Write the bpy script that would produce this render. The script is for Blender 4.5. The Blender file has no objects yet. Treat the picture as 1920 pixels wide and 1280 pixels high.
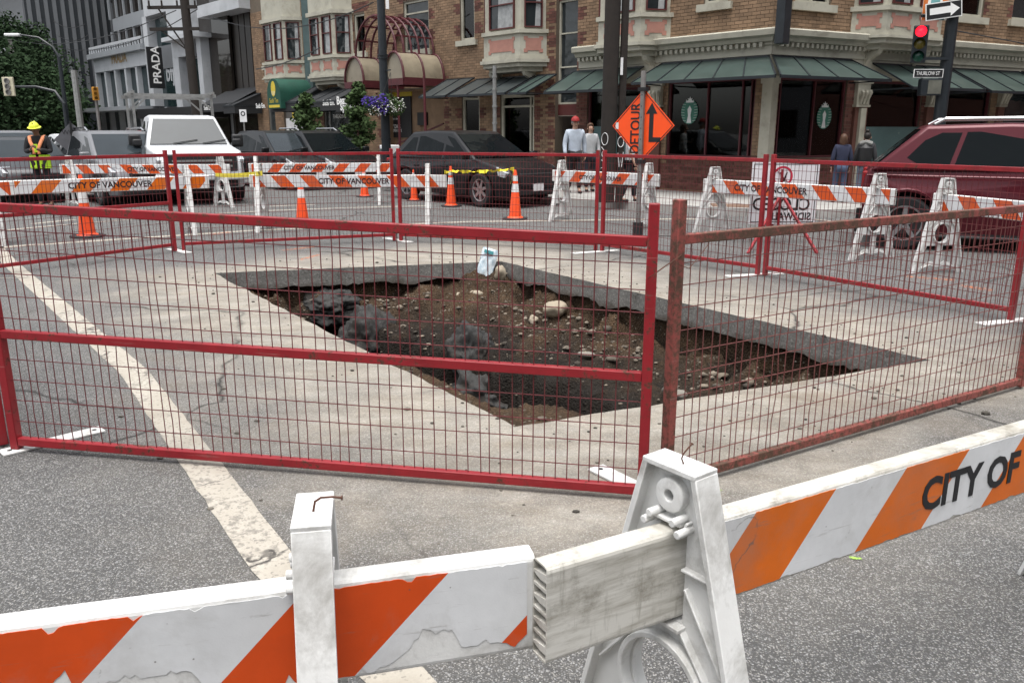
import bpy, bmesh, math, random
import numpy as np
from mathutils import Vector, Matrix, noise
from mathutils.geometry import delaunay_2d_cdt
R = math.radians
random.seed(7)
C = bpy.context.scene.collection
sc = bpy.context.scene
# ------------------------------------------------------------------ camera, sky, sun, exposure
FPX, PITCH, EYE = 1530.0, R(14.49), 1.6
cam = bpy.data.objects.new('camera', bpy.data.cameras.new('camera'))
C.objects.link(cam)
cam.location = (0, 0, EYE)
cam.rotation_euler = (R(90) - PITCH, 0, 0)
cam.data.sensor_width = 36
cam.data.lens = 36 * FPX / 1920
cam.data.clip_start = 0.05
cam.data.clip_end = 3000
sc.camera = cam
SUN_EL, SUN_AZ = R(77), R(190)            # azimuth clockwise from +Y
w = bpy.data.worlds.new('World'); sc.world = w; w.use_nodes = True
nt = w.node_tree; bg = nt.nodes['Background']
sky = nt.nodes.new('ShaderNodeTexSky'); sky.sky_type = 'NISHITA'; sky.sun_disc = False
sky.sun_elevation = SUN_EL; sky.sun_rotation = SUN_AZ
sky.air_density = 1.0; sky.dust_density = 4.0; sky.ozone_density = 1.0
hs = nt.nodes.new('ShaderNodeHueSaturation'); hs.inputs['Saturation'].default_value = 0.22
nt.links.new(sky.outputs[0], hs.inputs['Color']); nt.links.new(hs.outputs[0], bg.inputs['Color'])
bg.inputs['Strength'].default_value = 0.13
sl = bpy.data.lights.new('sun', 'SUN'); sl.energy = 1.2; sl.angle = R(45); sl.color = (1.0, 0.97, 0.93)
so = bpy.data.objects.new('sun', sl); C.objects.link(so)
sd = Vector((math.sin(SUN_AZ) * math.cos(SUN_EL), math.cos(SUN_AZ) * math.cos(SUN_EL), math.sin(SUN_EL)))
so.rotation_euler = sd.to_track_quat('Z', 'Y').to_euler(); so.location = (0, 0, 60)
sc.view_settings.view_transform = 'Standard'; sc.view_settings.look = 'None'
sc.view_settings.exposure = 1.25; sc.view_settings.gamma = 1.0; sc.view_settings.use_curve_mapping = False
# ------------------------------------------------------------------ photo measuring: pixel -> point in the place
cp, sp = math.cos(PITCH), math.sin(PITCH)
def ray(px, py):
    a = (px - 960) / FPX; b = (py - 640) / FPX
    return Vector((a, cp - b * sp, -sp - b * cp))
def G(px, py, z=0.0):
    d = ray(px, py); t = (z - EYE) / d.z
    return Vector((d.x * t, d.y * t, z))
def at_dist(px, py, Y):
    d = ray(px, py); t = Y / d.y
    return Vector((d.x * t, Y, EYE + d.z * t))
# ------------------------------------------------------------------ mesh helpers
class MB:
    def __init__(s): s.v = []; s.f = []; s.m = []
    def add(s, vs, fs, mi=0):
        o = len(s.v); s.v.extend([tuple(x) for x in vs]); s.f.extend([tuple(i + o for i in f) for f in fs]); s.m.extend([mi] * len(fs))
        return s
    def box(s, c, d, M=None, mi=0, taper=None):
        hx, hy, hz = d[0] / 2, d[1] / 2, d[2] / 2
        vs = []
        for z in (-1, 1):
            k = taper if (taper and z > 0) else 1
            for x, y in ((-1, -1), (1, -1), (1, 1), (-1, 1)):
                p = Vector((x * hx * k, y * hy * k, z * hz))
                if M is not None: p = M @ p
                vs.append(p + Vector(c))
        return s.add(vs, [(3, 2, 1, 0), (4, 5, 6, 7), (0, 1, 5, 4), (1, 2, 6, 5), (2, 3, 7, 6), (3, 0, 4, 7)], mi)
    def b2(s, a, b, mi=0):
        a = Vector(a); b = Vector(b)
        return s.box((a + b) / 2, [abs(b[i] - a[i]) for i in range(3)], None, mi)
    def bar(s, p, q, wd, ht, up=(0, 0, 1), mi=0):
        p = Vector(p); q = Vector(q); x = (q - p); L = x.length; x.normalize()
        u = Vector(up); y = u.cross(x)
        if y.length < 1e-4: y = Vector((0, 1, 0)).cross(x)
        y.normalize(); z = x.cross(y)
        M = Matrix((x, y, z)).transposed()
        return s.box((p + q) / 2, (L, wd, ht), M, mi)
    def tube(s, pts, r, n=8, cap=True, mi=0):
        pts = [Vector(p) for p in pts]; rs = r if isinstance(r, (list, tuple)) else [r] * len(pts)
        o = len(s.v); ref = None
        for i, p in enumerate(pts):
            t = (pts[min(i + 1, len(pts) - 1)] - pts[max(i - 1, 0)]).normalized()
            if ref is None:
                ref = t.orthogonal().normalized()
            ref = (ref - t * ref.dot(t)); ref = ref.normalized() if ref.length > 1e-5 else t.orthogonal().normalized()
            b = t.cross(ref)
            for k in range(n):
                a = 2 * math.pi * k / n
                s.v.append(tuple(p + (ref * math.cos(a) + b * math.sin(a)) * rs[i]))
        for i in range(len(pts) - 1):
            for k in range(n):
                k2 = (k + 1) % n
                s.f.append((o + i * n + k, o + i * n + k2, o + (i + 1) * n + k2, o + (i + 1) * n + k)); s.m.append(mi)
        if cap:
            s.f.append(tuple(o + k for k in reversed(range(n)))); s.m.append(mi)
            e = o + (len(pts) - 1) * n; s.f.append(tuple(e + k for k in range(n))); s.m.append(mi)
        return s
    def lathe(s, prof, n=16, M=None, mi=0):
        o = len(s.v)
        for r_, z in prof:
            for k in range(n):
                a = 2 * math.pi * k / n; p = Vector((r_ * math.cos(a), r_ * math.sin(a), z))
                s.v.append(tuple(M @ p if M is not None else p))
        for i in range(len(prof) - 1):
            for k in range(n):
                k2 = (k + 1) % n
                s.f.append((o + i * n + k, o + i * n + k2, o + (i + 1) * n + k2, o + (i + 1) * n + k)); s.m.append(mi)
        return s
    def prism(s, poly, w0, w1, fr, holes=(), mi=0):
        """2-D polygon (with holes) in the plane of frame fr=(origin,u,v,w), thick from w0 to w1"""
        O, U, V, W = [Vector(x) for x in fr]
        loops = [list(poly)] + [list(h) for h in holes]
        pts = []; edges = []
        for L in loops:
            b = len(pts); pts += [Vector(p) for p in L]; edges += [(b + i, b + (i + 1) % len(L)) for i in range(len(L))]
        ov, oe, of, _, _, _ = delaunay_2d_cdt([Vector((p[0], p[1])) for p in pts], edges, [], 0, 1e-6)
        def inside(p, L):
            c = False; j = len(L) - 1
            for i in range(len(L)):
                if (L[i][1] > p[1]) != (L[j][1] > p[1]) and p[0] < (L[j][0] - L[i][0]) * (p[1] - L[i][1]) / (L[j][1] - L[i][1]) + L[i][0]: c = not c
                j = i
            return c
        vs = [O + U * p.x + V * p.y + W * w0 for p in ov] + [O + U * p.x + V * p.y + W * w1 for p in ov]
        n = len(ov); fs = []; cnt = {}
        for f in of:
            c = sum((ov[i] for i in f), Vector((0, 0))) / len(f)
            if inside(c, loops[0]) and not any(inside(c, h) for h in loops[1:]):
                fs.append(tuple(n + i for i in f)); fs.append(tuple(reversed(f)))
                for i in range(len(f)):
                    e = (f[i], f[(i + 1) % len(f)]); cnt[e] = cnt.get(e, 0) + 1
        if abs(w1 - w0) > 1e-7:
            for (a, b) in list(cnt):
                if (b, a) not in cnt: fs.append((a, b, n + b, n + a))
        else: fs = [f for f in fs if f[0] >= n]
        return s.add(vs, fs, mi)
    def build(s, name, mat, parent=None, smooth=False, xf=None, bevel=0, seg=2, angle=40, kind=None, label=None):
        me = bpy.data.meshes.new(name)
        vs = [tuple(xf @ Vector(v)) for v in s.v] if xf is not None else s.v
        me.from_pydata(vs, [], s.f)
        mats = mat if isinstance(mat, (list, tuple)) else [mat]
        for m in mats: me.materials.append(m)
        if len(mats) > 1: me.polygons.foreach_set('material_index', s.m)
        me.update()
        o = bpy.data.objects.new(name, me); C.objects.link(o)
        if parent is not None: o.parent = parent
        if bevel:
            md = o.modifiers.new('bevel', 'BEVEL'); md.width = bevel; md.segments = seg; md.limit_method = 'ANGLE'; md.angle_limit = R(35); md.harden_normals = False
        if smooth:
            me.polygons.foreach_set('use_smooth', [True] * len(me.polygons))
            try: me.set_sharp_from_angle(angle=R(angle))
            except Exception: pass
        if kind: o['kind'] = kind
        if label: o['label'] = label
        return o
def tag(o, label=None, cat=None, group=None, kind=None):
    if label: o['label'] = label
    if cat: o['category'] = cat
    if group: o['group'] = group
    if kind: o['kind'] = kind
    return o
def thing(name, loc, rz=0, label=None, cat=None, group=None, rot=None):
    o = bpy.data.objects.new(name, None); C.objects.link(o); o.location = loc
    o.rotation_euler = rot if rot else (0, 0, rz); o.empty_display_size = .2
    return tag(o, label, cat, group)
def kids(o): return [c for c in bpy.data.objects if c.parent == o]
def copy_tree(o, parent=None, depth=0):
    c = o.copy(); C.objects.link(c)
    if parent is not None: c.parent = parent
    for ch in list(o.children): copy_tree(ch, c)
    return c
def share(o, loc, rot=(0, 0, 0), parent=None, scale=None, name=None):
    c = o.copy(); C.objects.link(c); c.location = loc; c.rotation_euler = rot
    if scale: c.scale = scale
    if parent is not None: c.parent = parent
    return c
def dirx(v): return math.atan2(v.y, v.x)
_txt = {}
def text_mesh(body, size, bold=0.0, mirror=False, sx=1.0, align='LEFT', depth=0.0008, space=1.0):
    k = (body, size, bold, mirror, sx, align)
    if k in _txt: return _txt[k]
    cu = bpy.data.curves.new('lettering', 'FONT'); cu.body = body; cu.size = size; cu.align_x = align; cu.offset = bold
    cu.extrude = depth; cu.resolution_u = 3; cu.space_character = space; cu.space_line = .95
    o = bpy.data.objects.new('lettering', cu); C.objects.link(o)
    dg = bpy.context.evaluated_depsgraph_get(); dg.update()
    me = bpy.data.meshes.new_from_object(o.evaluated_get(dg))
    bpy.data.objects.remove(o); bpy.data.curves.remove(cu)
    me.name = 'lettering'
    M = Matrix.Diagonal((-sx if mirror else sx, 1, 1, 1)); me.transform(M)
    if mirror: me.flip_normals()
    me.materials.clear()
    _txt[k] = me
    return me
def lettering(body, size, mat, parent, O, U, V, name='lettering', **kw):
    """flat lettering standing in the plane spanned by U (reading direction) and V (up)"""
    me = text_mesh(body, size, **kw)
    if me.materials and me.materials[0] != mat: me = me.copy(); me.materials.clear()
    if not me.materials: me.materials.append(mat)
    o = bpy.data.objects.new(name, me); C.objects.link(o)
    U = Vector(U).normalized(); V = Vector(V).normalized(); W = U.cross(V)
    M = Matrix((U, V, W)).transposed().to_4x4(); M.translation = Vector(O)
    if parent is not None: o.parent = parent
    o.matrix_local = M
    return o
# ------------------------------------------------------------------ materials
class N:
    def __init__(s, name):
        s.m = bpy.data.materials.new(name); s.m.use_nodes = True; s.t = s.m.node_tree
        s.b = s.t.nodes['Principled BSDF']
    def n(s, typ, **kw):
        x = s.t.nodes.new('ShaderNode' + typ)
        for k, v in kw.items(): setattr(x, k, v)
        return x
    def l(s, a, b): s.t.links.new(a, b)
    def coord(s, which='Object', scale=None, rot=None, loc=None):
        tc = s.n('TexCoord'); out = tc.outputs[which]
        if scale or rot or loc:
            mp = s.n('Mapping')
            if scale: mp.inputs['Scale'].default_value = scale if isinstance(scale, (tuple, list)) else (scale,) * 3
            if rot: mp.inputs['Rotation'].default_value = rot
            if loc: mp.inputs['Location'].default_value = loc
            s.l(out, mp.inputs['Vector']); out = mp.outputs[0]
        return out
    def noise(s, co, scale, detail=4, rough=.55, dist=0):
        x = s.n('TexNoise'); x.inputs['Scale'].default_value = scale; x.inputs['Detail'].default_value = detail
        x.inputs['Roughness'].default_value = rough; x.inputs['Distortion'].default_value = dist
        s.l(co, x.inputs['Vector']); return x.outputs[0]
    def vor(s, co, scale, feature='F1', out='Distance', rnd=1):
        x = s.n('TexVoronoi', feature=feature); x.inputs['Scale'].default_value = scale; x.inputs['Randomness'].default_value = rnd
        s.l(co, x.inputs['Vector']); return x.outputs[out]
    def ramp(s, fac, stops):
        x = s.n('ValToRGB'); e = x.color_ramp.elements
        while len(e) < len(stops): e.new(.5)
        for i, (p, c) in enumerate(stops):
            e[i].position = p; e[i].color = (c, c, c, 1) if isinstance(c, (int, float)) else (*c, 1)
        s.l(fac, x.inputs[0]); return x.outputs[0]
    def mix(s, fac, a, b, mode='MIX'):
        x = s.n('Mix', data_type='RGBA', blend_type=mode)
        for sock, v in ((x.inputs[0], fac), (x.inputs[6], a), (x.inputs[7], b)):
            if isinstance(v, (int, float)): sock.default_value = v if sock == x.inputs[0] else (v, v, v, 1)
            elif isinstance(v, tuple): sock.default_value = (*v, 1)
            else: s.l(v, sock)
        return x.outputs[2]
    def math(s, op, a, b=None, c=None, clamp=False):
        x = s.n('Math', operation=op); x.use_clamp = clamp
        for i, v in enumerate((a, b, c)):
            if v is None: continue
            if isinstance(v, (int, float)): x.inputs[i].default_value = v
            else: s.l(v, x.inputs[i])
        return x.outputs[0]
    def sep(s, co):
        x = s.n('SeparateXYZ'); s.l(co, x.inputs[0]); return x.outputs
    def bump(s, h, strength=.3, dist=.01):
        x = s.n('Bump'); x.inputs['Strength'].default_value = strength; x.inputs['Distance'].default_value = dist
        s.l(h, x.inputs['Height']); s.l(x.outputs[0], s.b.inputs['Normal']); return x
    def set(s, base=None, rough=None, metal=None, spec=None, coat=None):
        for nm, v in (('Base Color', base), ('Roughness', rough), ('Metallic', metal), ('Specular IOR Level', spec), ('Coat Weight', coat)):
            if v is None: continue
            if isinstance(v, (int, float)): s.b.inputs[nm].default_value = v
            elif isinstance(v, tuple): s.b.inputs[nm].default_value = (*v, 1)
            else: s.l(v, s.b.inputs[nm])
        return s.m
def mat(name, col, rough=.6, var=.18, scale=6, bump=0, bscale=60, metal=0, spec=.4, coat=None, dirt=None, damt=.5, dscale=3, island=False, space='Object'):
    g = N(name); co = g.coord(space)
    n1 = g.noise(co, scale, 5, .6)
    k = g.ramp(n1, [(.25, 1 - var), (.75, 1 + var)])
    c = g.mix(1, tuple(col), k, 'MULTIPLY')
    if island:
        ge = g.n('NewGeometry'); r_ = g.ramp(ge.outputs['Random Per Island'], [(0, 1 - island), (1, 1 + island)])
        c = g.mix(1, c, r_, 'MULTIPLY')
    if dirt:
        n2 = g.noise(co, dscale, 8, .68, .3)
        f = g.ramp(n2, [(.5 - .0, 0), (.72, damt)])
        c = g.mix(f, c, tuple(dirt))
    rr = g.math('MULTIPLY_ADD', n1, .16, rough - .08)
    g.set(base=c, rough=rr, metal=metal, spec=spec, coat=coat)
    if bump: g.bump(g.noise(co, bscale, 4), bump, .005)
    return g.m
# ------------------------------------------------------------------ shared materials
M = {}
M['white_plastic'] = mat('white_plastic', (.66, .66, .645), .5, .12, 5, .12, 90, dirt=(.16, .145, .12), damt=.75, dscale=6)
def grimy(name, col):
    g = N(name); co = g.coord('Object'); st_ = g.noise(g.coord('Object', (2.5, 2.5, 22)), 1.6, 7, .7, .2); n2 = g.noise(co, 14, 8, .72); vs = g.noise(g.coord('Object', (40, 40, 5)), 1.0, 6, .7)
    c = g.mix(g.ramp(st_, [(.42, 0), (.68, .75)]), col, (.20, .18, .135)); c = g.mix(g.ramp(n2, [(.52, 0), (.7, .6)]), c, (.13, .115, .085)); c = g.mix(g.ramp(vs, [(.56, 0), (.68, .45)]), c, (.17, .155, .12))
    g.set(base=c, rough=.55, spec=.35); g.bump(st_, .15, .002); return g.m
M['dirty_plastic'] = grimy('dirty_plastic', (.60, .585, .54))
def fence_paint(name, col, chip, lo, hi):
    g = N(name); co = g.coord('Object'); n1 = g.noise(co, 7, 6, .6); n2 = g.noise(co, 26, 9, .75, .2); n3 = g.noise(co, 2.2, 4, .6)
    c = g.mix(1, col, g.ramp(n1, [(.25, .78), (.75, 1.2)]), 'MULTIPLY')
    f = g.ramp(g.math('MULTIPLY_ADD', n3, .35, g.math('MULTIPLY', n2, .75)), [(lo, 0), (hi, 1)])
    c = g.mix(f, c, g.mix(g.noise(co, 60, 5), (.045, .022, .014), chip))
    c = g.mix(g.ramp(g.noise(g.coord('Object', (3, 60, 60)), 1, 5, .7), [(.62, 0), (.7, .5)]), c, (.36, .20, .18))
    g.set(base=c, rough=g.math('MULTIPLY_ADD', f, .4, .40), spec=.4); g.bump(f, -.3, .002); return g.m
M['fence_red'] = fence_paint('fence_red', (.255, .014, .020), (.11, .05, .03), .60, .66)
M['fence_rust'] = fence_paint('fence_rust', (.25, .060, .050), (.13, .075, .05), .50, .60)
M['fence_wire'] = mat('fence_wire', (.125, .018, .022), .5, .3, 5, dirt=(.10, .04, .03), damt=.6)
M['wire_rust'] = mat('wire_rust', (.16, .05, .045), .6, .3, 5, dirt=(.09, .05, .035), damt=.7)
M['plate_white'] = mat('plate_white', (.66, .66, .64), .45, .1, 6, dirt=(.22, .2, .17), damt=.6, dscale=9)
M['cone_orange'] = mat('cone_orange', (.85, .085, .018), .45, .12, 8, dirt=(.25, .05, .03), damt=.35, dscale=8)
M['cone_white'] = mat('cone_white', (.70, .70, .70), .35, .08, 9, dirt=(.3, .25, .2), damt=.3)
M['rubber'] = mat('rubber', (.018, .018, .019), .7, .3, 12)
M['black'] = mat('black', (.012, .012, .013), .5, .2, 9)
M['ink'] = mat('ink', (.014, .014, .016), .5, .1, 9)
M['white_paint'] = mat('white_paint', (.78, .78, .76), .5, .06, 8)
M['rust'] = mat('rust', (.09, .035, .02), .75, .3, 60)
M['galv'] = mat('galv', (.30, .30, .29), .45, .2, 10, metal=.7)
M['steel_grey'] = mat('steel_grey', (.22, .21, .20), .55, .2, 10, metal=.4, dirt=(.1, .07, .05), damt=.5)
M['wood_pole'] = mat('wood_pole', (.022, .017, .014), .85, .35, 6, .5, 30, dirt=(.02, .017, .015), damt=.7)
M['black_metal'] = mat('black_metal', (.016, .02, .024), .4, .2, 9)
M['concrete'] = mat('concrete', (.34, .33, .305), .85, .12, 4, .2, 50, dirt=(.17, .16, .14), damt=.5, dscale=2)
M['kerb'] = mat('kerb', (.36, .35, .33), .85, .14, 4, .25, 50, dirt=(.14, .13, .12), damt=.6, dscale=2)
def stripe_mat(name, col, slope, period=.431, ph=0.0, white=(.66, .67, .68), torn=0.0):
    g = N(name); co = g.coord('Object'); x, y, z = g.sep(co)
    s = g.math('MULTIPLY_ADD', z, -slope, x)
    fr = g.math('FRACT', g.math('MULTIPLY_ADD', s, 1 / period, ph))
    st = g.math('LESS_THAN', fr, .5)
    n1 = g.noise(co, 9, 6, .6); n2 = g.noise(co, 300, 2)
    c = g.mix(st, white, col)
    c = g.mix(1, c, g.ramp(n1, [(.3, .88), (.7, 1.06)]), 'MULTIPLY')
    sc_ = g.noise(g.coord('Object', (6, 40, 60)), 1.0, 6, .7, .4)
    c = g.mix(g.ramp(sc_, [(.60, 0), (.74, .6)]), c, (.17, .155, .13))
    gr = g.noise(co, 3.2, 7, .68, .5); c = g.mix(g.ramp(gr, [(.52, 0), (.75, .4)]), c, (.22, .20, .17))
    wv_ = g.n('VectorMath', operation='ADD'); g.l(co, wv_.inputs[0]); nz_ = g.n('TexNoise'); nz_.inputs['Scale'].default_value = 9; nz_.inputs['Detail'].default_value = 7; g.l(co, nz_.inputs['Vector']); sv_ = g.n('VectorMath', operation='SCALE'); g.l(nz_.outputs['Color'], sv_.inputs[0]); sv_.inputs[3].default_value = .14; g.l(sv_.outputs[0], wv_.inputs[1])
    c = g.mix(g.math('MULTIPLY', g.ramp(g.vor(wv_.outputs[0], 5, 'DISTANCE_TO_EDGE'), [(.004, .8), (.012, 0)]), g.ramp(gr, [(.60, 0), (.66, .9)])), c, (.11, .10, .09))
    spk = g.vor(co, 26, rnd=1)
    c = g.mix(g.ramp(spk, [(.03, .75), (.06, 0)]), c, (.10, .09, .08))
    g.set(base=c, rough=.38, spec=.45)
    g.bump(g.vor(co, 260), .08, .001)
    return g.m
RO, OR = (.62, .068, .004), (.66, .135, .003)
M['st_red'] = stripe_mat('striped_sheeting_red', RO, .97, .515, .252)
M['st_fwd'] = stripe_mat('striped_sheeting_orange', OR, .86, .488, .107)
M['st_wide'] = stripe_mat('striped_sheeting_wide', OR, .85, .52, .35)
M['st_fwd_red'] = stripe_mat('striped_sheeting_vermilion', (.62, .075, .012), .85, .47)
M['st_back'] = stripe_mat('striped_sheeting_back', (.62, .085, .012), -.85, .47, .1)
def asphalt(name, k=1.0):
    g = N(name); co = g.coord('Object')
    nb = g.mix(.5, g.noise(co, .35, 5, .6, .2), g.noise(g.coord('Object', (.35, 2.2, 1), (0, 0, R(40))), .9, 7, .62))
    cells = g.vor(co, 130, out='Color'); cx = g.sep(cells)
    dist = g.vor(co, 130)
    stone = g.ramp(cx[0], [(0, .050), (.45, .072), (.7, .11), (.9, .17), (1, .25)])
    edge = g.ramp(dist, [(.35, 1), (.62, .0)])
    c = g.mix(edge, (.056, .055, .053), stone)
    fine = g.sep(g.vor(co, 240, out='Color'))
    c = g.mix(g.math('MULTIPLY', g.ramp(fine[1], [(.8, 0), (.97, 1)]), .6), c, (.30, .29, .27))
    c = g.mix(1, c, g.ramp(nb, [(.3, .78 * k), (.7, 1.22 * k)]), 'MULTIPLY')
    return g, co, c, dist, nb
# ------------------------------------------------------------------ the pit and the road around it
HA, HB, HC, HD = G(400, 512), G(965, 800), G(1745, 675), G(940, 490)
ctr = (HA + HB + HC + HD) / 4
ang = math.atan2((HB - HA).y, (HB - HA).x)
g, co, c, dist, nb = asphalt('asphalt_road', 1.27)
mp = g.n('Mapping'); mp.vector_type = 'TEXTURE'
mp.inputs['Location'].default_value = ctr; mp.inputs['Rotation'].default_value = (0, 0, ang)
g.l(co, mp.inputs['Vector'])
ab = g.n('VectorMath', operation='ABSOLUTE'); g.l(mp.outputs[0], ab.inputs[0])
sb = g.n('VectorMath', operation='SUBTRACT'); g.l(ab.outputs[0], sb.inputs[0]); sb.inputs[1].default_value = (2.95, 1.6, 50)
mx = g.n('VectorMath', operation='MAXIMUM'); g.l(sb.outputs[0], mx.inputs[0]); mx.inputs[1].default_value = (0, 0, 0)
ln = g.n('VectorMath', operation='LENGTH'); g.l(mx.outputs[0], ln.inputs[0])
dn = g.noise(co, .9, 7, .62, .3); dn2 = g.noise(co, 2.6, 8, .7, .2); dn3 = g.noise(g.coord('Object', (1.6, 5, 1), (0, 0, -ang)), 1.3, 7, .65)
dd = g.math('MULTIPLY_ADD', g.math('SUBTRACT', dn, .5), -2.6, ln.outputs['Value'])
dust = g.ramp(g.math('MULTIPLY', dd, .4), [(.12, .78), (.34, .6), (.62, .12), (.8, 0)])
dust = g.math('MULTIPLY', dust, g.ramp(dn2, [(.25, .45), (.6, 1)]))
dc = g.mix(g.ramp(dn3, [(.3, 0), (.7, 1)]), (.235, .196, .148), (.415, .388, .335))
dc = g.mix(1, dc, g.ramp(g.sep(g.vor(co, 120, out='Color'))[0], [(0, .86), (.8, 1.05), (1, 1.28)]), 'MULTIPLY')
c = g.mix(dust, c, dc)
# brown tracked soil and fine cracks
soil = g.ramp(g.noise(co, .7, 8, .7, .5), [(.56, 0), (.72, .6)])
near = g.ramp(g.math('MULTIPLY', ln.outputs['Value'], .4), [(.0, 1), (.9, 0)])
c = g.mix(g.math('MULTIPLY', soil, near), c, (.12, .075, .04))
wv = g.n('VectorMath', operation='ADD'); g.l(co, wv.inputs[0])
nz = g.n('TexNoise'); nz.inputs['Scale'].default_value = 2.2; nz.inputs['Detail'].default_value = 6; g.l(co, nz.inputs['Vector'])
vs_ = g.n('VectorMath', operation='SCALE'); g.l(nz.outputs['Color'], vs_.inputs[0]); vs_.inputs[3].default_value = .3; g.l(vs_.outputs[0], wv.inputs[1])
ck = g.vor(wv.outputs[0], .33, 'DISTANCE_TO_EDGE')
ckm = g.math('MULTIPLY', g.ramp(ck, [(.0016, 1), (.0055, 0)]), g.ramp(g.noise(co, .5, 3), [(.46, 0), (.56, .95)]))
c = g.mix(ckm, c, (.012, .011, .010))
g.set(base=c, rough=.82, spec=.3)
hgt = g.math('SUBTRACT', g.math('MULTIPLY', g.ramp(dist, [(.1, 1), (.7, 0)]), g.math('SUBTRACT', 1.0, g.math('MULTIPLY', dust, .7))), ckm)
g.bump(hgt, .55, .006)
M['road'] = g.m
def ragged(a, b, n, amp, seed):
    rnd = random.Random(seed); d = (b - a); nrm = Vector((-d.y, d.x, 0)).normalized(); out = []
    for i in range(n):
        t = i / n; k = 0 if i == 0 else 1
        out.append(a + d * t + nrm * (k * amp * (noise.noise(Vector((t * n * .23, seed, 0))) + rnd.uniform(-.25, .25))))
    return out
hole = ragged(HA, HB, 56, .030, 1) + ragged(HB, HC, 40, .022, 2) + ragged(HC, HD, 90, .022, 3) + ragged(HD, HA, 50, .022, 4)
BIG = 700
rd = MB()
rd.prism([(-BIG, -40), (BIG, -40), (BIG, BIG), (-BIG, BIG)], 0, 0, ((0, 0, 0), (1, 0, 0), (0, 1, 0), (0, 0, 1)), [[(p.x, p.y) for p in hole]])
tag(rd.build('road', M['road']), kind='structure')
# cut slab edge round the pit, then soil wall
gs = N('cut_slab'); co = gs.coord('Object')
cs = gs.mix(gs.ramp(gs.noise(co, 2.4, 7, .65), [(.35, 0), (.7, 1)]), (.135, .130, .120), (.205, .200, .186))
cs = gs.mix(gs.ramp(gs.noise(co, 9, 8, .7), [(.55, 0), (.7, .8)]), cs, (.04, .034, .027))
sx_ = gs.sep(co); cs = gs.mix(gs.ramp(gs.math('MULTIPLY_ADD', gs.noise(co, 6, 6, .7), .16, sx_[2]), [(.0, .9), (.06, 0)]) if False else gs.ramp(gs.math('ADD', sx_[2], gs.math('MULTIPLY', gs.noise(co, 5, 7, .7), .20)), [(-.0, 0), (.005, 0)]), cs, cs)
ag_ = gs.sep(gs.vor(co, 70, out='Color')); cs = gs.mix(1, cs, gs.ramp(ag_[0], [(0, .75), (.8, 1.1), (1, 1.5)]), 'MULTIPLY')
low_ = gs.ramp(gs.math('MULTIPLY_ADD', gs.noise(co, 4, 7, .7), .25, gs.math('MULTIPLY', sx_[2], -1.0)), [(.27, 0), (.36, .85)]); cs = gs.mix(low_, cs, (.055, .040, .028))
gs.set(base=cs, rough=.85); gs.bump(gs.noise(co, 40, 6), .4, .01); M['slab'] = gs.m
gd = N('soil'); co = gd.coord('Object')
k1 = gd.noise(co, 3.2, 8, .65); k2 = gd.noise(co, 14, 8, .7)
cd = gd.mix(gd.ramp(k1, [(.3, 0), (.68, 1)]), (.032, .022, .015), (.108, .070, .042))
cd = gd.mix(gd.ramp(k2, [(.5, 0), (.75, .6)]), cd, (.035, .028, .022))
pb = gd.sep(gd.vor(co, 38, out='Color'))
cd = gd.mix(gd.math('MULTIPLY', gd.ramp(pb[0], [(.87, 0), (.9, 1)]), gd.ramp(gd.vor(co, 38), [(.3, .8), (.5, 0)])), cd, (.17, .15, .12))
cd = gd.mix(1, cd, gd.ramp(gd.vor(co, 60), [(0, 1.2), (.6, .7)]), 'MULTIPLY')
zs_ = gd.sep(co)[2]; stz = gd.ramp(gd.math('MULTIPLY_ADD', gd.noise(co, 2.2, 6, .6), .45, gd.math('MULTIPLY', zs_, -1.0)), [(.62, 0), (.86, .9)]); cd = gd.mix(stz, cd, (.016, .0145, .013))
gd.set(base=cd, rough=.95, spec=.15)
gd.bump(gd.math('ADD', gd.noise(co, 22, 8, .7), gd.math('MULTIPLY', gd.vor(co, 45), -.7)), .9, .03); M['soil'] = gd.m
def smooth(a, b, x):
    t = max(0, min(1, (x - a) / (b - a))); return t * t * (3 - 2 * t)
def bil(u, v): return HA.lerp(HD, u).lerp(HB.lerp(HC, u), v)
LW = (HD - HA).length
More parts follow.
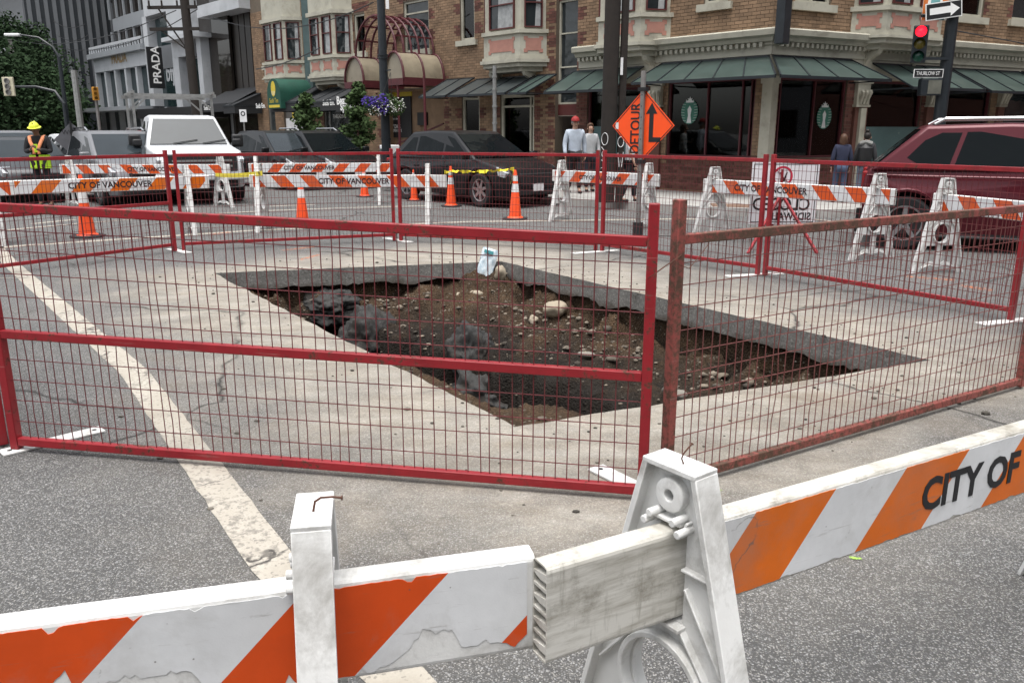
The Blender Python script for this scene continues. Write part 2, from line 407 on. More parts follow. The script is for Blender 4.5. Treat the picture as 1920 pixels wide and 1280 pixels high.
def pit_z(u, v):
    p = bil(u, v)
    n0 = noise.fractal(Vector((p.x * 1.1, p.y * 1.1, 3)), 1, 2, 4)
    n1 = noise.fractal(Vector((p.x * 3.2, p.y * 3.2, 9)), .9, 2, 5)
    n2 = noise.fractal(Vector((p.x * 11, p.y * 11, 1)), .8, 2, 3)
    plateau = -.37 - .22 * smooth(.95, .45, u) - .16 * smooth(.0, .5, v) * smooth(1.05, .75, v) + .10 * smooth(.12, .0, v)
    plateau += .16 * smooth(.90, 1.0, u) * (.3 + n1 + .6 * noise.noise(Vector((v * 7, 3, 3)))) + .14 * smooth(.10, .0, v) * (.4 + 1.2 * noise.noise(Vector((u * 6, 1, 5))))
    plateau += .12 * math.exp(-((u - .86) / .1) ** 2 - ((v - .42) / .09) ** 2) + .05 * math.exp(-((u - .6) / .2) ** 2 - ((v - .03) / .05) ** 2)
    edge = float(np.interp(v, (-.02, .18, .30, .48, .60, .74, .82, .90, .97), (.36, .46, .55, .56, .59, .62, .56, .44, .25))) + .05 * n0 + .06 * n1
    tr = smooth(edge + .035, edge - .03, u) * smooth(.01, .07, v) * smooth(.985, .95, v)
    z = plateau * (1 - tr) + (-1.45 + .25 * n0) * tr
    # ledge of soil left along the front edge
    dl = u * LW
    led = smooth(.34 + .10 * n1, .22, dl) * smooth(.62, .72, v)
    led = max(led, smooth(.72 + .15 * n0, .58, (p - HB).length))
    z = z * (1 - led) + (-.045 - .05 * abs(n1) - .03 * abs(n2)) * led
    if led > .5: return min(z, -.03)
    # loose bank against the far end
    bank = smooth(.40, .3, u) * smooth(.05, .02, v)
    z = z * (1 - bank) + (-.42 + .2 * n1) * bank
    z = min(z, -.07)
    return z + .08 * n1 + .045 * n2 + .02 * n0
NU, NV = 120, 190
pit = MB(); vs = []
for j in range(NV + 1):
    for i in range(NU + 1):
        u = -.02 + 1.04 * i / NU; v = -.015 + 1.03 * j / NV
        p = bil(u, v); vs.append((p.x, p.y, min(pit_z(u, v), -.03)))
fs = [(j * (NU + 1) + i, j * (NU + 1) + i + 1, (j + 1) * (NU + 1) + i + 1, (j + 1) * (NU + 1) + i) for j in range(NV) for i in range(NU)]
fs = [tuple(reversed(f)) for f in fs]
pit.add(vs, fs)
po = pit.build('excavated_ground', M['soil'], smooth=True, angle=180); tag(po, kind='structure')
sw = MB(); n = len(hole)
thick = lambda i: .205 + .07 * noise.noise(Vector((i * .16, 7, 0))) + .035 * noise.noise(Vector((i * .9, 3, 0)))
for i in range(n):
    a, b = hole[i], hole[(i + 1) % n]
    za, zb = -thick(i), -thick((i + 1) % n)
    sw.add([(a.x, a.y, 0), (b.x, b.y, 0), (b.x, b.y, zb), (a.x, a.y, za)], [(0, 1, 2, 3)], 0)
    ina = (ctr - a) * .012; inb = (ctr - b) * .012
    a2, b2 = a - ina * 3, b - inb * 3
    sw.add([(a.x, a.y, za), (b.x, b.y, zb), (b2.x, b2.y, zb - .02), (a2.x, a2.y, za - .02)], [(0, 1, 2, 3)], 1)
    sw.add([(a2.x, a2.y, za - .02), (b2.x, b2.y, zb - .02), (b2.x, b2.y, -1.6), (a2.x, a2.y, -1.6)], [(0, 1, 2, 3)], 1)
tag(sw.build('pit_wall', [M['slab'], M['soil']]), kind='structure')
def rock_mb(r, seed, sq=(1, 1, .7), sub=2, rough=.18, lumpy=0):
    bm = bmesh.new(); bmesh.ops.create_icosphere(bm, subdivisions=sub, radius=1)
    mb = MB(); o = Vector((seed * 3.7, seed * 1.3, seed))
    vs = []
    for v in bm.verts:
        k = 1 + rough * 2 * noise.fractal(v.co * 1.1 + o, 1, 2, 3) + lumpy * (noise.fractal(v.co * 7 + o, .5, 2.2, 5) * .8 - 1.5 * noise.voronoi(v.co * 3.2 + o)[0][0] - .5 * noise.voronoi(v.co * 8 + o)[0][0] + 1.3)
        vs.append((v.co.x * r * sq[0] * k, v.co.y * r * sq[1] * k, v.co.z * r * sq[2] * k))
    bm.verts.ensure_lookup_table()
    mb.add(vs, [tuple(v.index for v in f.verts) for f in bm.faces]); bm.free()
    return mb
M['boulder'] = mat('boulder', (.30, .255, .19), .75, .2, 5, .3, 40, dirt=(.10, .07, .045), damt=.6, dscale=4)
M['stone_grey'] = mat('stone_grey', (.19, .175, .15), .8, .25, 8, .4, 40, dirt=(.07, .05, .035), damt=.8, dscale=5)
M['clod'] = mat('clod', (.036, .036, .035), .95, .55, 22, 1.0, 70, dirt=(.035, .026, .018), damt=.8, dscale=5)
def pit_pt(px, py):
    """where the sight line meets the soil of the pit"""
    lo, hi = 0.0, -1.4; best = None
    for k in range(60):
        z = -.04 - k * .024; p = G(px, py, z)
        # invert bilinear approx
        u, v = .5, .5
        for _ in range(12):
            e = p - bil(u, v); e.z = 0
            du = bil(u + .01, v) - bil(u, v); dv = bil(u, v + .01) - bil(u, v)
            det = du.x * dv.y - du.y * dv.x
            u += .01 * (e.x * dv.y - e.y * dv.x) / det; v += .01 * (du.x * e.y - du.y * e.x) / det
        if pit_z(u, v) >= z: return Vector((p.x, p.y, z))
    return Vector((p.x, p.y, z))
def rock(px, py, r, label, seed, sq=(1, 1, .75), m='boulder', rough=.14, name='rock', cat='rock', group='stones lying in the pit', sub=3):
    p = pit_pt(px, py)
    o = rock_mb(r, seed, sq, sub, rough, .14 if m == 'clod' else 0).build(name, M[m], smooth=True, angle=180)
    o.location = p + Vector((0, 0, r * sq[2] * (-.25 if m == 'clod' else .45))); o.rotation_euler = (0, 0, seed)
    return tag(o, label, cat, group)
rock(1040, 588, .145, 'large smooth tan boulder on the soil against the back right cut wall', 1, (1, .9, .72))
rock(1000, 602, .055, 'small pale angular rock just in front of the large tan boulder', 2, (1, .9, .8), rough=.22)
rock(893, 553, .072, 'pale flat oval stone below the paper sack', 3, (1.2, .8, .55))
rock(1160, 588, .17, 'broad mud caked slab of pale stone on the heap by the right wall', 4, (1.5, .9, .45), rough=.2)
rock(1190, 578, .05, 'pale cube like stone on top of the heap', 5, (1, .9, .95), rough=.25)
rock(938, 520, .075, 'knobbly tan rock beside the paper sack in the back corner', 6, (.9, .8, 1.2), rough=.28)
rock(960, 520, .09, 'brown rounded rock right of the knobbly tan rock', 7, (1, .9, .9), 'stone_grey', .2)
rock(1208, 582, .05, 'light grey round stone right of the cube like stone', 8, (1, .9, .85), 'stone_grey')
rock(1100, 668, .07, 'grey flat rock half sunk in the middle of the soil slope', 9, (1.4, .8, .5), 'stone_grey', .2)
rock(690, 548, .08, 'pale angular rock on the gravel bank at the far left end', 10, (1.1, .9, .8), 'boulder', .25)
rock(678, 531, .06, 'small pale rock just under the far cut wall', 11, (1.2, .9, .7), 'boulder', .25)
rock(860, 558, .06, 'white broken stone on the left part of the soil', 12, (1, .9, .7), 'boulder', .3)
rock(1545, 703, .085, 'grey wedge of rubble by the near right edge of the pit', 13, (1.4, .8, .6), 'stone_grey', .25)
rock(1255, 735, .07, 'muddy stone behind the fence post at the near edge', 14, (1, .9, .8), 'stone_grey', .2)
rock(1275, 745, .06, 'round muddy stone close to the near edge', 15, (1, .9, .8), 'stone_grey', .15)
rock(1430, 655, .07, 'tan rubble stone on the soil bank near the right corner', 16, (1.2, .9, .7), 'boulder', .25)
rock(615, 566, .30, 'dark lumpy mass of clay at the far left of the trench', 21, (1.5, 1, .6), 'clod', .22, 'clay_lump', 'clay lump', 'dark clay lumps in the pit', 5)
rock(692, 632, .34, 'biggest dark rounded clay lump standing up from the trench', 22, (1.0, .9, 1.15), 'clod', .2, 'clay_lump', 'clay lump', 'dark clay lumps in the pit', 5)
rock(882, 655, .24, 'dark clay lump sticking out of the cut soil bank', 23, (.9, .9, 1.3), 'clod', .25, 'clay_lump', 'clay lump', 'dark clay lumps in the pit', 5)
rock(905, 735, .34, 'low dark clay lump at the bottom of the trench', 24, (1.3, 1, .8), 'clod', .25, 'clay_lump', 'clay lump', 'dark clay lumps in the pit', 5)
rnd = random.Random(5)
gv = MB(); base = []
for k in range(6):
    bm = bmesh.new(); bmesh.ops.create_icosphere(bm, subdivisions=1, radius=1)
    base.append(([Vector(v.co) * (1 + .25 * noise.noise(v.co * 1.3 + Vector((k * 5, 0, 0)))) for v in bm.verts], [tuple(v.index for v in f.verts) for f in bm.faces])); bm.free()
for i in range(1700):
    u, v = rnd.random(), rnd.random()
    if rnd.random() < .45: u = rnd.gauss(.85, .09); v = rnd.gauss(.45, .28)
    if rnd.random() < .25: u = rnd.uniform(.02, .7); v = abs(rnd.gauss(.03, .06))
    if not (.01 < u < .99 and .01 < v < .99): continue
    r = min(.05, .006 * math.exp(rnd.gauss(.75, .55))); p = bil(u, v); z = pit_z(u, v)
    vs_, fs_ = base[rnd.randrange(6)]; e = Matrix.Rotation(rnd.random() * 6.28, 3, 'Z') @ Matrix.Diagonal((r * rnd.uniform(.8, 1.5), r, r * rnd.uniform(.5, .9)))
    gv.add([e @ q + Vector((p.x, p.y, z + r * .2)) for q in vs_], fs_)
M['gravel'] = mat('gravel', (.125, .104, .080), .85, .3, 20, island=.65)
tag(gv.build('gravel', M['gravel'], smooth=True, angle=60), 'loose gravel and small stones scattered over the soil in the pit', 'gravel', kind='stuff')
# crumbs of rubble on the road round the pit
cr = MB()
for i in range(420):
    t = rnd.random() * len(hole); a = hole[int(t) % len(hole)]; d = (a - ctr).normalized()
    q = a + d * abs(rnd.gauss(0.05, .55)) + Vector((rnd.gauss(0, .2), rnd.gauss(0, .2), 0)); r = .0035 * math.exp(rnd.gauss(.4, .5))
    vs_, fs_ = base[rnd.randrange(6)]
    cr.add([Vector((x.x * r * 1.3, x.y * r, x.z * r * .7)) + Vector((q.x, q.y, r * .4)) for x in vs_], fs_)
for px, py in ((482, 790), (445, 813), (582, 210), (420, 730), (300, 860), (227, 782), (1080, 960), (395, 955), (865, 330)):
    if py < 500: continue
    q = G(px, py); r = .012; vs_, fs_ = base[rnd.randrange(6)]
    cr.add([Vector((x.x * r * 1.5, x.y * r, x.z * r * .6)) + Vector((q.x, q.y, r * .4)) for x in vs_], fs_)
tag(cr.build('rubble_crumbs', mat('crumbs', (.10, .09, .075), .9, .3, 30, island=.6)), 'crumbs of broken paving strewn round the pit edge', 'rubble', kind='stuff')
# ------------------------------------------------------------------ painted lines
gp = N('worn_line_paint'); co = gp.coord('Object')
p1 = gp.noise(co, 26, 8, .72); p2 = gp.noise(co, 2.2, 6, .6)
f = gp.ramp(gp.math('MULTIPLY_ADD', p2, .55, gp.math('MULTIPLY', p1, .6)), [(.44, .92), (.60, 1), (.66, .45), (.75, .25)])
cc = gp.mix(f, (.10, .092, .08), gp.mix(gp.ramp(p2, [(.3, 0), (.7, 1)]), (.30, .27, .22), (.44, .41, .355)))
fl = gp.sep(gp.vor(co, 95, out='Color')); cc = gp.mix(gp.ramp(fl[0], [(.9, 0), (.95, .55)]), cc, (.12, .11, .1))
w3 = gp.n('VectorMath', operation='ADD'); gp.l(co, w3.inputs[0]); nz = gp.n('TexNoise'); nz.inputs['Scale'].default_value = 5; nz.inputs['Detail'].default_value = 6; gp.l(co, nz.inputs['Vector'])
vsx = gp.n('VectorMath', operation='SCALE'); gp.l(nz.outputs['Color'], vsx.inputs[0]); vsx.inputs[3].default_value = .35; gp.l(vsx.outputs[0], w3.inputs[1])
ckp = gp.math('MULTIPLY', gp.ramp(gp.vor(w3.outputs[0], 1.5, 'DISTANCE_TO_EDGE'), [(.006, 1), (.02, 0)]), gp.ramp(p2, [(.48, 0), (.58, 1)]))
cc = gp.mix(ckp, cc, (.05, .045, .04))
gp.set(base=cc, rough=.75); gp.bump(gp.vor(co, 88), .4, .004); M['line'] = gp.m
def line(pts, wd, name, m, z=.004, jit=.0):
    mb = MB(); P = []
    for a, b in zip(pts, pts[1:]):
        nn = max(1, int((b - a).length / .12))
        P += [a.lerp(b, i / nn) for i in range(nn)]
    P.append(pts[-1]); L = []
    for i, p in enumerate(P):
        t = (P[min(i + 1, len(P) - 1)] - P[max(i - 1, 0)]).normalized(); nr = Vector((-t.y, t.x, 0))
        e = [jit * noise.noise(Vector((i * .9, s, 2.2))) for s in (0, 8)]
        L.append((p + nr * (wd / 2 + e[0]), p - nr * (wd / 2 + e[1])))
    vs = [(q.x, q.y, z) for l in L for q in l]
    mb.add(vs, [(2 * i, 2 * i + 1, 2 * i + 3, 2 * i + 2) for i in range(len(L) - 1)])
    return tag(mb.build(name, m), kind='structure')
d0 = (G(515, 1060) - G(18, 493))
line([G(18, 493) - d0 * .25, G(18, 493), G(251, 697), G(515, 1060), G(741, 1267), G(741, 1267) + d0 * .2], .172, 'road_line', M['line'], jit=.008)
line([G(-120, 476), G(27, 462), G(480, 432), G(880, 416), G(1257, 411), G(1330, 411)], .17, 'road_line', M['line'], jit=.01)
line([G(-60, 438), G(87, 425), G(300, 407), G(507, 395), G(645, 390), G(800, 386)], .14, 'road_line', M['line'], jit=.01)
line([G(60, 420), G(140, 412)], .14, 'road_line', M['line'], jit=.01)
line([G(505, 387), G(590, 384)], .14, 'road_line', M['line'], jit=.01)
line([G(1515, 411), G(1590, 418), G(1920, 440), G(2300, 468)], .14, 'road_line', M['line'], jit=.01)
line([G(-10, 522), G(56, 521)], .03, 'road_line', M['line'])
def spray(name, col, blobs):
    g = N(name); co = g.coord('Object'); nz = g.noise(co, 30, 6, .7)
    tr = g.n('BsdfTransparent'); mx = g.n('MixShader'); g.set(base=col, rough=.8)
    f = g.ramp(nz, [(.46, 0), (.6, .75)])
    g.l(f, mx.inputs[0]); g.l(tr.outputs[0], mx.inputs[1]); g.l(g.b.outputs[0], mx.inputs[2]); g.l(mx.outputs[0], g.t.nodes['Material Output'].inputs[0])
    for pts, wd in blobs: line([G(*p) for p in pts], wd, 'spray_mark', g.m, .006, .02)
spray('spray_orange', (.75, .2, .06), [([(1700, 519), (1790, 526)], .10), ([(1800, 536), (1860, 545)], .12), ([(530, 470), (600, 462)], .08), ([(560, 488), (600, 478)], .07), ([(395, 440), (430, 436)], .1)])
spray('spray_green', (.35, .6, .08), [([(1592, 1047), (1616, 1050)], .02), ([(1335, 915), (1352, 922)], .02)])
# ------------------------------------------------------------------ fence panels
_w = MB().tube([(0, 0, 0), (0, 0, 1)], .0025, 5, False)
WIRE_V = None
def fence_panel(A, B, label, zt=1.28, zm=None, zb=.10, post=1.335, rusty=False, seed=0, name='fence_panel', lift=.0):
    global WIRE_V
    A = Vector(A); B = Vector(B); W = (B - A).length; rz = dirx(B - A)
    fm, wm = (M['fence_rust'], M['wire_rust']) if rusty else (M['fence_red'], M['fence_wire'])
    t = thing(name, (A.x, A.y, 0), rz, label, 'fence panel', 'red temporary fence panels round the pit')
    up = lambda x, z: z + lift * (1 - x / W) * min(1, z / zt)       # a racked panel: its rails climb towards the first post
    for x in (.03, W - .03):
        mb = MB(); pz = up(x, post); mb.box((x, 0, pz / 2 + .012), (.045, .045, pz))
        mb.build('fence_post', fm, t, True, bevel=.004)
    for nm, z in (('top_rail', zt), ('middle_rail', zm), ('bottom_rail', zb)):
        if z is None: continue
        MB().bar((.0525, 0, up(.05, z)), (W - .0525, 0, up(W - .05, z)), .038, .042).build(nm, fm, t, True, bevel=.004)
    key = 'r' if rusty else 'n'
    rnd = random.Random(seed)
    def wire(nm, p, q, bend=0):
        L = (q - p).length
        me = _wm.get((key, bend != 0))
        if me is None or bend:
            pts = [(0, 0, z / 8) for z in range(9)]
            if bend: pts = [(bend * math.sin(i * 1.9) * (1 if 0 < i < 8 else 0), 0, i / 8) for i in range(9)]
            else: pts = [(0, 0, 0), (0, 0, 1)]
            mb = MB().tube(pts, .0025, 5, False)
            o = mb.build('wire', wm, None, True); me = o.data
            if not bend: _wm[(key, False)] = me
        else:
            o = bpy.data.objects.new('wire', me); C.objects.link(o)
        o.parent = t; o.location = p; o.scale = (1, 1, L)
        o.rotation_euler = (q - p).to_track_quat('Z', 'Y').to_euler()
        return o
    n = int((W - .12) / .0508); x0 = .06; st = (W - .12) / n
    for i in range(1, n):
        x = x0 + i * st; e = rnd.gauss(0, .005); e2 = rnd.gauss(0, .005)
        wire('wire', Vector((x + e, 0, up(x, zb) + .02)), Vector((x + e2, 0, up(x, zt) - .02)), rnd.choice((0,) * 10 + (.008, -.007, .005)))
    nz = int(round((zt - zb) / .1016))
    for k in range(1, nz):
        z = zb + (zt - zb) * k / nz
        if zm and abs(z - zm) < .035: continue
        wire('wire', Vector((.05, .004, up(0, z) + rnd.gauss(0, .004))), Vector((W - .05, .004, z + rnd.gauss(0, .005))))
    return t
_wm = {}
P1, P2, P3, P4, P5 = G(337, 471), G(746, 452), G(1124, 471), G(1427, 517), G(1906, 604)
F0, F1 = G(24, 843), G(1216, 938)
R0 = G(1238, 925); dR = (G(1640, 797, .07) - G(1335, 885, .07)).normalized(); R1 = R0 + dR * 3.05
dL = (G(0, 490, .1) - G(320, 452, .1)).normalized(); L1 = P1 + dL * 3.05
LM = (L1 + F0) / 2
fence_panel(F0, F1, 'bright red fence panel across the front of the pit', 1.155, .575, .05, 1.30, seed=1, lift=.095)
fence_panel(R0, R1, 'rusty pinkish fence panel behind the striped barricade board at the front', 1.155, None, .05, 1.31, True, seed=2)
fence_panel(P1 + dL * .04, L1, 'red fence panel in front of the worker and the silver car', zm=.66, seed=3)
fence_panel(P1 + (P2 - P1) * .008, P2 - (P2 - P1) * .008, 'red fence panel in front of the white pickup truck', seed=4)
fence_panel(P2 + (P3 - P2) * .008, P3 - (P3 - P2) * .008, 'red fence panel in front of the black crossover car', seed=5)
fence_panel(P3 + (P4 - P3) * .008, P4 - (P4 - P3) * .008, 'red fence panel in front of the detour sign', seed=6)
fence_panel(P4 + (P5 - P4) * .008, P5 - (P5 - P4) * .008, 'red fence panel in front of the maroon car', seed=7)
fence_panel(P5 + Vector((.05, -.05, 0)), R1 + Vector((.1, .12, 0)), 'red fence panel ending at the picture edge beside the maroon car', seed=8)
fence_panel(LM, F0 + Vector((-.06, .03, 0)), 'red fence panel joining the bright front panel at its end post', 1.155, .575, .05, 1.30, seed=9)
# base plates under the posts
def base_plate(px0, py0, px1, py1, wd, label):
    a, b = G(px0, py0), G(px1, py1); L = max(.35, (b - a).length)
    mb = MB().box((0, 0, .007), (L, wd, .010)); o = mb.build('base_plate', M['plate_white'], bevel=.002)
    t = o; t.location = (a + b) / 2; t.rotation_euler = (0, 0, dirx(b - a)); t.location.z = 0.0
    h = MB()
    for s in (-1, 1): h.tube([(s * (L / 2 - .04), 0, .0115), (s * (L / 2 - .04), 0, .0135)], .012, 10)
    h.build('bolt_hole', M['black'], t)
    return tag(t, label, 'base plate', 'white steel base plates under the fence posts')
base_plate(2, 852, 192, 806, .10, 'white steel base plate under the front panel end post, by the wide white line')
base_plate(1116, 878, 1238, 938, .10, 'white base plate at the joint of the red and the rusty front panels')
base_plate(318, 467, 353, 475, .11, 'white base plate at the joint in front of the white pickup truck')
base_plate(722, 447, 770, 455, .11, 'white base plate at the joint in front of the black crossover car')
base_plate(1074, 476, 1158, 470, .11, 'white base plate at the post left of the detour sign')
base_plate(1362, 519, 1465, 513, .11, 'white base plate in front of the closed sign')
base_plate(1838, 609, 1965, 596, .11, 'white base plate at the fence corner by the maroon car')
# twisted tie wires at the front joint
tw = MB()
jt = (F1 + R0) / 2; dj = (R0 - F1).normalized()
for z, s in ((1.05, .11),):
    c0 = Vector((jt.x, jt.y, z)); tw.tube([c0 + Vector((dj.x * s * math.cos(a), dj.y * s * math.cos(a), .03 * math.sin(a) + .03 * math.cos(a))) + Vector((.03 * math.sin(a), -.03 * math.sin(a), 0)) for a in [i * math.pi / 8 for i in range(17)]], .0018, 5)
tw2 = MB().tube([c0 + Vector((.05, -.02, .01)), c0 + Vector((.1, 0, -.01)), c0 + Vector((.16, .06, .04)), c0 + Vector((.2, .1, .08))], .0018, 5)
two = tag(tw.build('tie_wire', M['rust']), 'thin rusty tie wire twisted round the two front fence posts', 'wire'); tw2.build('loose_end', M['rust'], two)
# ------------------------------------------------------------------ barricades
BH, BT = .203, .052
def board_mb(L):
    mb = MB(); r = .012; hh, ht = BH / 2, BT / 2
    out = []
    for cx, cz, a0 in ((ht - r, hh - r, 0), (-ht + r, hh - r, 90), (-ht + r, -hh + r, 180), (ht - r, -hh + r, 270)):
        for k in range(4):
            a = R(a0 + k * 30); out.append((cx + r * math.cos(a), cz + r * math.sin(a)))
    holes = []; nc = 8; wv = .0035
    for i in range(nc):
        z0 = -hh + wv + i * (BH - wv) / nc; z1 = -hh + (i + 1) * (BH - wv) / nc
        e = .006 if i % 2 else -.004
        holes.append([(-ht + wv, z0 + .003 + max(0, e)), (ht - wv, z0 + .001), (ht - wv, z1 - .001), (0, z1 - .004 + e * .5), (-ht + wv, z1 - .001 + min(0, e))])
    mb.prism(out, 0, L, ((0, 0, 0), (0, 1, 0), (0, 0, 1), (1, 0, 0)), holes)
    return mb
def aframe_mb(H=1.0, bz=.73):
    mb = MB(); bw, aw = .325, .062
    O = ((0, 0, 0), (0, 1, 0), (0, 0, 1), (1, 0, 0))
    hw = lambda z: bw + (aw - bw) * z / H
    circ = [(.098 * math.cos(i * math.pi / 12), .46 + .105 * math.sin(i * math.pi / 12)) for i in range(24)]
    slot = [(-.034, bz - .108), (.034, bz - .108), (.034, bz + .108), (-.034, bz + .108)]
    def leg(sg):
        return [(sg * .018, .315), (sg * .018, .10), (sg * .08, .135), (sg * .15, .12), (sg * .205, .07), (sg * (hw(.3) - .05), .315)]
    foot = [(-bw, 0), (-bw + .075, 0), (-.19, .06), (-.12, .095), (-.02, .07), (.02, .07), (.12, .095), (.19, .06), (bw - .075, 0), (bw, 0), (aw, H), (-aw, H)]
    mb.prism(foot, -.006, .006, O, [circ, slot, leg(1), list(reversed(leg(-1)))])
    for s in (-1, 1):
        mb.bar((0, s * (bw - .006), .0), (0, s * (aw + .0), H), .014, .066, up=(1, 0, 0))
        mb.bar((0, s * (bw - .075), .01), (0, s * (hw(.32) - .06), .32), .008, .05, up=(1, 0, 0))
        mb.bar((0, s * .034, bz - .11), (0, s * (hw(bz - .3) - .02), bz - .30), .006, .045, up=(1, 0, 0))
        mb.bar((0, s * .036, bz + .02), (0, s * (hw(bz + .02) - .01), bz + .02), .006, .045, up=(1, 0, 0))
        mb.bar((0, s * .034, bz + .10), (0, s * .045, H - .10), .006, .045, up=(1, 0, 0))
        mb.bar((0, s * .045, bz - .02), (0, s * (hw(bz - .2) - .012), bz - .2), .006, .04, up=(1, 0, 0))
        mb.bar((0, s * .10, .10), (0, s * .21, .062), .008, .05, up=(1, 0, 0))
        mb.bar((0, s * .018, .11), (0, s * .018, .33), .007, .05, up=(1, 0, 0))
        for yy, zz in ((s * .030, bz + .128), (s * .044, bz + .108)):
            mb.tube([(-.05, yy, zz), (.0, yy, zz)], .009, 8)
    mb.box((0, 0, H + .004), (.067, aw * 2 + .012, .012))
    mb.box((0, 0, bz - .115), (.06, .09, .01)); mb.box((0, 0, bz + .117), (.06, .07, .008))
    ring = [(-.033, .118), (.033, .118), (.033, .105), (-.033, .105)]
    n = 28; o = len(mb.v)
    for i in range(n):
        a = 2 * math.pi * i / n
        for x, r_ in ring: mb.v.append((x, r_ * math.cos(a), .46 + r_ * 1.03 * math.sin(a)))
    for i in range(n):
        i2 = (i + 1) % n
        for k in range(4):
            k2 = (k + 1) % 4; mb.f.append((o + i * 4 + k, o + i * 4 + k2, o + i2 * 4 + k2, o + i2 * 4 + k)); mb.m.append(0)
    MX = Matrix.Translation((-.036, 0, H - .085)) @ Matrix.Rotation(R(90), 4, 'Y')
    for s in (1, -1):
        MX = Matrix.Translation((s * .012, 0, H - .055)) @ Matrix.Rotation(R(90 * s), 4, 'Y')
        mb.lathe([(.036, -.006), (.036, .014), (.030, .016), (.012, .016), (.012, -.004)], 18, MX)
    return mb
def sheet_mb(x0, x1, y, ragged_=0, seed=0, lo=None, hi=None):
    """reflective sheeting on the board face; torn outline when ragged"""
    mb = MB(); n = int((x1 - x0) / .008) if ragged_ else 1; hh = BH / 2 - .010
    top = []; bot = []
    for i in range(n + 1):
        x = x0 + (x1 - x0) * i / n
        e1 = e2 = 0
        if ragged_:
            a = noise.fractal(Vector((x * 22, seed, 0)), .6, 2, 6); b = noise.fractal(Vector((x * 20, seed + 9, 0)), .9, 2, 5)
            e1 = ragged_ * max(0, a - .2) * .03 * (1 + 2 * max(0, noise.noise(Vector((x * 3, 4, 2))))) + random.uniform(0, .0016); e2 = ragged_ * max(0, b - .05) * .09 + random.uniform(0, .0016)
            if lo: e2 += lo(x)
            if hi: e1 += hi(x)
        top.append((x, hh - e1)); bot.append((x, -hh + e2))
    for i in range(n):
        a, b, c_, d = bot[i], bot[i + 1], top[i + 1], top[i]
        vs = [(q[0], y, q[1]) for q in (a, b, c_, d)] + [(q[0], y + (.0012 if y < 0 else -.0012), q[1]) for q in (a, b, c_, d)]
        f = [(0, 1, 2, 3), (4, 7, 6, 5), (0, 4, 5, 1), (3, 2, 6, 7)]
        if i == 0: f.append((0, 3, 7, 4))
        if i == n - 1: f.append((1, 5, 6, 2))
        mb.add(vs, f)
    return mb
_proto = {}
BTXT = 'CITY OF VANCOUVER'
def barricade(p, q, label, smat, L=2.44, legs=(.32, 2.12), text=True, bz=.71, ragged_=0, seed=0, tx=None, dirty=False, near=False, sheet=(.06, None), leg_yaw=(0, 0), slope=0, tsize=.118, legm=None, lo=None):
    """board from ground point p (start) towards q; local x along the board, -y is the face towards the viewer"""
    p = Vector(p); d = Vector(q) - p; d.z = 0; d.normalize()
    t = thing('barricade', (p.x, p.y, 0), dirx(d), label, 'barricade', 'striped city barricades round the works')
    pm = M['dirty_plastic'] if dirty else M['white_plastic']
    if ('board', L) not in _proto: _proto[('board', L)] = board_mb(L).build('board', pm, None).data; b = [o for o in C.objects if o.data == _proto[('board', L)]][0]
    else: b = bpy.data.objects.new('board', _proto[('board', L)]); C.objects.link(b)
    if dirty and b.data.materials[0] != pm: b.data = b.data.copy(); b.data.materials[0] = pm
    b.parent = t; b.location = (0, 0, bz); b.rotation_euler = (0, -slope, 0)
    if near: md = b.modifiers.new('bevel', 'BEVEL'); md.width = .0012; md.segments = 1; md.limit_method = 'ANGLE'
    x0, x1 = sheet[0], sheet[1] or L - .06
    s = sheet_mb(x0, x1, -BT / 2 - .0014, ragged_, seed, lo).build('sheeting', M[smat], b)
    if text:
        lt = lettering(BTXT, tsize, M['ink'], b, ((tx if tx is not None else .62), -BT / 2 - .0024, -.040), (1, 0, 0), (0, 0, 1), bold=.0035, sx=.92)
    for k, x in enumerate(legs):
        lm = legm or pm
        ka = 'near' if near else 'far'
        if ka not in _proto: o = (aframe_mb(.955, .73) if near else aframe_mb(1.07, .80)).build('a_frame_leg', M['white_plastic'], None, True, angle=25); _proto[ka] = o.data
        else: o = bpy.data.objects.new('a_frame_leg', _proto[ka]); C.objects.link(o)
        o.parent = t; o.location = (x, 0, 0); o.rotation_euler = (0, 0, leg_yaw[k])
        if near:
            md = o.modifiers.new('bevel', 'BEVEL'); md.width = .002; md.segments = 2; md.limit_method = 'ANGLE'
    return t
# two near barricades
L0 = Vector((.0515, 1.352, 0)); dn = Vector((math.cos(R(28.8)), math.sin(R(28.8)), 0))
bn = barricade(L0, L0 + dn, 'barricade with orange stripes closest to the camera, unstriped dirty board end', 'st_fwd', 2.6, (.32, 2.3), tx=1.075, near=True, sheet=(.385, 2.54), ragged_=.10, seed=4, bz=.73, dirty=True, leg_yaw=(R(9), 0))
dl = Vector((math.cos(R(14.9)), math.sin(R(14.9)), 0)); Lr = Vector((.036, 1.402, 0))
bl = barricade(Lr - dl * 2.44, Lr, 'torn barricade with red orange stripes and a square white leg in front of its board', 'st_red', 2.44, (.3, 2.045), text=False, near=True, ragged_=.7, seed=11, sheet=(.03, 2.425), bz=.73, leg_yaw=(0, R(-5)), lo=lambda x: .062 * smooth(1.50, 1.56, x) * smooth(1.86, 1.82, x) + .040 * smooth(2.16, 2.26, x) * smooth(2.30, 2.28, x) + .022 * smooth(2.12, 2.2, x) * smooth(2.42, 2.36, x))
nl = MB().tube([(0, 0, 0), (.004, 0, .018), (.015, -.002, .026), (.035, -.004, .028), (.05, -.004, .026)], .0022, 6); nl.lathe([(.0, 0), (.0045, 0), (.0045, .002), (0, .002)], 8, Matrix.Translation((.05, -.004, .026)) @ Matrix.Rotation(R(90), 4, 'Y'))
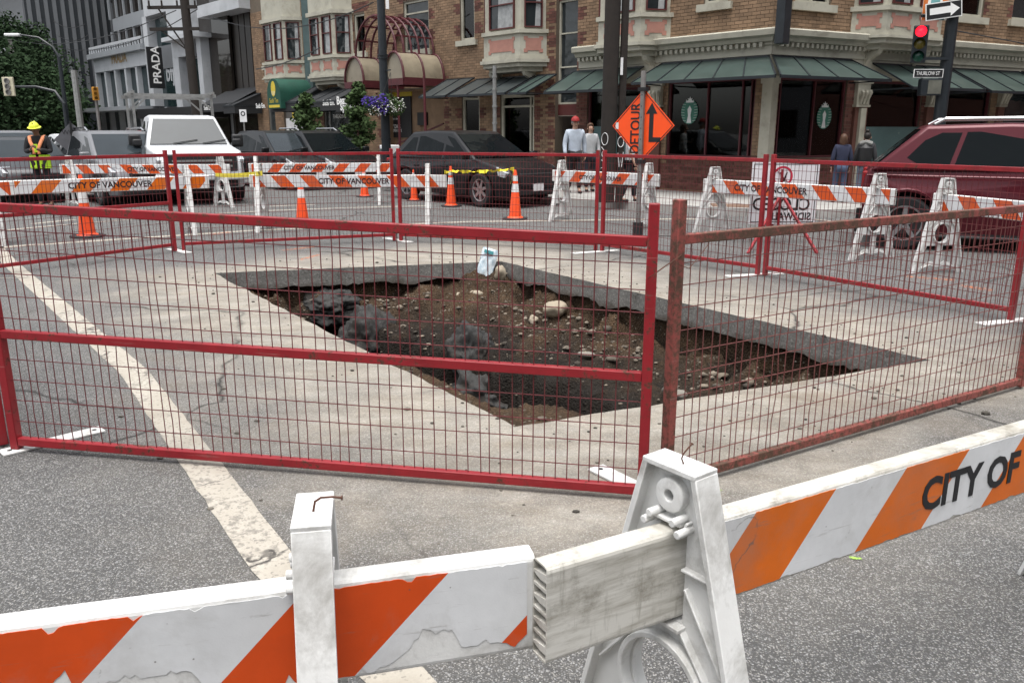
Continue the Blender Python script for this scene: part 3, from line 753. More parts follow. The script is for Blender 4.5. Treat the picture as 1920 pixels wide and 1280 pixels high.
def put_nail(t, x, rz, label, up=False):
    m = MB(); m.v = nl.v; m.f = nl.f; m.m = nl.m
    o = m.build('nail', M['rust'], t, True); o.location = (x, -.012, .965); o.rotation_euler = (0, R(-38) if up else 0, rz)
    if up: o.scale = (.75, .75, .75)
    return o
put_nail(bl, 2.045, R(-12), ''); put_nail(bn, .32, R(5), '', True)
# far barricades, set by where their legs stand
def far_bar(pa, pb, xa, xb, label, smat, text=True, yaw=None, bz=.80, hz=1.07, **kw):
    a, b = G(*pa), G(*pb); d = (b - a).normalized(); W = (b - a).length
    ly = (0, 0) if yaw is None else tuple(yaw - dirx(d) - R(90) for _ in (0, 1))
    t = barricade(a - d * xa, b, label, smat, xa + W + xb, (xa, xa + W), text, leg_yaw=ly, bz=bz, **kw)
    for c in t.children:
        if c.name.startswith('a_frame'): c.scale = (1, 1, hz / 1.07)
    return t
far_bar((8, 457), (360, 437), .35, .33, 'barricade with wide orange stripes in front of the worker and silver car', 'st_wide', tx=1.27, tsize=.125, seed=2)
far_bar((-230, 478), (-20, 462), .3, .42, 'barricade at the picture edge whose red striped board end overlaps its neighbour', 'st_back', text=False)
far_bar((140, 388), (420, 388), .2, .2, 'barricade half hidden behind the wide striped one, red sign above it', 'st_back', tx=1.45, tsize=.115, yaw=R(-35))
far_bar((494, 432), (805, 432), .16, .3, 'barricade facing the front with backward slanting stripes, cone behind its board', 'st_back', tx=1.12, tsize=.125)
far_bar((486, 384), (713, 382), .16, .3, 'barricade half hidden behind the one with backward slanting stripes', 'st_fwd_red', tx=.75, tsize=.12)
far_bar((1052, 413), (1212, 428), .2, .22, 'barricade with two clear round holed legs beside the detour sign', 'st_fwd_red', tx=.62, tsize=.1)
far_bar((1333, 450), (1633, 486), .18, .22, 'barricade standing in front of the closed sign', 'st_back', tx=.55, tsize=.125, yaw=R(196))
far_bar((1755, 511), (1990, 560), .16, .2, 'barricade in front of the rear wheel of the maroon car', 'st_back', text=False, yaw=R(190))
# ------------------------------------------------------------------ cones
def cone_thing():
    t = thing('traffic_cone', (0, 0, 0), 0, '', 'traffic cone', 'orange traffic cones round the works')
    H = .90; rr = lambda z: .122 + (.026 - .122) * z / H
    b = MB(); n = 8
    b.lathe([(.245, 0), (.25, .012), (.24, .03), (.13, .034), (.118, .05)], 8, Matrix.Rotation(R(22.5), 4, 'Z'))
    b.build('cone_base', M['rubber'], t, bevel=.004)
    b = MB().lathe([(.150, .034), (.136, .045), (rr(.06), .06), (rr(H - .02), H - .02), (.02, H), (.012, H), (.012, H - .05)], 24)
    b.build('cone_body', M['cone_orange'], t, True)
    for z0, z1 in ((.50, .65), (.70, .80)):
        MB().lathe([(rr(z0) + .0005, z0), (rr(z0) + .003, z0), (rr(z1) + .003, z1), (rr(z1) + .0005, z1)], 24).build('reflective_band', M['cone_white'], t, True)
    return t
cones = [((165, 444), 'traffic cone by the end of the wide white line, in front of the worker', 1.05), ((568, 423), 'traffic cone in front of the barricade with backward slanting stripes', .96),
         ((846, 387), 'traffic cone at the front wheel of the black crossover, tape tied to it', .95), ((966, 411), 'traffic cone in front of the bumper of the black crossover', 1.0),
         ((684, 369), 'traffic cone showing its foot below the half hidden barricade near the lamp post', .9), ((777, 376), 'small looking cone behind the round holed leg near the black crossover', .8), ((546, 356), 'traffic cone foot showing beneath the boards before the dark sedan', .8)]
pr = cone_thing()
for i, (px, lb, s) in enumerate(cones):
    o = pr if i == 0 else copy_tree(pr)
    o.location = G(*px); o['label'] = lb; o.scale = (s, s, s); o.rotation_euler = (0, 0, i * 1.3)
# ------------------------------------------------------------------ buildings along the two streets
def vdir(px):
    d = ray(px, 640 - FPX * math.tan(PITCH)); d.z = 0; return d.normalized()
c0 = G(1425, 374, .15); CB = Vector((c0.x * 1.05, c0.y * 1.05, 0))
uL, uR = vdir(-480), vdir(4000)
nL = Vector((-uL.y, uL.x, 0)); nR = Vector((uR.y, -uR.x, 0))
ML = Matrix((uL, nL, Vector((0, 0, 1)))).transposed().to_4x4(); ML.translation = CB
MR = Matrix((-uR, nR, Vector((0, 0, 1)))).transposed().to_4x4(); MR.translation = CB
MLi, MRi = ML.inverted(), MR.inverted()
XR = MLi @ MR
def fac(Mi, px, py, o=0.0):
    a = Mi @ Vector((0, 0, EYE)); d = Mi.to_3x3() @ ray(px, py)
    t = (o - a.y) / d.y; p = a + d * t
    return p.x, p.z
FL = lambda px, py, o=0.0: fac(MLi, px, py, o)
FR = lambda px, py, o=0.0: fac(MRi, px, py, o)
def rc(F, x0, x1, y0, y1, o=0.0):
    ym, xm = (y0 + y1) / 2, (x0 + x1) / 2
    a, b = F(x0, ym, o)[0], F(x1, ym, o)[0]; c, d = F(xm, y0, o)[1], F(xm, y1, o)[1]
    return min(a, b), max(a, b), min(c, d), max(c, d)
LZ = ML.to_euler().z
M['brick'] = mat('brick_tan', (.215, .140, .086), .85, .2, 3, .2, 60, island=.2, dirt=(.07, .045, .03), damt=.45, dscale=1.2)
M['brick_red'] = mat('brick_dark_red', (.115, .048, .036), .85, .2, 3, .2, 60, island=.35)
M['mortar'] = mat('mortar', (.13, .104, .078), .9, .2, 3)
M['cream'] = mat('cream_paint', (.40, .385, .315), .6, .1, 3, dirt=(.15, .13, .10), damt=.6, dscale=2)
M['pink_panel'] = mat('pink_terracotta', (.37, .185, .145), .8, .15, 6)
M['burgundy'] = mat('burgundy_paint', (.075, .014, .018), .5, .2, 5)
M['teal_glass'] = mat('teal_panel', (.08, .135, .135), .25, .12, 3)
def wavy_glass(name, col, rough, spec):
    g = N(name); co = g.coord('Object'); g.set(base=col, rough=rough, spec=spec); g.bump(g.noise(co, .9, 3), .35, .12); return g.m
M['dark_pane'] = wavy_glass('dark_pane', (.022, .027, .029), .04, .5)
M['curtain'] = mat('curtain', (.30, .31, .31), .8, .35, 7)
M['green_canopy'] = mat('green_canopy', (.043, .064, .057), .35, .25, 2, dirt=(.10, .12, .105), damt=.35, dscale=3)
M['dark_canopy'] = mat('dark_canopy', (.042, .050, .050), .4, .25, 2, dirt=(.07, .075, .07), damt=.4, dscale=3)
M['black_awning'] = mat('black_awning', (.017, .018, .020), .7, .2, 4)
M['green_awning'] = mat('green_awning', (.008, .060, .040), .6, .2, 4)
M['interior'] = mat('interior', (.10, .078, .062), .8, .3, .7)
M['pale_panel'] = mat('interior_pale', (.12, .11, .10), .8, .4, 1.2)  # even pale tone of the shutter panel
M['sash_red'] = mat('sash_red', (.085, .02, .018), .5, .15, 6)
M['yellow_sign'] = mat('yellow_sign', (.55, .42, .04), .5, .1, 6)
M['polycarb'] = mat('tan_polycarbonate', (.25, .215, .155), .3, .2, 2, spec=.6, dirt=(.12, .1, .075), damt=.5)
def glass(name, tint=.55):
    g = N(name); fr = g.n('Fresnel'); fr.inputs[0].default_value = 1.5
    tr = g.n('BsdfTransparent'); tr.inputs[0].default_value = (tint * .93, tint, tint * .98, 1)
    gl = g.n('BsdfGlossy'); gl.inputs['Roughness'].default_value = .02; gl.inputs[0].default_value = (.9, .9, .9, 1)
    mx = g.n('MixShader'); g.l(fr.outputs[0], mx.inputs[0]); g.l(tr.outputs[0], mx.inputs[1]); g.l(gl.outputs[0], mx.inputs[2])
    g.l(mx.outputs[0], g.t.nodes['Material Output'].inputs[0]); return g.m
M['glass'] = glass('shop_glass', .5)
bb = thing('brick_building', CB, LZ, 'tan brick corner building with cream bay windows, green glass awnings and coffee shop', 'building')
def bld(mb, name, m, parent=None, R_=False, **kw):
    return mb.build(name, m, parent if parent is not None else bb, xf=XR if R_ else None, **kw)
BRL, BRH = .215, .077
def brick_wall(x0, x1, z0, z1, holes, red, R_, name='bricks'):
    """backing sheet with the openings cut out, and courses of single bricks in front"""
    hs_ = [h for h in holes if h[1] > x0 and h[0] < x1]
    bk = MB(); bk.prism([(x0, z0), (x1, z0), (x1, z1 + 4), (x0, z1 + 4)], -.30, -.012, ((0, 0, 0), (1, 0, 0), (0, 0, 1), (0, 1, 0)),
                        [[(max(h[0], x0 + .01), max(h[2], z0 + .005)), (min(h[1], x1 - .01), max(h[2], z0 + .005)), (min(h[1], x1 - .01), h[3]), (max(h[0], x0 + .01), h[3])] for h in hs_])
    bld(bk, 'wall', M['mortar'], None, R_)
    mb = MB(); row = 0; z = z0
    while z < z1:
        cuts = sorted((h[0], h[1]) for h in hs_ if h[2] < z + BRH - .01 and h[3] > z + .005)
        segs = []; x = x0
        for a, b in cuts:
            if a > x: segs.append((x, a))
            x = max(x, b)
        if x < x1: segs.append((x, x1))
        for a, b in segs:
            off = (row % 2) * BRL / 2; k = math.floor((a - x0 - off) / BRL)
            while True:
                q0 = max(a, x0 + off + k * BRL); q1 = min(b, x0 + off + (k + 1) * BRL); k += 1
                if q0 >= b: break
                if q1 - q0 < .035: continue
                cx = (q0 + q1) / 2; mi = 1 if any(r[0] <= cx <= r[1] and r[2] <= z <= r[3] and (not r[4] or (row // 4) % 2 == 0 or r[0] + .12 < cx < r[1] - .12) for r in red) else 0
                e = random.uniform(-.003, .004)
                a0, a1, b0, b1 = q0 + .005, q1 - .005, z + .004, z + BRH - .006
                mb.add([(a0, -.012, b0), (a1, -.012, b0), (a1, -.012, b1), (a0, -.012, b1), (a0, e, b0), (a1, e, b0), (a1, e, b1), (a0, e, b1)],
                       [(7, 6, 5, 4), (0, 4, 5, 1), (2, 6, 7, 3), (1, 5, 6, 2), (3, 7, 4, 0)], mi)
        z += BRH; row += 1
    bld(mb, name, [M['brick'], M['brick_red']], None, R_, kind='stuff')
ZT = 6.4
def grow(r, d): return (r[0] - d, r[1] + d, r[2] - d, r[3] + d)
# openings on the long facade, measured in the photo
sbx = rc(FL, 1250, 1408, 168, 297); sbx = (.32, sbx[1], .98, 2.74)
sw2 = rc(FL, 1100, 1213, 172, 300); sw2 = (sw2[0], sw2[1], .85, 2.66)
door = rc(FL, 1042, 1082, 15, 200); door = (door[0], door[1], .15, 5.9)
shop = rc(FL, 938, 1001, 182, 292); shop = (shop[0], shop[1], .62, 2.62)
curt = rc(FL, 866, 899, 184, 250); curt = (curt[0], curt[1], .95, 2.6)
ent = rc(FL, 716, 832, 150, 280); ent = (ent[0], ent[1], .15, 2.95)
spa = rc(FL, 608, 668, 205, 268); spa = (spa[0], spa[1], .75, 2.6)
pan = rc(FL, 533, 575, 205, 260); pan = (pan[0], pan[1], .15, 2.6)
drl = rc(FL, 505, 517, 205, 260); drl = (drl[0], drl[1], .15, 2.6)
w1 = rc(FL, 862, 889, -60, 76); w2 = rc(FL, 757, 804, 8, 97); w3 = rc(FL, 664, 684, 14, 100); w4 = rc(FL, 494, 506, 55, 124); wr = rc(FL, 1322, 1367, -90, 6)
w1 = (w1[0], w1[1], w1[2], 5.9); w3 = (w3[0], w3[1], w3[2], 5.6); w4 = (w4[0], w4[1], w4[2], 5.8); wr = (wr[0], wr[1], wr[2], 6.1); w2 = (w2[0], w2[1], w2[2], 5.7)
bays = [rc(FL, 1112, 1240, 30, 105, .35), rc(FL, 903, 1008, 62, 122, .35), rc(FL, 583, 650, 105, 148, .35), rc(FL, 498, 556, 112, 148, .35)]
SEND = FL(478, 150)[0]
op = [sbx, sw2, door, shop, curt, ent, spa, pan, drl, w1, w2, w3, w4, wr]
bayh = [(b[0] + .12, b[1] - .12, 3.75, 9) for b in bays]
red = [(h[0] - .30, h[0], h[2], h[3] + .3, True) for h in (door, curt, shop, ent, w1, w2, w3, spa)] + [(h[1], h[1] + .30, h[2], h[3] + .3, True) for h in (door, curt, shop, ent, w1, w2, w3, spa)]
red += [(h[0] - .05, h[1] + .05, h[3], h[3] + .32, False) for h in (w1, w2, w3, door)] + [(0, SEND, .15, .75, False), (sw2[0] - .3, sw2[1] + .35, 0, 2.7, False), (0, sbx[1] + .05, .15, 1.0, False)]
brick_wall(0, SEND, .12, ZT, op + bayh, red, False)
# openings on the right facade (x is negative there)
r1 = rc(FR, 1440, 1582, 170, 297); r1 = (r1[0], -.32, .98, 2.74)
r2 = rc(FR, 1626, 1727, 172, 236); r2 = (r2[0], r2[1], .95, 2.74)
r3 = rc(FR, 1768, 1856, 172, 236); r3 = (r3[0], r3[1], .95, 2.74)
r4 = rc(FR, 1882, 1990, 172, 236); r4 = (r4[0], r4[1], .95, 2.74)
rw1 = rc(FR, 1495, 1562, -90, 8); rw2 = rc(FR, 1790, 1848, -40, 32); rw3 = rc(FR, 1902, 1950, -40, 40)
rw1, rw2, rw3 = [(q[0], q[1], q[2], 6.1) for q in (rw1, rw2, rw3)]
rbay = rc(FR, 1619, 1768, 20, 78, .35)
red2 = [(h[0] - .18, h[0], h[2], h[3] + .2, True) for h in (rw1, rw2, rw3)] + [(h[1], h[1] + .18, h[2], h[3] + .2, True) for h in (rw1, rw2, rw3)] + [(-16, 0, .15, 1.0, False), (r2[1], r1[0], 0, 2.8, False), (r3[1], r2[0], 0, 2.8, False)]
brick_wall(-16, 0, .12, ZT, [r1, r2, r3, r4, rw1, rw2, rw3, (rbay[0] + .12, rbay[1] - .12, 3.75, 9)], red2, True)
# window = frame with sash bars, pane and, where it shows, a curtain
def window(r, R_=False, fm='cream', frame=.07, bars=(), mids=(), pane='dark_pane', rec=.14, sill=True, cur=None, par=None, sillm='cream', po=0.0):
    x0, x1, z0, z1 = r; mb = MB()
    d0, d1 = po - rec, po - rec + .09
    for a, b in (((x0, d0, z0), (x0 + frame, d1, z1)), ((x1 - frame, d0, z0), (x1, d1, z1)), ((x0 + frame, d0, z0), (x1 - frame, d1, z0 + frame)), ((x0 + frame, d0, z1 - frame), (x1 - frame, d1, z1))): mb.b2(a, b)
    for x in bars: mb.b2((x - frame * .35, d0 + .002, z0 + frame), (x + frame * .35, d1 - .004, z1 - frame))
    for z in mids: mb.b2((x0 + frame, d0 + .004, z - frame * .35), (x1 - frame, d1 - .007, z + frame * .35))
    w_ = bld(mb, 'window', M[fm], par, R_)
    pm = MB().b2((x0 + frame * .8, d0 + .03, z0 + frame * .8), (x1 - frame * .8, d0 + .036, z1 - frame * .8)).build('pane', M[pane], w_, xf=XR if R_ else None)
    if cur:
        cm = MB(); n = 12
        for a, b in cur:
            xa, xb = x0 + (x1 - x0) * a, x0 + (x1 - x0) * b
            pts = [(xa + (xb - xa) * i / n, d0 - .12 + .025 * math.sin(i * 2.3)) for i in range(n + 1)]
            cm.add([(p[0], p[1], z) for p in pts for z in (z0, z1)], [(2 * i, 2 * i + 2, 2 * i + 3, 2 * i + 1) for i in range(n)])
        cm.build('curtain', M['curtain'], w_, xf=XR if R_ else None)
    if sill and par is None:
        MB().b2((x0 - .14, -.1, z0 - .16), (x1 + .14, .09, z0 - .003)).build('sill', M[sillm], w_, xf=XR if R_ else None)
    return w_
for r, kw in ((w1, dict(cur=[(0, 1)], pane='glass')), (w2, dict(fm='cream', mids=(w2[2] + 1.2,))), (w3, dict(cur=[(.1, .9)], pane='glass')), (w4, dict(cur=[(0, .9)], pane='glass')), (wr, dict(fm='cream', bars=((wr[0] + wr[1]) / 2,), cur=[(0, .3), (.6, 1)], pane='glass'))):
    window(r, sill=True, **kw)
window(rw1, True, bars=((rw1[0] + rw1[1]) / 2,), cur=[(0, .9)], pane='glass'); window(rw2, True, cur=[(0, .55)], pane='glass'); window(rw3, True)
# dark rooms behind the glass
def room(r, R_, depth=3.2, m='interior', z0=.16):
    x0, x1 = r[0] - .1, r[1] + .1; mb = MB()
    mb.b2((x0, -depth, z0), (x1, -depth + .05, r[3] + .3)); mb.b2((x0, -depth + .05, z0), (x1, -.31, z0 + .02)); mb.b2((x0, -depth + .05, r[3] + .25), (x1, -.31, r[3] + .3))
    mb.b2((x0 - .05, -depth, z0), (x0, -.31, r[3] + .3)); mb.b2((x1, -depth, z0), (x1 + .05, -.31, r[3] + .3))
    bld(mb, 'interior', M[m], None, R_)
room((.7, sbx[1], 0, 2.8), False, 4.6); room(sw2, False, 1.2); room(shop, False, 2, 'interior'); room((r1[0], -.9, 0, 2.8), True, 4.0); room(r2, True, 2.0); room(r3, True, 2.0)
for r in (w1, w3, w4, wr, curt): room((r[0], r[1], 0, r[3]), False, .9, 'interior', r[2] - .1)
for r in (rw1, rw2): room((r[0], r[1], 0, r[3]), True, .9, 'interior', r[2] - .1)
# coffee shop fronts
x_ = FL(1385, 240)[0]
window(sbx, fm='burgundy', frame=.05, bars=(FL(1321, 240)[0], x_, FL(1402, 240)[0]), mids=(), pane='glass', sill=False)
window(sw2, fm='burgundy', frame=.06, bars=(FL(1160, 240)[0],), pane='glass', sill=False)
bld(MB().b2((sw2[0] + .06, -.10, sw2[2] + .06), (sw2[1] - .06, -.08, FL(1160, 237)[1])), 'opaque_panel', M['teal_glass'])
window(r1, True, fm='burgundy', frame=.05, bars=(FR(1462, 240)[0], FR(1526, 240)[0]), pane='glass', sill=False)
window(r2, True, fm='burgundy', frame=.05, pane='glass', sill=False, bars=())
bld(MB().b2((r2[0] - .0, .004, .55), (r2[1], .02, FR(1665, 238)[1])), 'opaque_panel', M['teal_glass'], None, True)
window(r3, True, fm='burgundy', frame=.05, pane='glass', sill=False); window(r4, True, fm='burgundy', frame=.05, pane='dark_pane', sill=False)
window(shop, fm='cream', frame=.09, bars=(FL(992, 240)[0],), mids=(2.28,), pane='glass', sill=False)
window(curt, fm='cream', frame=.08, cur=[(.05, .95)], pane='glass', sill=False)
window(spa, fm='galv', frame=.06, bars=(FL(617, 240)[0],), pane='dark_pane', sill=False)
window(drl, fm='galv', frame=.06, pane='dark_pane', sill=False)
# entrance door column
dm = MB(); dz = 2.05
window((door[0], door[1], 2.3, 5.0), fm='cream', frame=.05, bars=(), mids=(3.28, 4.15), sill=False, rec=.22)
bld(MB().b2((door[0], -.24, 2.0), (door[1], -.12, 2.3)), 'door_header', M['sash_red']); bld(MB().b2((door[0], -.24, 5.0), (door[1], -.1, 5.9)), 'door_header', M['sash_red'])
bld(MB().b2((door[0], -1.4, .15), (door[1], -1.35, 2.0)).b2((door[0] - .05, -1.35, .15), (door[0], -.31, 2.0)).b2((door[1], -1.35, .15), (door[1] + .05, -.31, 2.0)), 'doorway', M['interior'])
bld(MB().b2((door[0], -.16, 1.98), (door[1], -.13, 2.03)), 'door_lintel', M['cream'])
# recessed stair entrance with price boards
em = MB(); em.b2((ent[0], -.6, .15), (ent[1], -.52, 2.95)).b2((ent[0] - .05, -.52, .15), (ent[0], -.31, 2.95)).b2((ent[1], -.52, .15), (ent[1] + .05, -.31, 2.95)).b2((ent[0], -.52, 2.9), (ent[1], -.31, 2.95))
bld(em, 'entrance_recess', M['brick'])
q = rc(FL, 734, 771, 182, 258, -.48); bo = bld(MB().b2((q[0], -.52, q[2]), (q[1], -.47, q[3])), 'price_board', M['black'])
for i, (t_, sz, dz_) in enumerate((('Vegan Thai', .16, .72), ('Noodle Bowls', .13, .58), ('lunch  dinner', .10, .36), ('7 DAYS', .2, .12), ('OPEN LATE', .14, .02))):
    lettering(t_, sz, M['white_paint'], bo, (q[1] - .06, -.465, q[2] + (q[3] - q[2]) * (.12 + dz_ * .9)), (-1, 0, 0), (0, 0, 1), sx=.8)
q = rc(FL, 734, 771, 170, 181, -.48); bld(MB().b2((q[0], -.52, q[2]), (q[1], -.48, q[3])), 'menu_sign', M['yellow_sign'])
q = rc(FL, 785, 801, 211, 235, -.48); bld(MB().b2((q[0], -.52, q[2]), (q[1], -.42, q[3])), 'wall_box', M['black'])
# cream cornice with dentils over the coffee shop, both facades
Z0 = FL(1417, 105)[1]; Z1 = FL(1417, 88)[1]; Z2 = FL(1417, 82, .1)[1]; Z3 = FL(1417, 55, .3)[1]
prof = [(0.0, Z0), (.10, Z0), (.10, Z1), (.15, Z1 + .01), (.15, Z2), (.24, Z2 + .02), (.27, Z2 + .10), (.38, Z3 - .14), (.40, Z3 - .03), (.36, Z3), (0.0, Z3 + .02)]
CEND = FL(1090, 105)[0]
for R_, x0, x1, sg in ((False, 0, CEND, 1), (True, -16, 0, -1)):
    mb = MB(); n = len(prof); vs = []
    mit = lambda o: o * .72
    for o, z in prof: vs += [((x0 - mit(o)) if not R_ else x0, o, z), (x1 if not R_ else x1 + mit(o), o, z)]
    mb.add(vs, [(2 * i, 2 * i + 1, (2 * i + 3) % (2 * n), (2 * i + 2) % (2 * n)) for i in range(n)] + [tuple(2 * i for i in reversed(range(n))), tuple(2 * i + 1 for i in range(n))])
    co_ = bld(mb, 'cornice', M['cream'], None, R_)
    dm = MB(); x = x0 + .1
    while x < x1 - .08:
        dm.b2((x, .148, Z2 - .085), (x + .075, .215, Z2 + .005)); x += .15
    dm.build('dentils', M['cream'], co_, xf=XR if R_ else None, kind='stuff')
# fascia under the cornice and the corner column
bld(MB().b2((-.05, -.02, 2.76), (CEND, .06, Z0 - .004)), 'fascia', M['cream'])
bld(MB().b2((-16, -.02, 2.76), (-.0, .055, Z0 - .004)), 'fascia', M['cream'], None, True)
colm = MB().b2((-.13, -.20, .15), (.12, .05, 2.76)); colm.b2((-.16, -.22, .15), (.15, .08, .45)); colm.b2((-.16, -.22, 2.6), (.15, .08, 2.757))
bld(colm, 'corner_column', M['cream'])
def pilaster(F, xpx, R_, wd=.32):
    x = F(xpx, 240)[0]; zc = F(xpx, 201)[1]; mb = MB()
    p = bld(MB().b2((x - wd / 2, -.1, .15), (x + wd / 2, .075, zc)), 'pilaster', M['brick_red'], None, R_)
    cm = MB().b2((x - wd / 2 - .03, -.08, zc), (x + wd / 2 + .03, .12, zc + .05)).b2((x - wd / 2, -.08, zc + .05), (x + wd / 2, .10, 2.75)).b2((x - wd / 2 - .05, -.08, 2.66), (x + wd / 2 + .05, .13, 2.757))
    for k in range(-1, 2):
        cm.tube([(x + k * .11, .10, zc + .07), (x + k * .11, .14, zc + .2), (x + k * .13, .19, zc + .33), (x + k * .14, .16, zc + .36)], .045, 6)
    cm.build('capital', M['cream'], p, xf=XR if R_ else None)
    return p
pilaster(FL, 1231, False); p = pilaster(FR, 1607, True, .42); pilaster(FR, 1737, True, .3); pilaster(FR, 1868, True, .26)
x = FR(1607, 240)[0]; MB().b2((x - .09, .076, .3), (x + .09, .15, FR(1607, 203)[1])).build('shaft', M['cream'], p, xf=XR)
# bay windows
def bay(r, R_, panels=2, zb=3.5, zp=3.66, zs=4.28, zw=5.6, dep=.62, splay=.42):
    x0, x1 = r[0], r[1]
    pl = lambda e: [(x0 - e, 0), (x0 + splay - e * .4, dep + e), (x1 - splay + e * .4, dep + e), (x1 + e, 0)]
    O = ((0, 0, 0), (1, 0, 0), (0, 1, 0), (0, 0, 1))
    mb = MB(); mb.prism(pl(0), zp, zs, O); mb.prism(pl(-.04), zs, 8.5, O)
    b = bld(mb, 'bay_window', M['cream'], None, R_)
    lm = MB(); lm.prism(pl(.07), zs - .05, zs + .05, O); lm.prism(pl(.05), zp - .06, zp + .02, O); lm.prism(pl(.11), zb + .03, zp - .06, O); lm.prism(pl(.02), zb - .08, zb + .03, O); lm.prism(pl(-.15), zb - .2, zb - .08, O); lm.prism(pl(.06), zw + .06, zw + .2, O)
    lm.build('ledge', M['cream'], b, xf=XR if R_ else None, kind='stuff')
    P = [Vector((p[0], p[1], 0)) for p in pl(0)]
    for k in range(3):
        a, c_ = P[k], P[k + 1]; d = c_ - a; L = d.length; u = d / L; nn = Vector((-u.y, u.x, 0))
        if nn.y < -.01 or (abs(nn.y) < .01): nn = -nn
        if k != 1 and nn.y < 0: nn = -nn
        np_ = panels if k == 1 else 1
        for i in range(np_):
            s0 = L * (i + .14) / np_; s1 = L * (i + .86) / np_; h = (zs - zp)
            pm = MB(); zc0, zc1 = zp + h * .16, zs - h * .2; e = .05
            poly = [(s0, zc0), (s0 + 2.2 * e, zc0), (s0 + 2.2 * e, zc0 + e), (s1 - 2.2 * e, zc0 + e), (s1 - 2.2 * e, zc0), (s1, zc0), (s1, zc0 + 2 * e), (s1 - e, zc0 + 2 * e), (s1 - e, zc1 - 2 * e), (s1, zc1 - 2 * e), (s1, zc1), (s1 - 2.2 * e, zc1), (s1 - 2.2 * e, zc1 - e), (s0 + 2.2 * e, zc1 - e), (s0 + 2.2 * e, zc1), (s0, zc1), (s0, zc1 - 2 * e), (s0 + e, zc1 - 2 * e), (s0 + e, zc0 + 2 * e), (s0, zc0 + 2 * e)]
            pm.prism(poly, .001, .012, (a, u, (0, 0, 1), nn)); pm.build('panel', M['pink_panel'], b, xf=XR if R_ else None)
            f0, f1 = L * (i + .16) / np_, L * (i + .84) / np_
            # sash: dark pane framed in oxblood inside cream casing
            wm_ = MB(); fw = .032
            for aa, bb_, z0_, z1_ in ((f0, f0 + fw, zs + .1, zw), (f1 - fw, f1, zs + .1, zw), (f0 + fw, f1 - fw, zs + .1, zs + .1 + fw), (f0 + fw, f1 - fw, zw - fw, zw), (f0 + fw, f1 - fw, (zs + zw) / 2 + .1, (zs + zw) / 2 + .1 + fw)):
                wm_.prism([(aa, z0_), (bb_, z0_), (bb_, z1_), (aa, z1_)], -.038, .02, (a, u, (0, 0, 1), nn))
            wm_.build('sash', M['sash_red'], b, xf=XR if R_ else None)
            MB().prism([(f0 + fw, zs + .1 + fw), (f1 - fw, zs + .1 + fw), (f1 - fw, zw - fw), (f0 + fw, zw - fw)], -.036, -.03, (a, u, (0, 0, 1), nn)).build('pane', M['dark_pane'], b, xf=XR if R_ else None)
            # lower half curtain seen through the pane
            c0_ = f0 + fw + (f1 - f0) * .05; c1_ = f0 + fw + (f1 - f0) * (.35 + .3 * ((i + k) % 2))
            MB().prism([(c0_, zs + .1 + fw), (c1_, zs + .1 + fw), (c1_ - .05, zw - fw), (c0_, zw - fw)], -.029, -.026, (a, u, (0, 0, 1), nn)).build('blind', M['curtain'], b, xf=XR if R_ else None)
    for fx in (.2, .8):
        bk = MB(); xx = x0 + (x1 - x0) * fx
        bk.prism([(0, zb - .2), (.45, zb - .2), (.40, zb - .30), (.15, zb - .42), (0, zb - .62)], -.06, .06, ((xx, 0, 0), (0, 1, 0), (0, 0, 1), (1, 0, 0)))
        bk.build('bracket', M['cream'], b, xf=XR if R_ else None)
    return b
zsil = lambda F, x, y: F(x, y, .6)[1]
bay(bays[0], False, 1, 3.55, 3.72, zsil(FL, 1200, 28), 5.9); bay(bays[1], False, 1, zsil(FL, 955, 122) + .02, zsil(FL, 955, 108), zsil(FL, 955, 61), 5.5)
bay(bays[2], False, 2, zsil(FL, 620, 148) + .03, zsil(FL, 620, 137), zsil(FL, 620, 106), 5.6); bay(bays[3], False, 2, zsil(FL, 527, 150) + .03, zsil(FL, 527, 142), zsil(FL, 527, 117), 5.7)
bay(rbay, True, 2, 3.6, 3.75, zsil(FR, 1690, 17), 5.9)
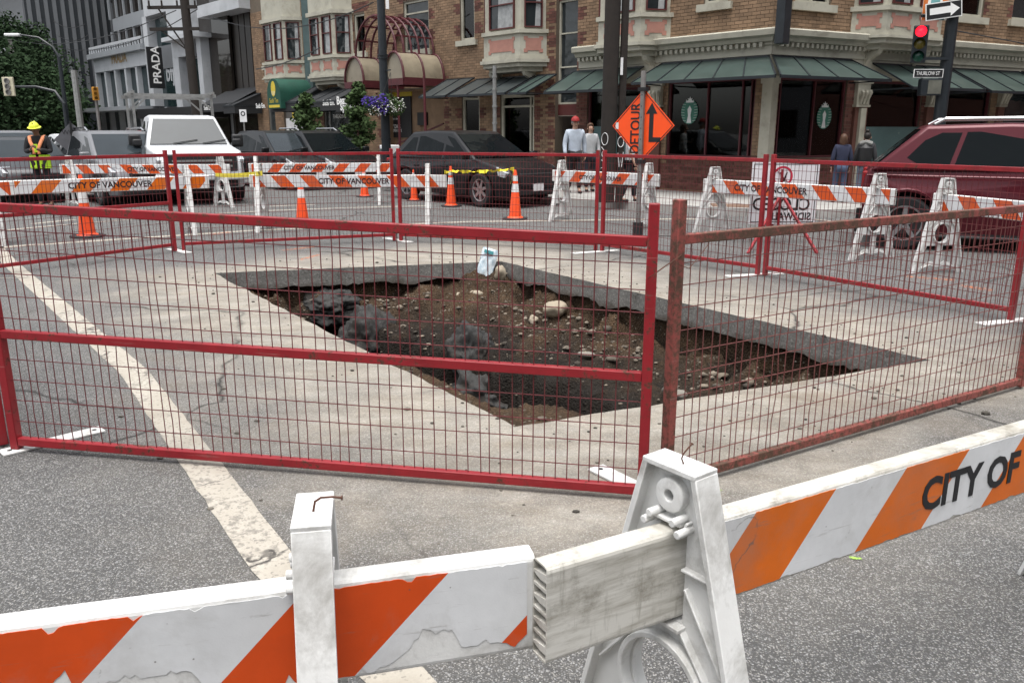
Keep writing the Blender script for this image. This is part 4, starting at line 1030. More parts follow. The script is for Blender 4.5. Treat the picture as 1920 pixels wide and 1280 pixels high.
# glass awnings
def awning(F, xa, xb, yt, yb, R_, m, d=1.15, zt=None, zb=None, n=None, s=None, mitre=0, corner=0, end='both', valance=0):
    s0, s1 = s if s else sorted((F(xa, yt)[0], F(xb, yt)[0]))
    zt = zt if zt else F((xa + xb) / 2, yt, .05)[1]; zb = zb if zb else F((xa + xb) / 2, yb, d)[1]
    a0, a1 = s0, s1
    b0, b1 = s0 - (mitre if corner == -1 else 0), s1 + (mitre if corner == 1 else 0)
    mb = MB(); t = .02
    P = [(a0, .07, zt), (a1, .07, zt), (b1, d, zb), (b0, d, zb)]
    mb.add(P + [(p[0], p[1], p[2] - t) for p in P], [(3, 2, 1, 0), (4, 5, 6, 7), (0, 1, 5, 4), (1, 2, 6, 5), (2, 3, 7, 6), (3, 0, 4, 7)])
    o = bld(mb, 'awning', M[m], None, R_)
    f = MB(); n = n or max(2, int((s1 - s0) / .6))
    for i in range(n + 1):
        k = i / n; p, q_ = Vector((a0 + (a1 - a0) * k, .07, zt)), Vector((b0 + (b1 - b0) * k, d, zb))
        f.bar(p + Vector((0, 0, .005)), q_ + Vector((0, 0, .005)), .03, .03)
    f.bar((b0, d, zb - .02), (b1, d, zb - .02), .05, .06); f.bar((a0, .08, zt), (a1, .08, zt), .04, .04)
    for sx_ in (a0, a1):
        if corner and abs(sx_ - (a0 if corner == -1 else a1)) < 1e-6: continue
        f.bar((sx_, .07, zb - .02), (sx_, d, zb - .02), .03, .03)
    f.build('awning_frame', M['black_metal'], o, xf=XR if R_ else None)
    if valance:
        MB().b2((b0, d - .012, zb - valance), (b1, d + .008, zb - .05)).build('valance', M[m], o, xf=XR if R_ else None)
        for e in (b0, b1): MB().add([(e, .07, zt), (e, d, zb), (e, d, zb - valance), (e, .07, zb - valance)], [(0, 1, 2, 3)]).build('side_flap', M[m], o, xf=XR if R_ else None)
    return o
ZAT, ZAB = FL(1380, 110, .08)[1], FL(1420, 143, 1.2)[1]
awning(FL, 1245, 1425, 110, 143, False, 'green_canopy', 1.2, ZAT, ZAB, s=(0, FL(1245, 118)[0]), mitre=.86, corner=-1, n=5)
awning(FR, 1425, 1592, 112, 150, True, 'green_canopy', 1.2, ZAT, ZAB, s=(FR(1592, 115)[0], 0), mitre=.86, corner=1, n=4)
awning(FL, 1080, 1210, 130, 167, False, 'green_canopy', 1.2, n=3); awning(FL, 1012, 1047, 141, 171, False, 'green_canopy', 1.2, n=2)
awning(FL, 898, 1006, 146, 174, False, 'dark_canopy', 1.2, n=3); awning(FL, 842, 893, 148, 178, False, 'dark_canopy', 1.2, n=2)
awning(FR, 1632, 1768, 123, 163, True, 'green_canopy', 1.2, n=3); awning(FR, 1778, 1905, 132, 170, True, 'green_canopy', 1.2, n=3); awning(FR, 1910, 2030, 138, 176, True, 'green_canopy', 1.2, n=3)
a1_ = awning(FL, 622, 688, 163, 187, False, 'black_awning', 1.3, n=3, valance=.34); a2_ = awning(FL, 560, 612, 163, 189, False, 'black_awning', 1.3, n=3, valance=.34); a3_ = awning(FL, 470, 492, 176, 195, False, 'black_awning', 1.3, n=2, valance=.34)
def on_awn(a, txt, px, py, size, o=1.32):
    s_, z_ = FL(px, py, o); return lettering(txt, size, M['white_paint'], a, (s_, o, z_), (-1, 0, 0), (0, 0, 1), sx=.9, bold=.006)
on_awn(a1_, 'Suds Em.', 605, 198, .26); on_awn(a2_, 'Suds Em.', 560, 200, .26); on_awn(a3_, 'Suds Em.', 480, 203, .26)
sp_ = bld(MB().b2((FL(688, 195, 1.35)[0], 1.33, FL(660, 209, 1.35)[1]), (FL(630, 195, 1.35)[0], 1.37, FL(660, 184, 1.35)[1])), 'shop_sign', M['black'])
s_, z_ = FL(631, 196, 1.38); lettering('Beauty', .38, M['white_paint'], sp_, (s_, 1.375, z_), (-1, 0, 0), (0, 0, 1), bold=.012, sx=.95)
s_, z_ = FL(638, 207, 1.38); lettering('Spa & Nails', .34, M['white_paint'], sp_, (s_, 1.375, z_), (-1, 0, 0), (0, 0, 1), bold=.012, sx=.95)
q = rc(FL, 622, 648, 214, 222, -.08); s_, z_ = FL(625, 222, -.06); lettering('THREADING', .2, M['white_paint'], bb, (s_, -.05, z_), (-1, 0, 0), (0, 0, 1), sx=.85, name='window_lettering')
# white door panel with a yellow notice
bld(MB().b2((pan[0], -.2, .15), (pan[1], -.1, 2.6)), 'shutter_panel', M['pale_panel'])
q = rc(FL, 534, 568, 222, 258, -.09); bld(MB().b2((q[0], -.1, q[2]), (q[1], -.085, q[3])), 'white_poster', M['cone_white'])
q = rc(FL, 548, 557, 211, 221, -.08); bld(MB().b2((q[0], -.1, q[2]), (q[1], -.07, q[3])), 'yellow_notice', M['yellow_sign'])
def solve_o(px, py, s_want, lo=0.0, hi=6.0):
    for _ in range(40):
        mid = (lo + hi) / 2
        if FL(px, py, mid)[0] > s_want: lo = mid
        else: hi = mid
    return (lo + hi) / 2
# green barrel awning over the shop door
x0 = FL(590, 190, .05)[0]; og = min(3.4, solve_o(527, 200, x0)); x1 = FL(502, 190, og)[0]
zt, zb_ = FL(515, 147, og)[1], FL(515, 204, og)[1]
g_ = MB(); nn = 14; prof_ = []
for i in range(nn + 1):
    a = math.pi * i / nn; prof_.append(((x0 + x1) / 2 + (x1 - x0) / 2 * math.cos(a), zt - .55 + .55 * math.sin(a)))
outl = [(x1, zb_)] + prof_ + [(x0, zb_)]
vs = [(p[0], o, p[1]) for p in outl for o in (.02, og)]
g_.add(vs, [(2 * i, 2 * i + 1, 2 * i + 3, 2 * i + 2) for i in range(len(outl) - 1)] + [tuple(2 * i + 1 for i in range(len(outl)))])
ga = bld(g_, 'barrel_awning', M['green_awning'], smooth=True)
xm = (x0 + x1) / 2
lo = MB().lathe([(.0, .004), (.26, .004), (.26, .008), (0, .008)], 20, Matrix.Translation((xm, og + .003, zt - .38)) @ Matrix.Rotation(R(-90), 4, 'X') @ Matrix.Diagonal((.7, 1.1, 1, 1)))
lo.build('emblem', M['yellow_sign'], ga)
lettering('111', .22, M['white_paint'], ga, (xm, og + .012, zb_ + .50), (-1, 0, 0), (0, 0, 1), align='CENTER')
lettering('Sushi Ten', .25, M['yellow_sign'], ga, (xm, og + .012, zb_ + .22), (-1, 0, 0), (0, 0, 1), align='CENTER', sx=.75)
MB().b2((x0 + .1, og + .002, zb_ + .04), (x1 - .1, og + .012, zb_ + .14)).build('yellow_strip', M['yellow_sign'], ga)
# burgundy barrel canopies of the stair entrance with bare hoops above
def vault(s0, s1, o0, o1, z0, z1, nm, clad, hoops, purl, beam=.2):
    """barrel vault whose axis runs out from the wall"""
    f = MB(); n = 14; sc0, sr = (s0 + s1) / 2, abs(s1 - s0) / 2
    arc = [(sc0 + sr * math.cos(a), z0 + (z1 - z0) * math.sin(a)) for a in [math.pi * i / n for i in range(n + 1)]]
    for i in range(hoops):
        o = o0 + (o1 - o0) * i / (hoops - 1); f.tube([(s, o, z) for s, z in arc], .038, 6)
    for k in purl: f.bar((arc[k][0], o0, arc[k][1]), (arc[k][0], o1, arc[k][1]), .05, .05)
    if beam:
        for s in (s0, s1): f.bar((s, o0, z0 - beam / 2), (s, o1, z0 - beam / 2), .07, beam)
        f.bar((s0, o1, z0 - beam / 2), (s1, o1, z0 - beam / 2), .07, beam)
    fo = bld(f, nm, M['burgundy'])
    if clad:
        c_ = MB(); vs = [(sc0 + (s - sc0) * .98, o, z0 + (z - z0) * .98) for s, z in arc for o in (o0, o1 - .04)]
        c_.add(vs, [(2 * i, 2 * i + 1, 2 * i + 3, 2 * i + 2) for i in range(n)])
        c_.add([(sc0 + (s - sc0) * .97, o1 - .05, z0 + (z - z0) * .97) for s, z in arc], [tuple(range(n + 1))])
        c_.build('glazing', M['polycarb'], fo, smooth=True, angle=60)
    return fo
sR = FL(830, 135, .1)[0]; of_ = min(3.2, solve_o(757, 143, sR)); sM = FL(721, 148, of_)[0]; sLf = FL(647, 152, of_)[0]; sM2 = FL(682, 152, of_)[0]
z0c = FL(735, 148, of_)[1]; z1c = FL(738, 97, of_)[1]
vault(sR, sM, .05, of_, z0c, z1c, 'barrel_canopy', True, 3, (0, 14))
vault(sM2, sLf, .05, of_, z0c, FL(664, 107, of_)[1], 'barrel_canopy', True, 3, (0, 14))
vault(FL(738, 102, of_)[0], FL(662, 102, of_)[0], .05, of_ - .1, FL(700, 103, of_)[1], FL(700, 28, of_)[1], 'hoop_frame', False, 6, (0, 2, 4, 6, 8, 10, 12, 14), 0)
pm = MB()
for x in (748, 797): s_ = FL(x, 220, 1.6)[0]; pm.tube([(s_, 1.6, .15), (s_, 1.6, z0c)], .04, 8)
s_a, s_b = FL(745, 270, -.2)[0], FL(832, 232, -.2)[0]; pm.bar((s_a, -.2, FL(745, 270, -.2)[1]), (s_b, -.2, FL(830, 232, -.2)[1]), .05, .05)
bld(pm, 'canopy_post', M['burgundy'])
# teal downpipe strip, wall plinth, flank
s_ = FL(577, 80, .1)[0]; bld(MB().b2((s_ - .28, -.0, 2.9), (s_ + .28, .14, 9)), 'downpipe', mat('teal_copper', (.06, .095, .095), .7, .25, 3))
bld(MB().b2((CEND, .004, .14), (SEND, .06, .55)), 'plinth', M['concrete'])
bld(MB().b2((-15, -11, .1), (-.2, -10.8, 10.3)), 'back_wall', M['brick_red']); bld(MB().b2((SEND - .3, -10.7, .1), (SEND, -.32, 10.15)), 'side_wall', M['brick_red'])
bld(MB().b2((.3, -11, 10.2), (SEND, -.31, 10.35)), 'roof', M['mortar'])
# blade sign on the corner and coffee shop window emblems
q0 = FL(1425, 40, .55); bs = bld(MB().b2((-.62, .35, FL(1425, 85, .6)[1]), (-.42, .62, 6.2)).b2((-.6, .05, 4.6), (-.44, .35, 4.66)), 'blade_sign', M['black_metal'], bevel=.01)
def emblem(F, px, py, R_, rad):
    x, z = F(px, py, -.09); y = -.088; root = MB()
    root.lathe([(0, 0), (rad * .62, 0), (rad * .62, .004), (0, .004)], 24, Matrix.Translation((x, y, z)) @ Matrix.Rotation(R(-90), 4, 'X') @ Matrix.Diagonal((1.35, 1.6, 1, 1)))
    o = bld(root, 'window_emblem', mat('emblem_green', (.04, .16, .115), .5, .1, 8), None, R_)
    wm_ = MB(); X = Vector((1, 0, 0)); Z = Vector((0, 0, 1))
    for s in (-1, 1):
        for k in range(7):
            t = -.72 + 1.3 * k / 6; r0, r1 = rad * .50 * math.sqrt(max(.1, 1 - (t / .95) ** 2)), rad * (.14 + .66 * math.sqrt(max(.05, 1 - (t / 1.0) ** 2)))
            p = Vector((x + s * r0, y, z + rad * t)); q = Vector((x + s * r1, y, z + rad * (t + .03)))
            wm_.bar(p, q, .006, rad * .075, up=(0, 1, 0))
    st = [(0, 1.22), (.07, 1.04), (.24, 1.08), (.14, .95), (.3, .86), (.36, .98), (.4, .74), (-.4, .74), (-.36, .98), (-.3, .86), (-.14, .95), (-.24, 1.08), (-.07, 1.04)]
    wm_.prism([(a * rad, b * rad) for a, b in st], -.002, .006, ((x, y, z), (1, 0, 0), (0, 0, 1), (0, 1, 0)))
    wm_.prism([(a * rad, b * rad) for a, b in ((0, .5), (.2, .2), (.12, -.3), (.24, -.9), (-.24, -.9), (-.12, -.3), (-.2, .2))], -.002, .007, ((x, y, z), (1, 0, 0), (0, 0, 1), (0, 1, 0)))
    for k in range(3): wm_.bar((x - .3 * rad, y, z + rad * (.52 - .02 * k)), (x + .3 * rad, y, z + rad * (.52 - .02 * k)), .004, .012 * rad, up=(0, 1, 0))
    wm_.build('emblem_rays', M['cone_white'], o, xf=XR if R_ else None)
emblem(FL, 1293, 210, False, .29); emblem(FR, 1545, 219, True, .28)
# ------------------------------------------------------------------ pavement
off = 3.25
pa = lambda s, o: CB + uL * s + nL * o
pr_ = lambda s, o: CB + uR * s + nR * o
# kerb corner: meet of the two kerb lines, rounded
def meet(p, u, q, v):
    d = q - p; det = u.x * v.y - u.y * v.x; t = (d.x * v.y - d.y * v.x) / det; return p + u * t
X0 = meet(pa(0, off), uL, pr_(0, 3.3), uR)
arc = []
for i in range(9):
    t = i / 8; a = X0 + uL * 3.2; b = X0 + uR * 3.2
    arc.append(a * (1 - t) ** 2 + X0 * 2 * t * (1 - t) + b * t * t)
bul = [pa(60, off), pa(12, off), pa(9, off), pa(7.6, off + .35), pa(6.4, off + .75)] 
outer = [pa(90, off)] + [pa(9.5, off), pa(8.2, off + .3), pa(6.6, off + .75), pa(5.2, off + .8)] + arc[2:] + [pr_(60, 3.3)]
inner = [pr_(60, -.35), pa(0, -.35) , pa(90, -.35)]
O3 = ((0, 0, 0), (1, 0, 0), (0, 1, 0), (0, 0, 1))
def pave_mat():
    g = N('pavement'); co = g.coord('Object', None, (0, 0, -LZ)); x, y, z = g.sep(co)
    n1 = g.noise(co, 1.5, 6, .6); fx = g.math('FRACT', g.math('MULTIPLY', x, 1 / 1.5)); fy = g.math('FRACT', g.math('MULTIPLY', y, 1 / 1.5))
    j = g.math('MAXIMUM', g.math('LESS_THAN', fx, .012), g.math('LESS_THAN', fy, .012))
    c = g.mix(g.ramp(n1, [(.3, 0), (.7, 1)]), (.25, .245, .23), (.36, .35, .33)); c = g.mix(j, c, (.12, .115, .11))
    c = g.mix(g.ramp(g.noise(co, 5, 7, .7), [(.58, 0), (.7, .5)]), c, (.14, .13, .12))
    g.set(base=c, rough=.85); g.bump(j, -.5, .01); return g.m
M['pave'] = pave_mat()
sw_ = MB().prism([(p.x, p.y) for p in outer + inner], .0, .15, O3); tag(sw_.build('pavement', M['pave']), kind='structure')
kb = MB(); cen = pa(5, -5)
for a, b in zip(outer, outer[1:]):
    kb.bar(a + Vector((0, 0, .076)), b + Vector((0, 0, .076)), .15, .155)
tag(kb.build('kerb', M['kerb']), kind='structure')
# tactile corner plate and low concrete seat wall behind the pole
tp = MB().prism([(p.x, p.y) for p in (arc[2], arc[4], arc[4] + (CB - X0).normalized() * .7, arc[2] + (CB - X0).normalized() * .7)], .152, .162, O3)
tag(tp.build('tactile_plate', mat('tactile_brown', (.16, .10, .07), .8, .2, 8), None), kind='structure')
# ------------------------------------------------------------------ buildings farther down the street (same frontage line)
M['dark_stone'] = mat('dark_cladding', (.030, .026, .023), .5, .4, .6)
M['off_white'] = mat('off_white_cladding', (.42, .435, .45), .5, .12, 1.2, dirt=(.25, .26, .27), damt=.4)
M['grey_clad'] = mat('grey_cladding', (.13, .137, .145), .55, .15, .8)
M['tower_clad'] = mat('tower_cladding', (.024, .028, .032), .5, .15, .5)
M['bronze_glass'] = mat('bronze_glass', (.022, .018, .015), .06, .3, .3)
M['blue_glass'] = mat('blue_glass', (.02, .035, .038), .06, .4, .4)
M['band_grey'] = mat('spandrel_grey', (.26, .275, .29), .35, .1, 1)
def bthing(name, s, o, label):
    p = CB + uL * s + nL * o; return thing(name, p, LZ, label, 'building'), s, o
def loc(px, py, s, o, oo=0.0):
    x, z = FL(px, py, o + oo); return x - s, z
sD0, sD1 = FL(477, 150)[0], FL(428, 150)[0]
t, s, o = bthing('dark_building', sD0 + .1, -.4, 'dark narrow building with brown black panels between the brick and the white buildings')
W = sD1 + 1.5 - sD0
MB().b2((0, -8, 0), (W, 0, 14)).build('wall', M['dark_stone'], t)
for i in range(7):
    x = W * (i + .08) / 7; MB().b2((x, 0, 3.4), (x + W / 7 * .84, .06, 6.6)).build('panel', M['dark_stone'], t); MB().b2((x, .0, 6.9), (x + W / 7 * .84, .05, 9.6)).build('window', M['bronze_glass'], t)
MB().b2((0.1, .0, 1), (W * .9, .05, 3)).build('shop_window', M['bronze_glass'], t)
zz = FL(430, 18, .6)[1]; MB().b2((-.2, 0, zz), (W + .1, .9, zz + .5)).build('white_beam', M['off_white'], t)
aw = MB(); aw.add([(-.2, 0, 3.5), (3.2, 0, 3.5), (3.2, 1.5, 2.75), (-.2, 1.5, 2.75), (3.2, 1.5, 2.4), (-.2, 1.5, 2.4)], [(0, 3, 2, 1), (2, 3, 5, 4)]); aw.build('awning', M['black_awning'], t)
lettering('Suds Em.', .26, M['white_paint'], t, (2.9, 1.52, 2.5), (-1, 0, 0), (0, 0, 1), sx=.9, bold=.006)
# white modern building
sW0, sW1 = FL(424, 60)[0], FL(284, 60)[0]
t, s, o = bthing('white_building', sW0 + .8, 0, 'white modern shop building with tall dark glazing and a stepped white frame')
W = sW1 - sW0 - .8; P = lambda px, py, oo=0: loc(px, py, s, 0, oo)
MB().b2((0, -9, 0), (W, -.25, 15)).build('wall', M['off_white'], t)
def slab(x0p, x1p, y0p, y1p, name, m, d0=-.24, d1=.1, par=None):
    a, b = sorted((P((x0p), (y0p + y1p) / 2)[0], P(x1p, (y0p + y1p) / 2)[0])); c_, d = P((x0p + x1p) / 2, y1p)[1], P((x0p + x1p) / 2, y0p)[1]
    if y0p < -20: d = 15
    return MB().b2((a, d0, c_), (b, d1, d)).build(name, m, par or t)
gl_ = slab(289, 332, 28, 84, 'window', M['blue_glass'], -.24, -.1); slab(296, 333, 84, 128, 'dark_sign_panel', M['grey_clad'], -.24, -.05); slab(301, 338, 128, 200, 'window', M['blue_glass'], -.24, -.1)
slab(283, 291, 30, 200, 'pier', M['off_white'], -.24, .25); slab(278, 330, -60, 28, 'frame_top', M['off_white'], -.24, .35); slab(328, 364, -60, 72, 'white_tower', M['off_white'], -.2, .5); slab(332, 392, 68, 76, 'ledge', M['off_white'], -.2, .8); slab(333, 364, 76, 108, 'white_tower', M['off_white'], -.2, .3)
slab(339, 350, 108, 205, 'pier', M['off_white'], -.24, .3); slab(350, 378, 110, 198, 'window', M['blue_glass'], -.24, -.1); slab(384, 392, 60, 215, 'pier', M['off_white'], -.24, .3); slab(366, 424, -60, 200, 'dark_window', M['bronze_glass'], -.24, -.12)
a_, z_ = P(309, 152); lettering('bfj', 1.2, M['off_white'], t, (a_, -.09, z_), (-1, 0, 0), (0, 0, 1), bold=.03)
slab(300, 424, 203, 222, 'entrance_canopy', M['black'], -.2, 1.2)
MB().b2((0, -.2, 0), (W, -.12, P(350, 222)[1])).build('shop_window', M['bronze_glass'], t)
# small pale shop with tall mullions and rail on top
sP0, sP1 = FL(283, 150)[0], FL(184, 150)[0]
t, s, o = bthing('pale_shopfront', sP0, 0, 'pale shop with tall mullioned windows, gold lettering and a black vertical banner'); W = sP1 - sP0
MB().b2((0, -8, 0), (W, -.3, P(235, 95)[1])).build('wall', M['off_white'], t)
z5, z6, z7, z8, z9 = P(235, 129)[1], P(235, 102)[1], P(235, 92)[1], P(235, 206)[1], P(235, 80)[1]
MB().b2((0, -.3, z5), (W, .15, z6)).build('fascia', M['off_white'], t)
MB().b2((-.2, -.3, z6), (W + .2, .45, z7)).build('cornice', M['band_grey'], t)
rl = MB(); rl.bar((0, .3, z9), (W, .3, z9), .08, .14)
for i in range(22): rl.b2((W * i / 21 - .04, .27, z7), (W * i / 21 + .04, .33, z9))
rl.build('roof_rail', M['off_white'], t)
for i in range(5):
    x = W * (i + .5) / 5; MB().b2((W * i / 5 + .12, -.29, .2), (W * (i + 1) / 5 - .12, -.15, z5)).build('window', M['blue_glass'], t)
for i in range(6): MB().b2((W * i / 5 - .13, -.29, .1), (W * i / 5 + .13, .12, z5)).build('mullion', M['off_white'], t)
MB().b2((-.5, -.1, z8 - .1), (W + .6, 1.4, z8 + .1)).build('canopy', M['band_grey'], t)
a_, z_ = P(217, 124); lettering('PRADA', .75, mat('gold_letters', (.3, .2, .09), .4), t, (W * .62, .17, z5 + .35), (-1, 0, 0), (0, 0, 1), bold=.02, sx=1.1)
bn_ = bthing('banner', 0, 0, '')[0]; bpy.data.objects.remove(bn_)
x0_, x1_ = P(291, 125, 1.0)[0], P(274, 125, 1.0)[0]; zb0, zb1 = P(285, 165, 1.0)[1], P(280, 86, 1.0)[1]
xb_ = P(283, 125, .8)[0]
bn_ = MB().b2((xb_ - .06, .2, zb0), (xb_ + .06, .95, zb1)).build('banner', M['black'], t)
lettering('PRADA', .58, M['white_paint'], bn_, (xb_ - .065, .36, zb0 + .22), (0, 0, 1), (0, 1, 0), bold=.01, sx=1.0)
# curved glass office block behind
t, s, o = bthing('office_building', FL(290, 40, -6)[0] - 2, -6, 'grey office block with curved bands of bronze glass above the pale shop'); P6 = lambda px, py: loc(px, py, s, -6)
W = FL(180, 40, -6)[0] - s; xl = W
def strip(z0, z1, name, m, bul=0.0, par=None):
    pl = [(-3, bul), (W * .55, bul), (W * .75, bul - .1), (W * .88, bul - .7), (W * .96, bul - 1.9), (W, bul - 4), (W, -9), (-3, -9)]
    return MB().prism(pl, z0, z1, O3).build(name, m, par or t)
zb_ = [P6(230, y)[1] for y in (95, 55, 30, -10, -60)]
strip(0, zb_[0], 'wall', M['grey_clad']); g1 = strip(zb_[0], zb_[1], 'window_band', M['bronze_glass'], -.15); strip(zb_[1], zb_[2], 'spandrel', M['band_grey']); g2 = strip(zb_[2], zb_[3], 'window_band', M['bronze_glass'], -.15); strip(zb_[3], zb_[4] + 6, 'spandrel', M['band_grey'])
for gg, (z0, z1) in ((g1, zb_[0:2]), (g2, zb_[2:4])):
    for i in range(9): x = -2 + (W * .78 + 2) * i / 8; MB().b2((x - .08, -.14, z0), (x + .08, -.0, z1)).build('mullion', M['band_grey'], gg)
# ribbed grey building
s0 = FL(180, 40, -6)[0] + .5; s1 = max(s0 + 9, FL(108, 120, -1)[0])
t, s, o = bthing('ribbed_building', s0, -1, 'tall grey building with a facade of close vertical ribs'); W = s1 - s0
MB().b2((0, -14, 0), (W, 0, 32)).build('wall', M['tower_clad'], t)
rib = MB().b2((-.16, 0, 4.2), (.16, .14, 32)).build('rib', M['grey_clad'], t); nr = 24; rib.location.x = .2
for i in range(1, nr): share(rib, (W * i / nr + .2, 0, 0))
sr_ = MB().b2((-.13, -.14, 4.2), (-.002, .14, 32)).build('rib', M['grey_clad'], t); sr_.location.y = -.3
for i in range(1, 22): share(sr_, (0, -.3 - 13.4 * i / 22, 0))
for z in (8.5, 13.2, 18): MB().b2((0, .0, z), (W, .5, z + .9)).build('floor_band', M['grey_clad'], t)
MB().b2((-.5, .1, 3.2), (W * .35, 2.2, 3.7)).build('canopy', M['teal_glass'], t); MB().b2((0, .02, .2), (W, .1, 3.1)).build('shop_window', M['blue_glass'], t)
# dark towers far left
def tower(px0, px1, Y, label, H, m, wx=7, wz=12, rz=R(31)):
    a = at_dist(px0, 200, Y); u_ = Vector((math.cos(rz), math.sin(rz), 0)); k = (px1 - 960) / FPX / (ray(px1, 200).y) ; k = ray(px1, 200).x / ray(px1, 200).y
    Wt = (k * a.y - a.x) / (u_.x - k * u_.y)
    t = thing('office_tower', (a.x, a.y, 0), rz, label, 'building')
    MB().b2((0, 0, 0), (Wt, 22, H)).build('wall', m, t)
    for i in range(wx):
        for k in range(wz):
            MB().b2((Wt * (i + .14) / wx, -.06, 6 + (H - 7) * (k + .12) / wz), (Wt * (i + .86) / wx, .3, 6 + (H - 7) * (k + .78) / wz)).build('window', M['bronze_glass'], t)
tower(-60, 98, 125, 'dark office tower with a grid of square windows above the trees', 60, M['tower_clad'], 6, 14)
tower(-480, -40, 95, 'dark broad tower at the far left edge of the street', 45, M['dark_stone'], 8, 10)
# buildings closing the end of the street and the cross street side
tower(90, 128, 150, 'grey slab tower standing far behind the ribbed building', 55, M['grey_clad'], 3, 14)
# ------------------------------------------------------------------ vehicles
def paint(name, col, metal=.0, dirt=(.12, .11, .1)):
    g = N(name); co = g.coord('Object'); n1 = g.noise(co, 2.5, 5, .6)
    x, y, z = g.sep(co)
    c = g.mix(g.ramp(n1, [(.55, 0), (.85, .1)]), col, dirt)
    g.set(base=c, rough=.35, metal=metal, spec=.22, coat=.22); g.b.inputs['Coat Roughness'].default_value = .04
    return g.m
M['p_black'] = paint('paint_black', (.006, .0065, .0075)); M['p_white'] = paint('paint_white', (.52, .535, .55)); M['p_silver'] = paint('paint_silver', (.16, .163, .172), .2)
M['p_maroon'] = paint('paint_maroon', (.075, .008, .014), .25); M['p_dark'] = paint('paint_dark_grey', (.05, .052, .056), .3); M['p_red'] = paint('paint_dark_red', (.13, .012, .016))
M['car_glass'] = wavy_glass('car_glass', (.005, .007, .008), .04, .08); M['tyre'] = mat('tyre', (.016, .016, .017), .85, .25, 12); M['alloy'] = mat('alloy', (.38, .38, .39), .32, .1, 8, metal=.8)
M['chrome'] = mat('chrome', (.6, .6, .6), .18, .05, 8, metal=1); M['trim'] = mat('black_trim', (.014, .014, .015), .55, .2, 9)
def lampmat(name, col, e):
    g = N(name); g.set(base=col, rough=.15); g.b.inputs['Emission Color'].default_value = (*col, 1); g.b.inputs['Emission Strength'].default_value = e; return g.m
M['headlamp'] = mat('headlamp_lens', (.42, .44, .46), .08, .2, 14, spec=.7); M['taillamp'] = mat('taillamp_lens', (.25, .01, .012), .12, .1, 9); M['indicator'] = mat('indicator_lens', (.6, .25, .03), .15, .1, 9)
def windscreen_mat():
    g = N('windscreen'); co = g.coord('Object'); n1 = g.noise(co, 1.2, 3)
    c = g.mix(n1, (.012, .016, .019), (.035, .045, .052)); g.set(base=c, rough=.04, spec=.28); return g.m
M['windscreen'] = windscreen_mat()
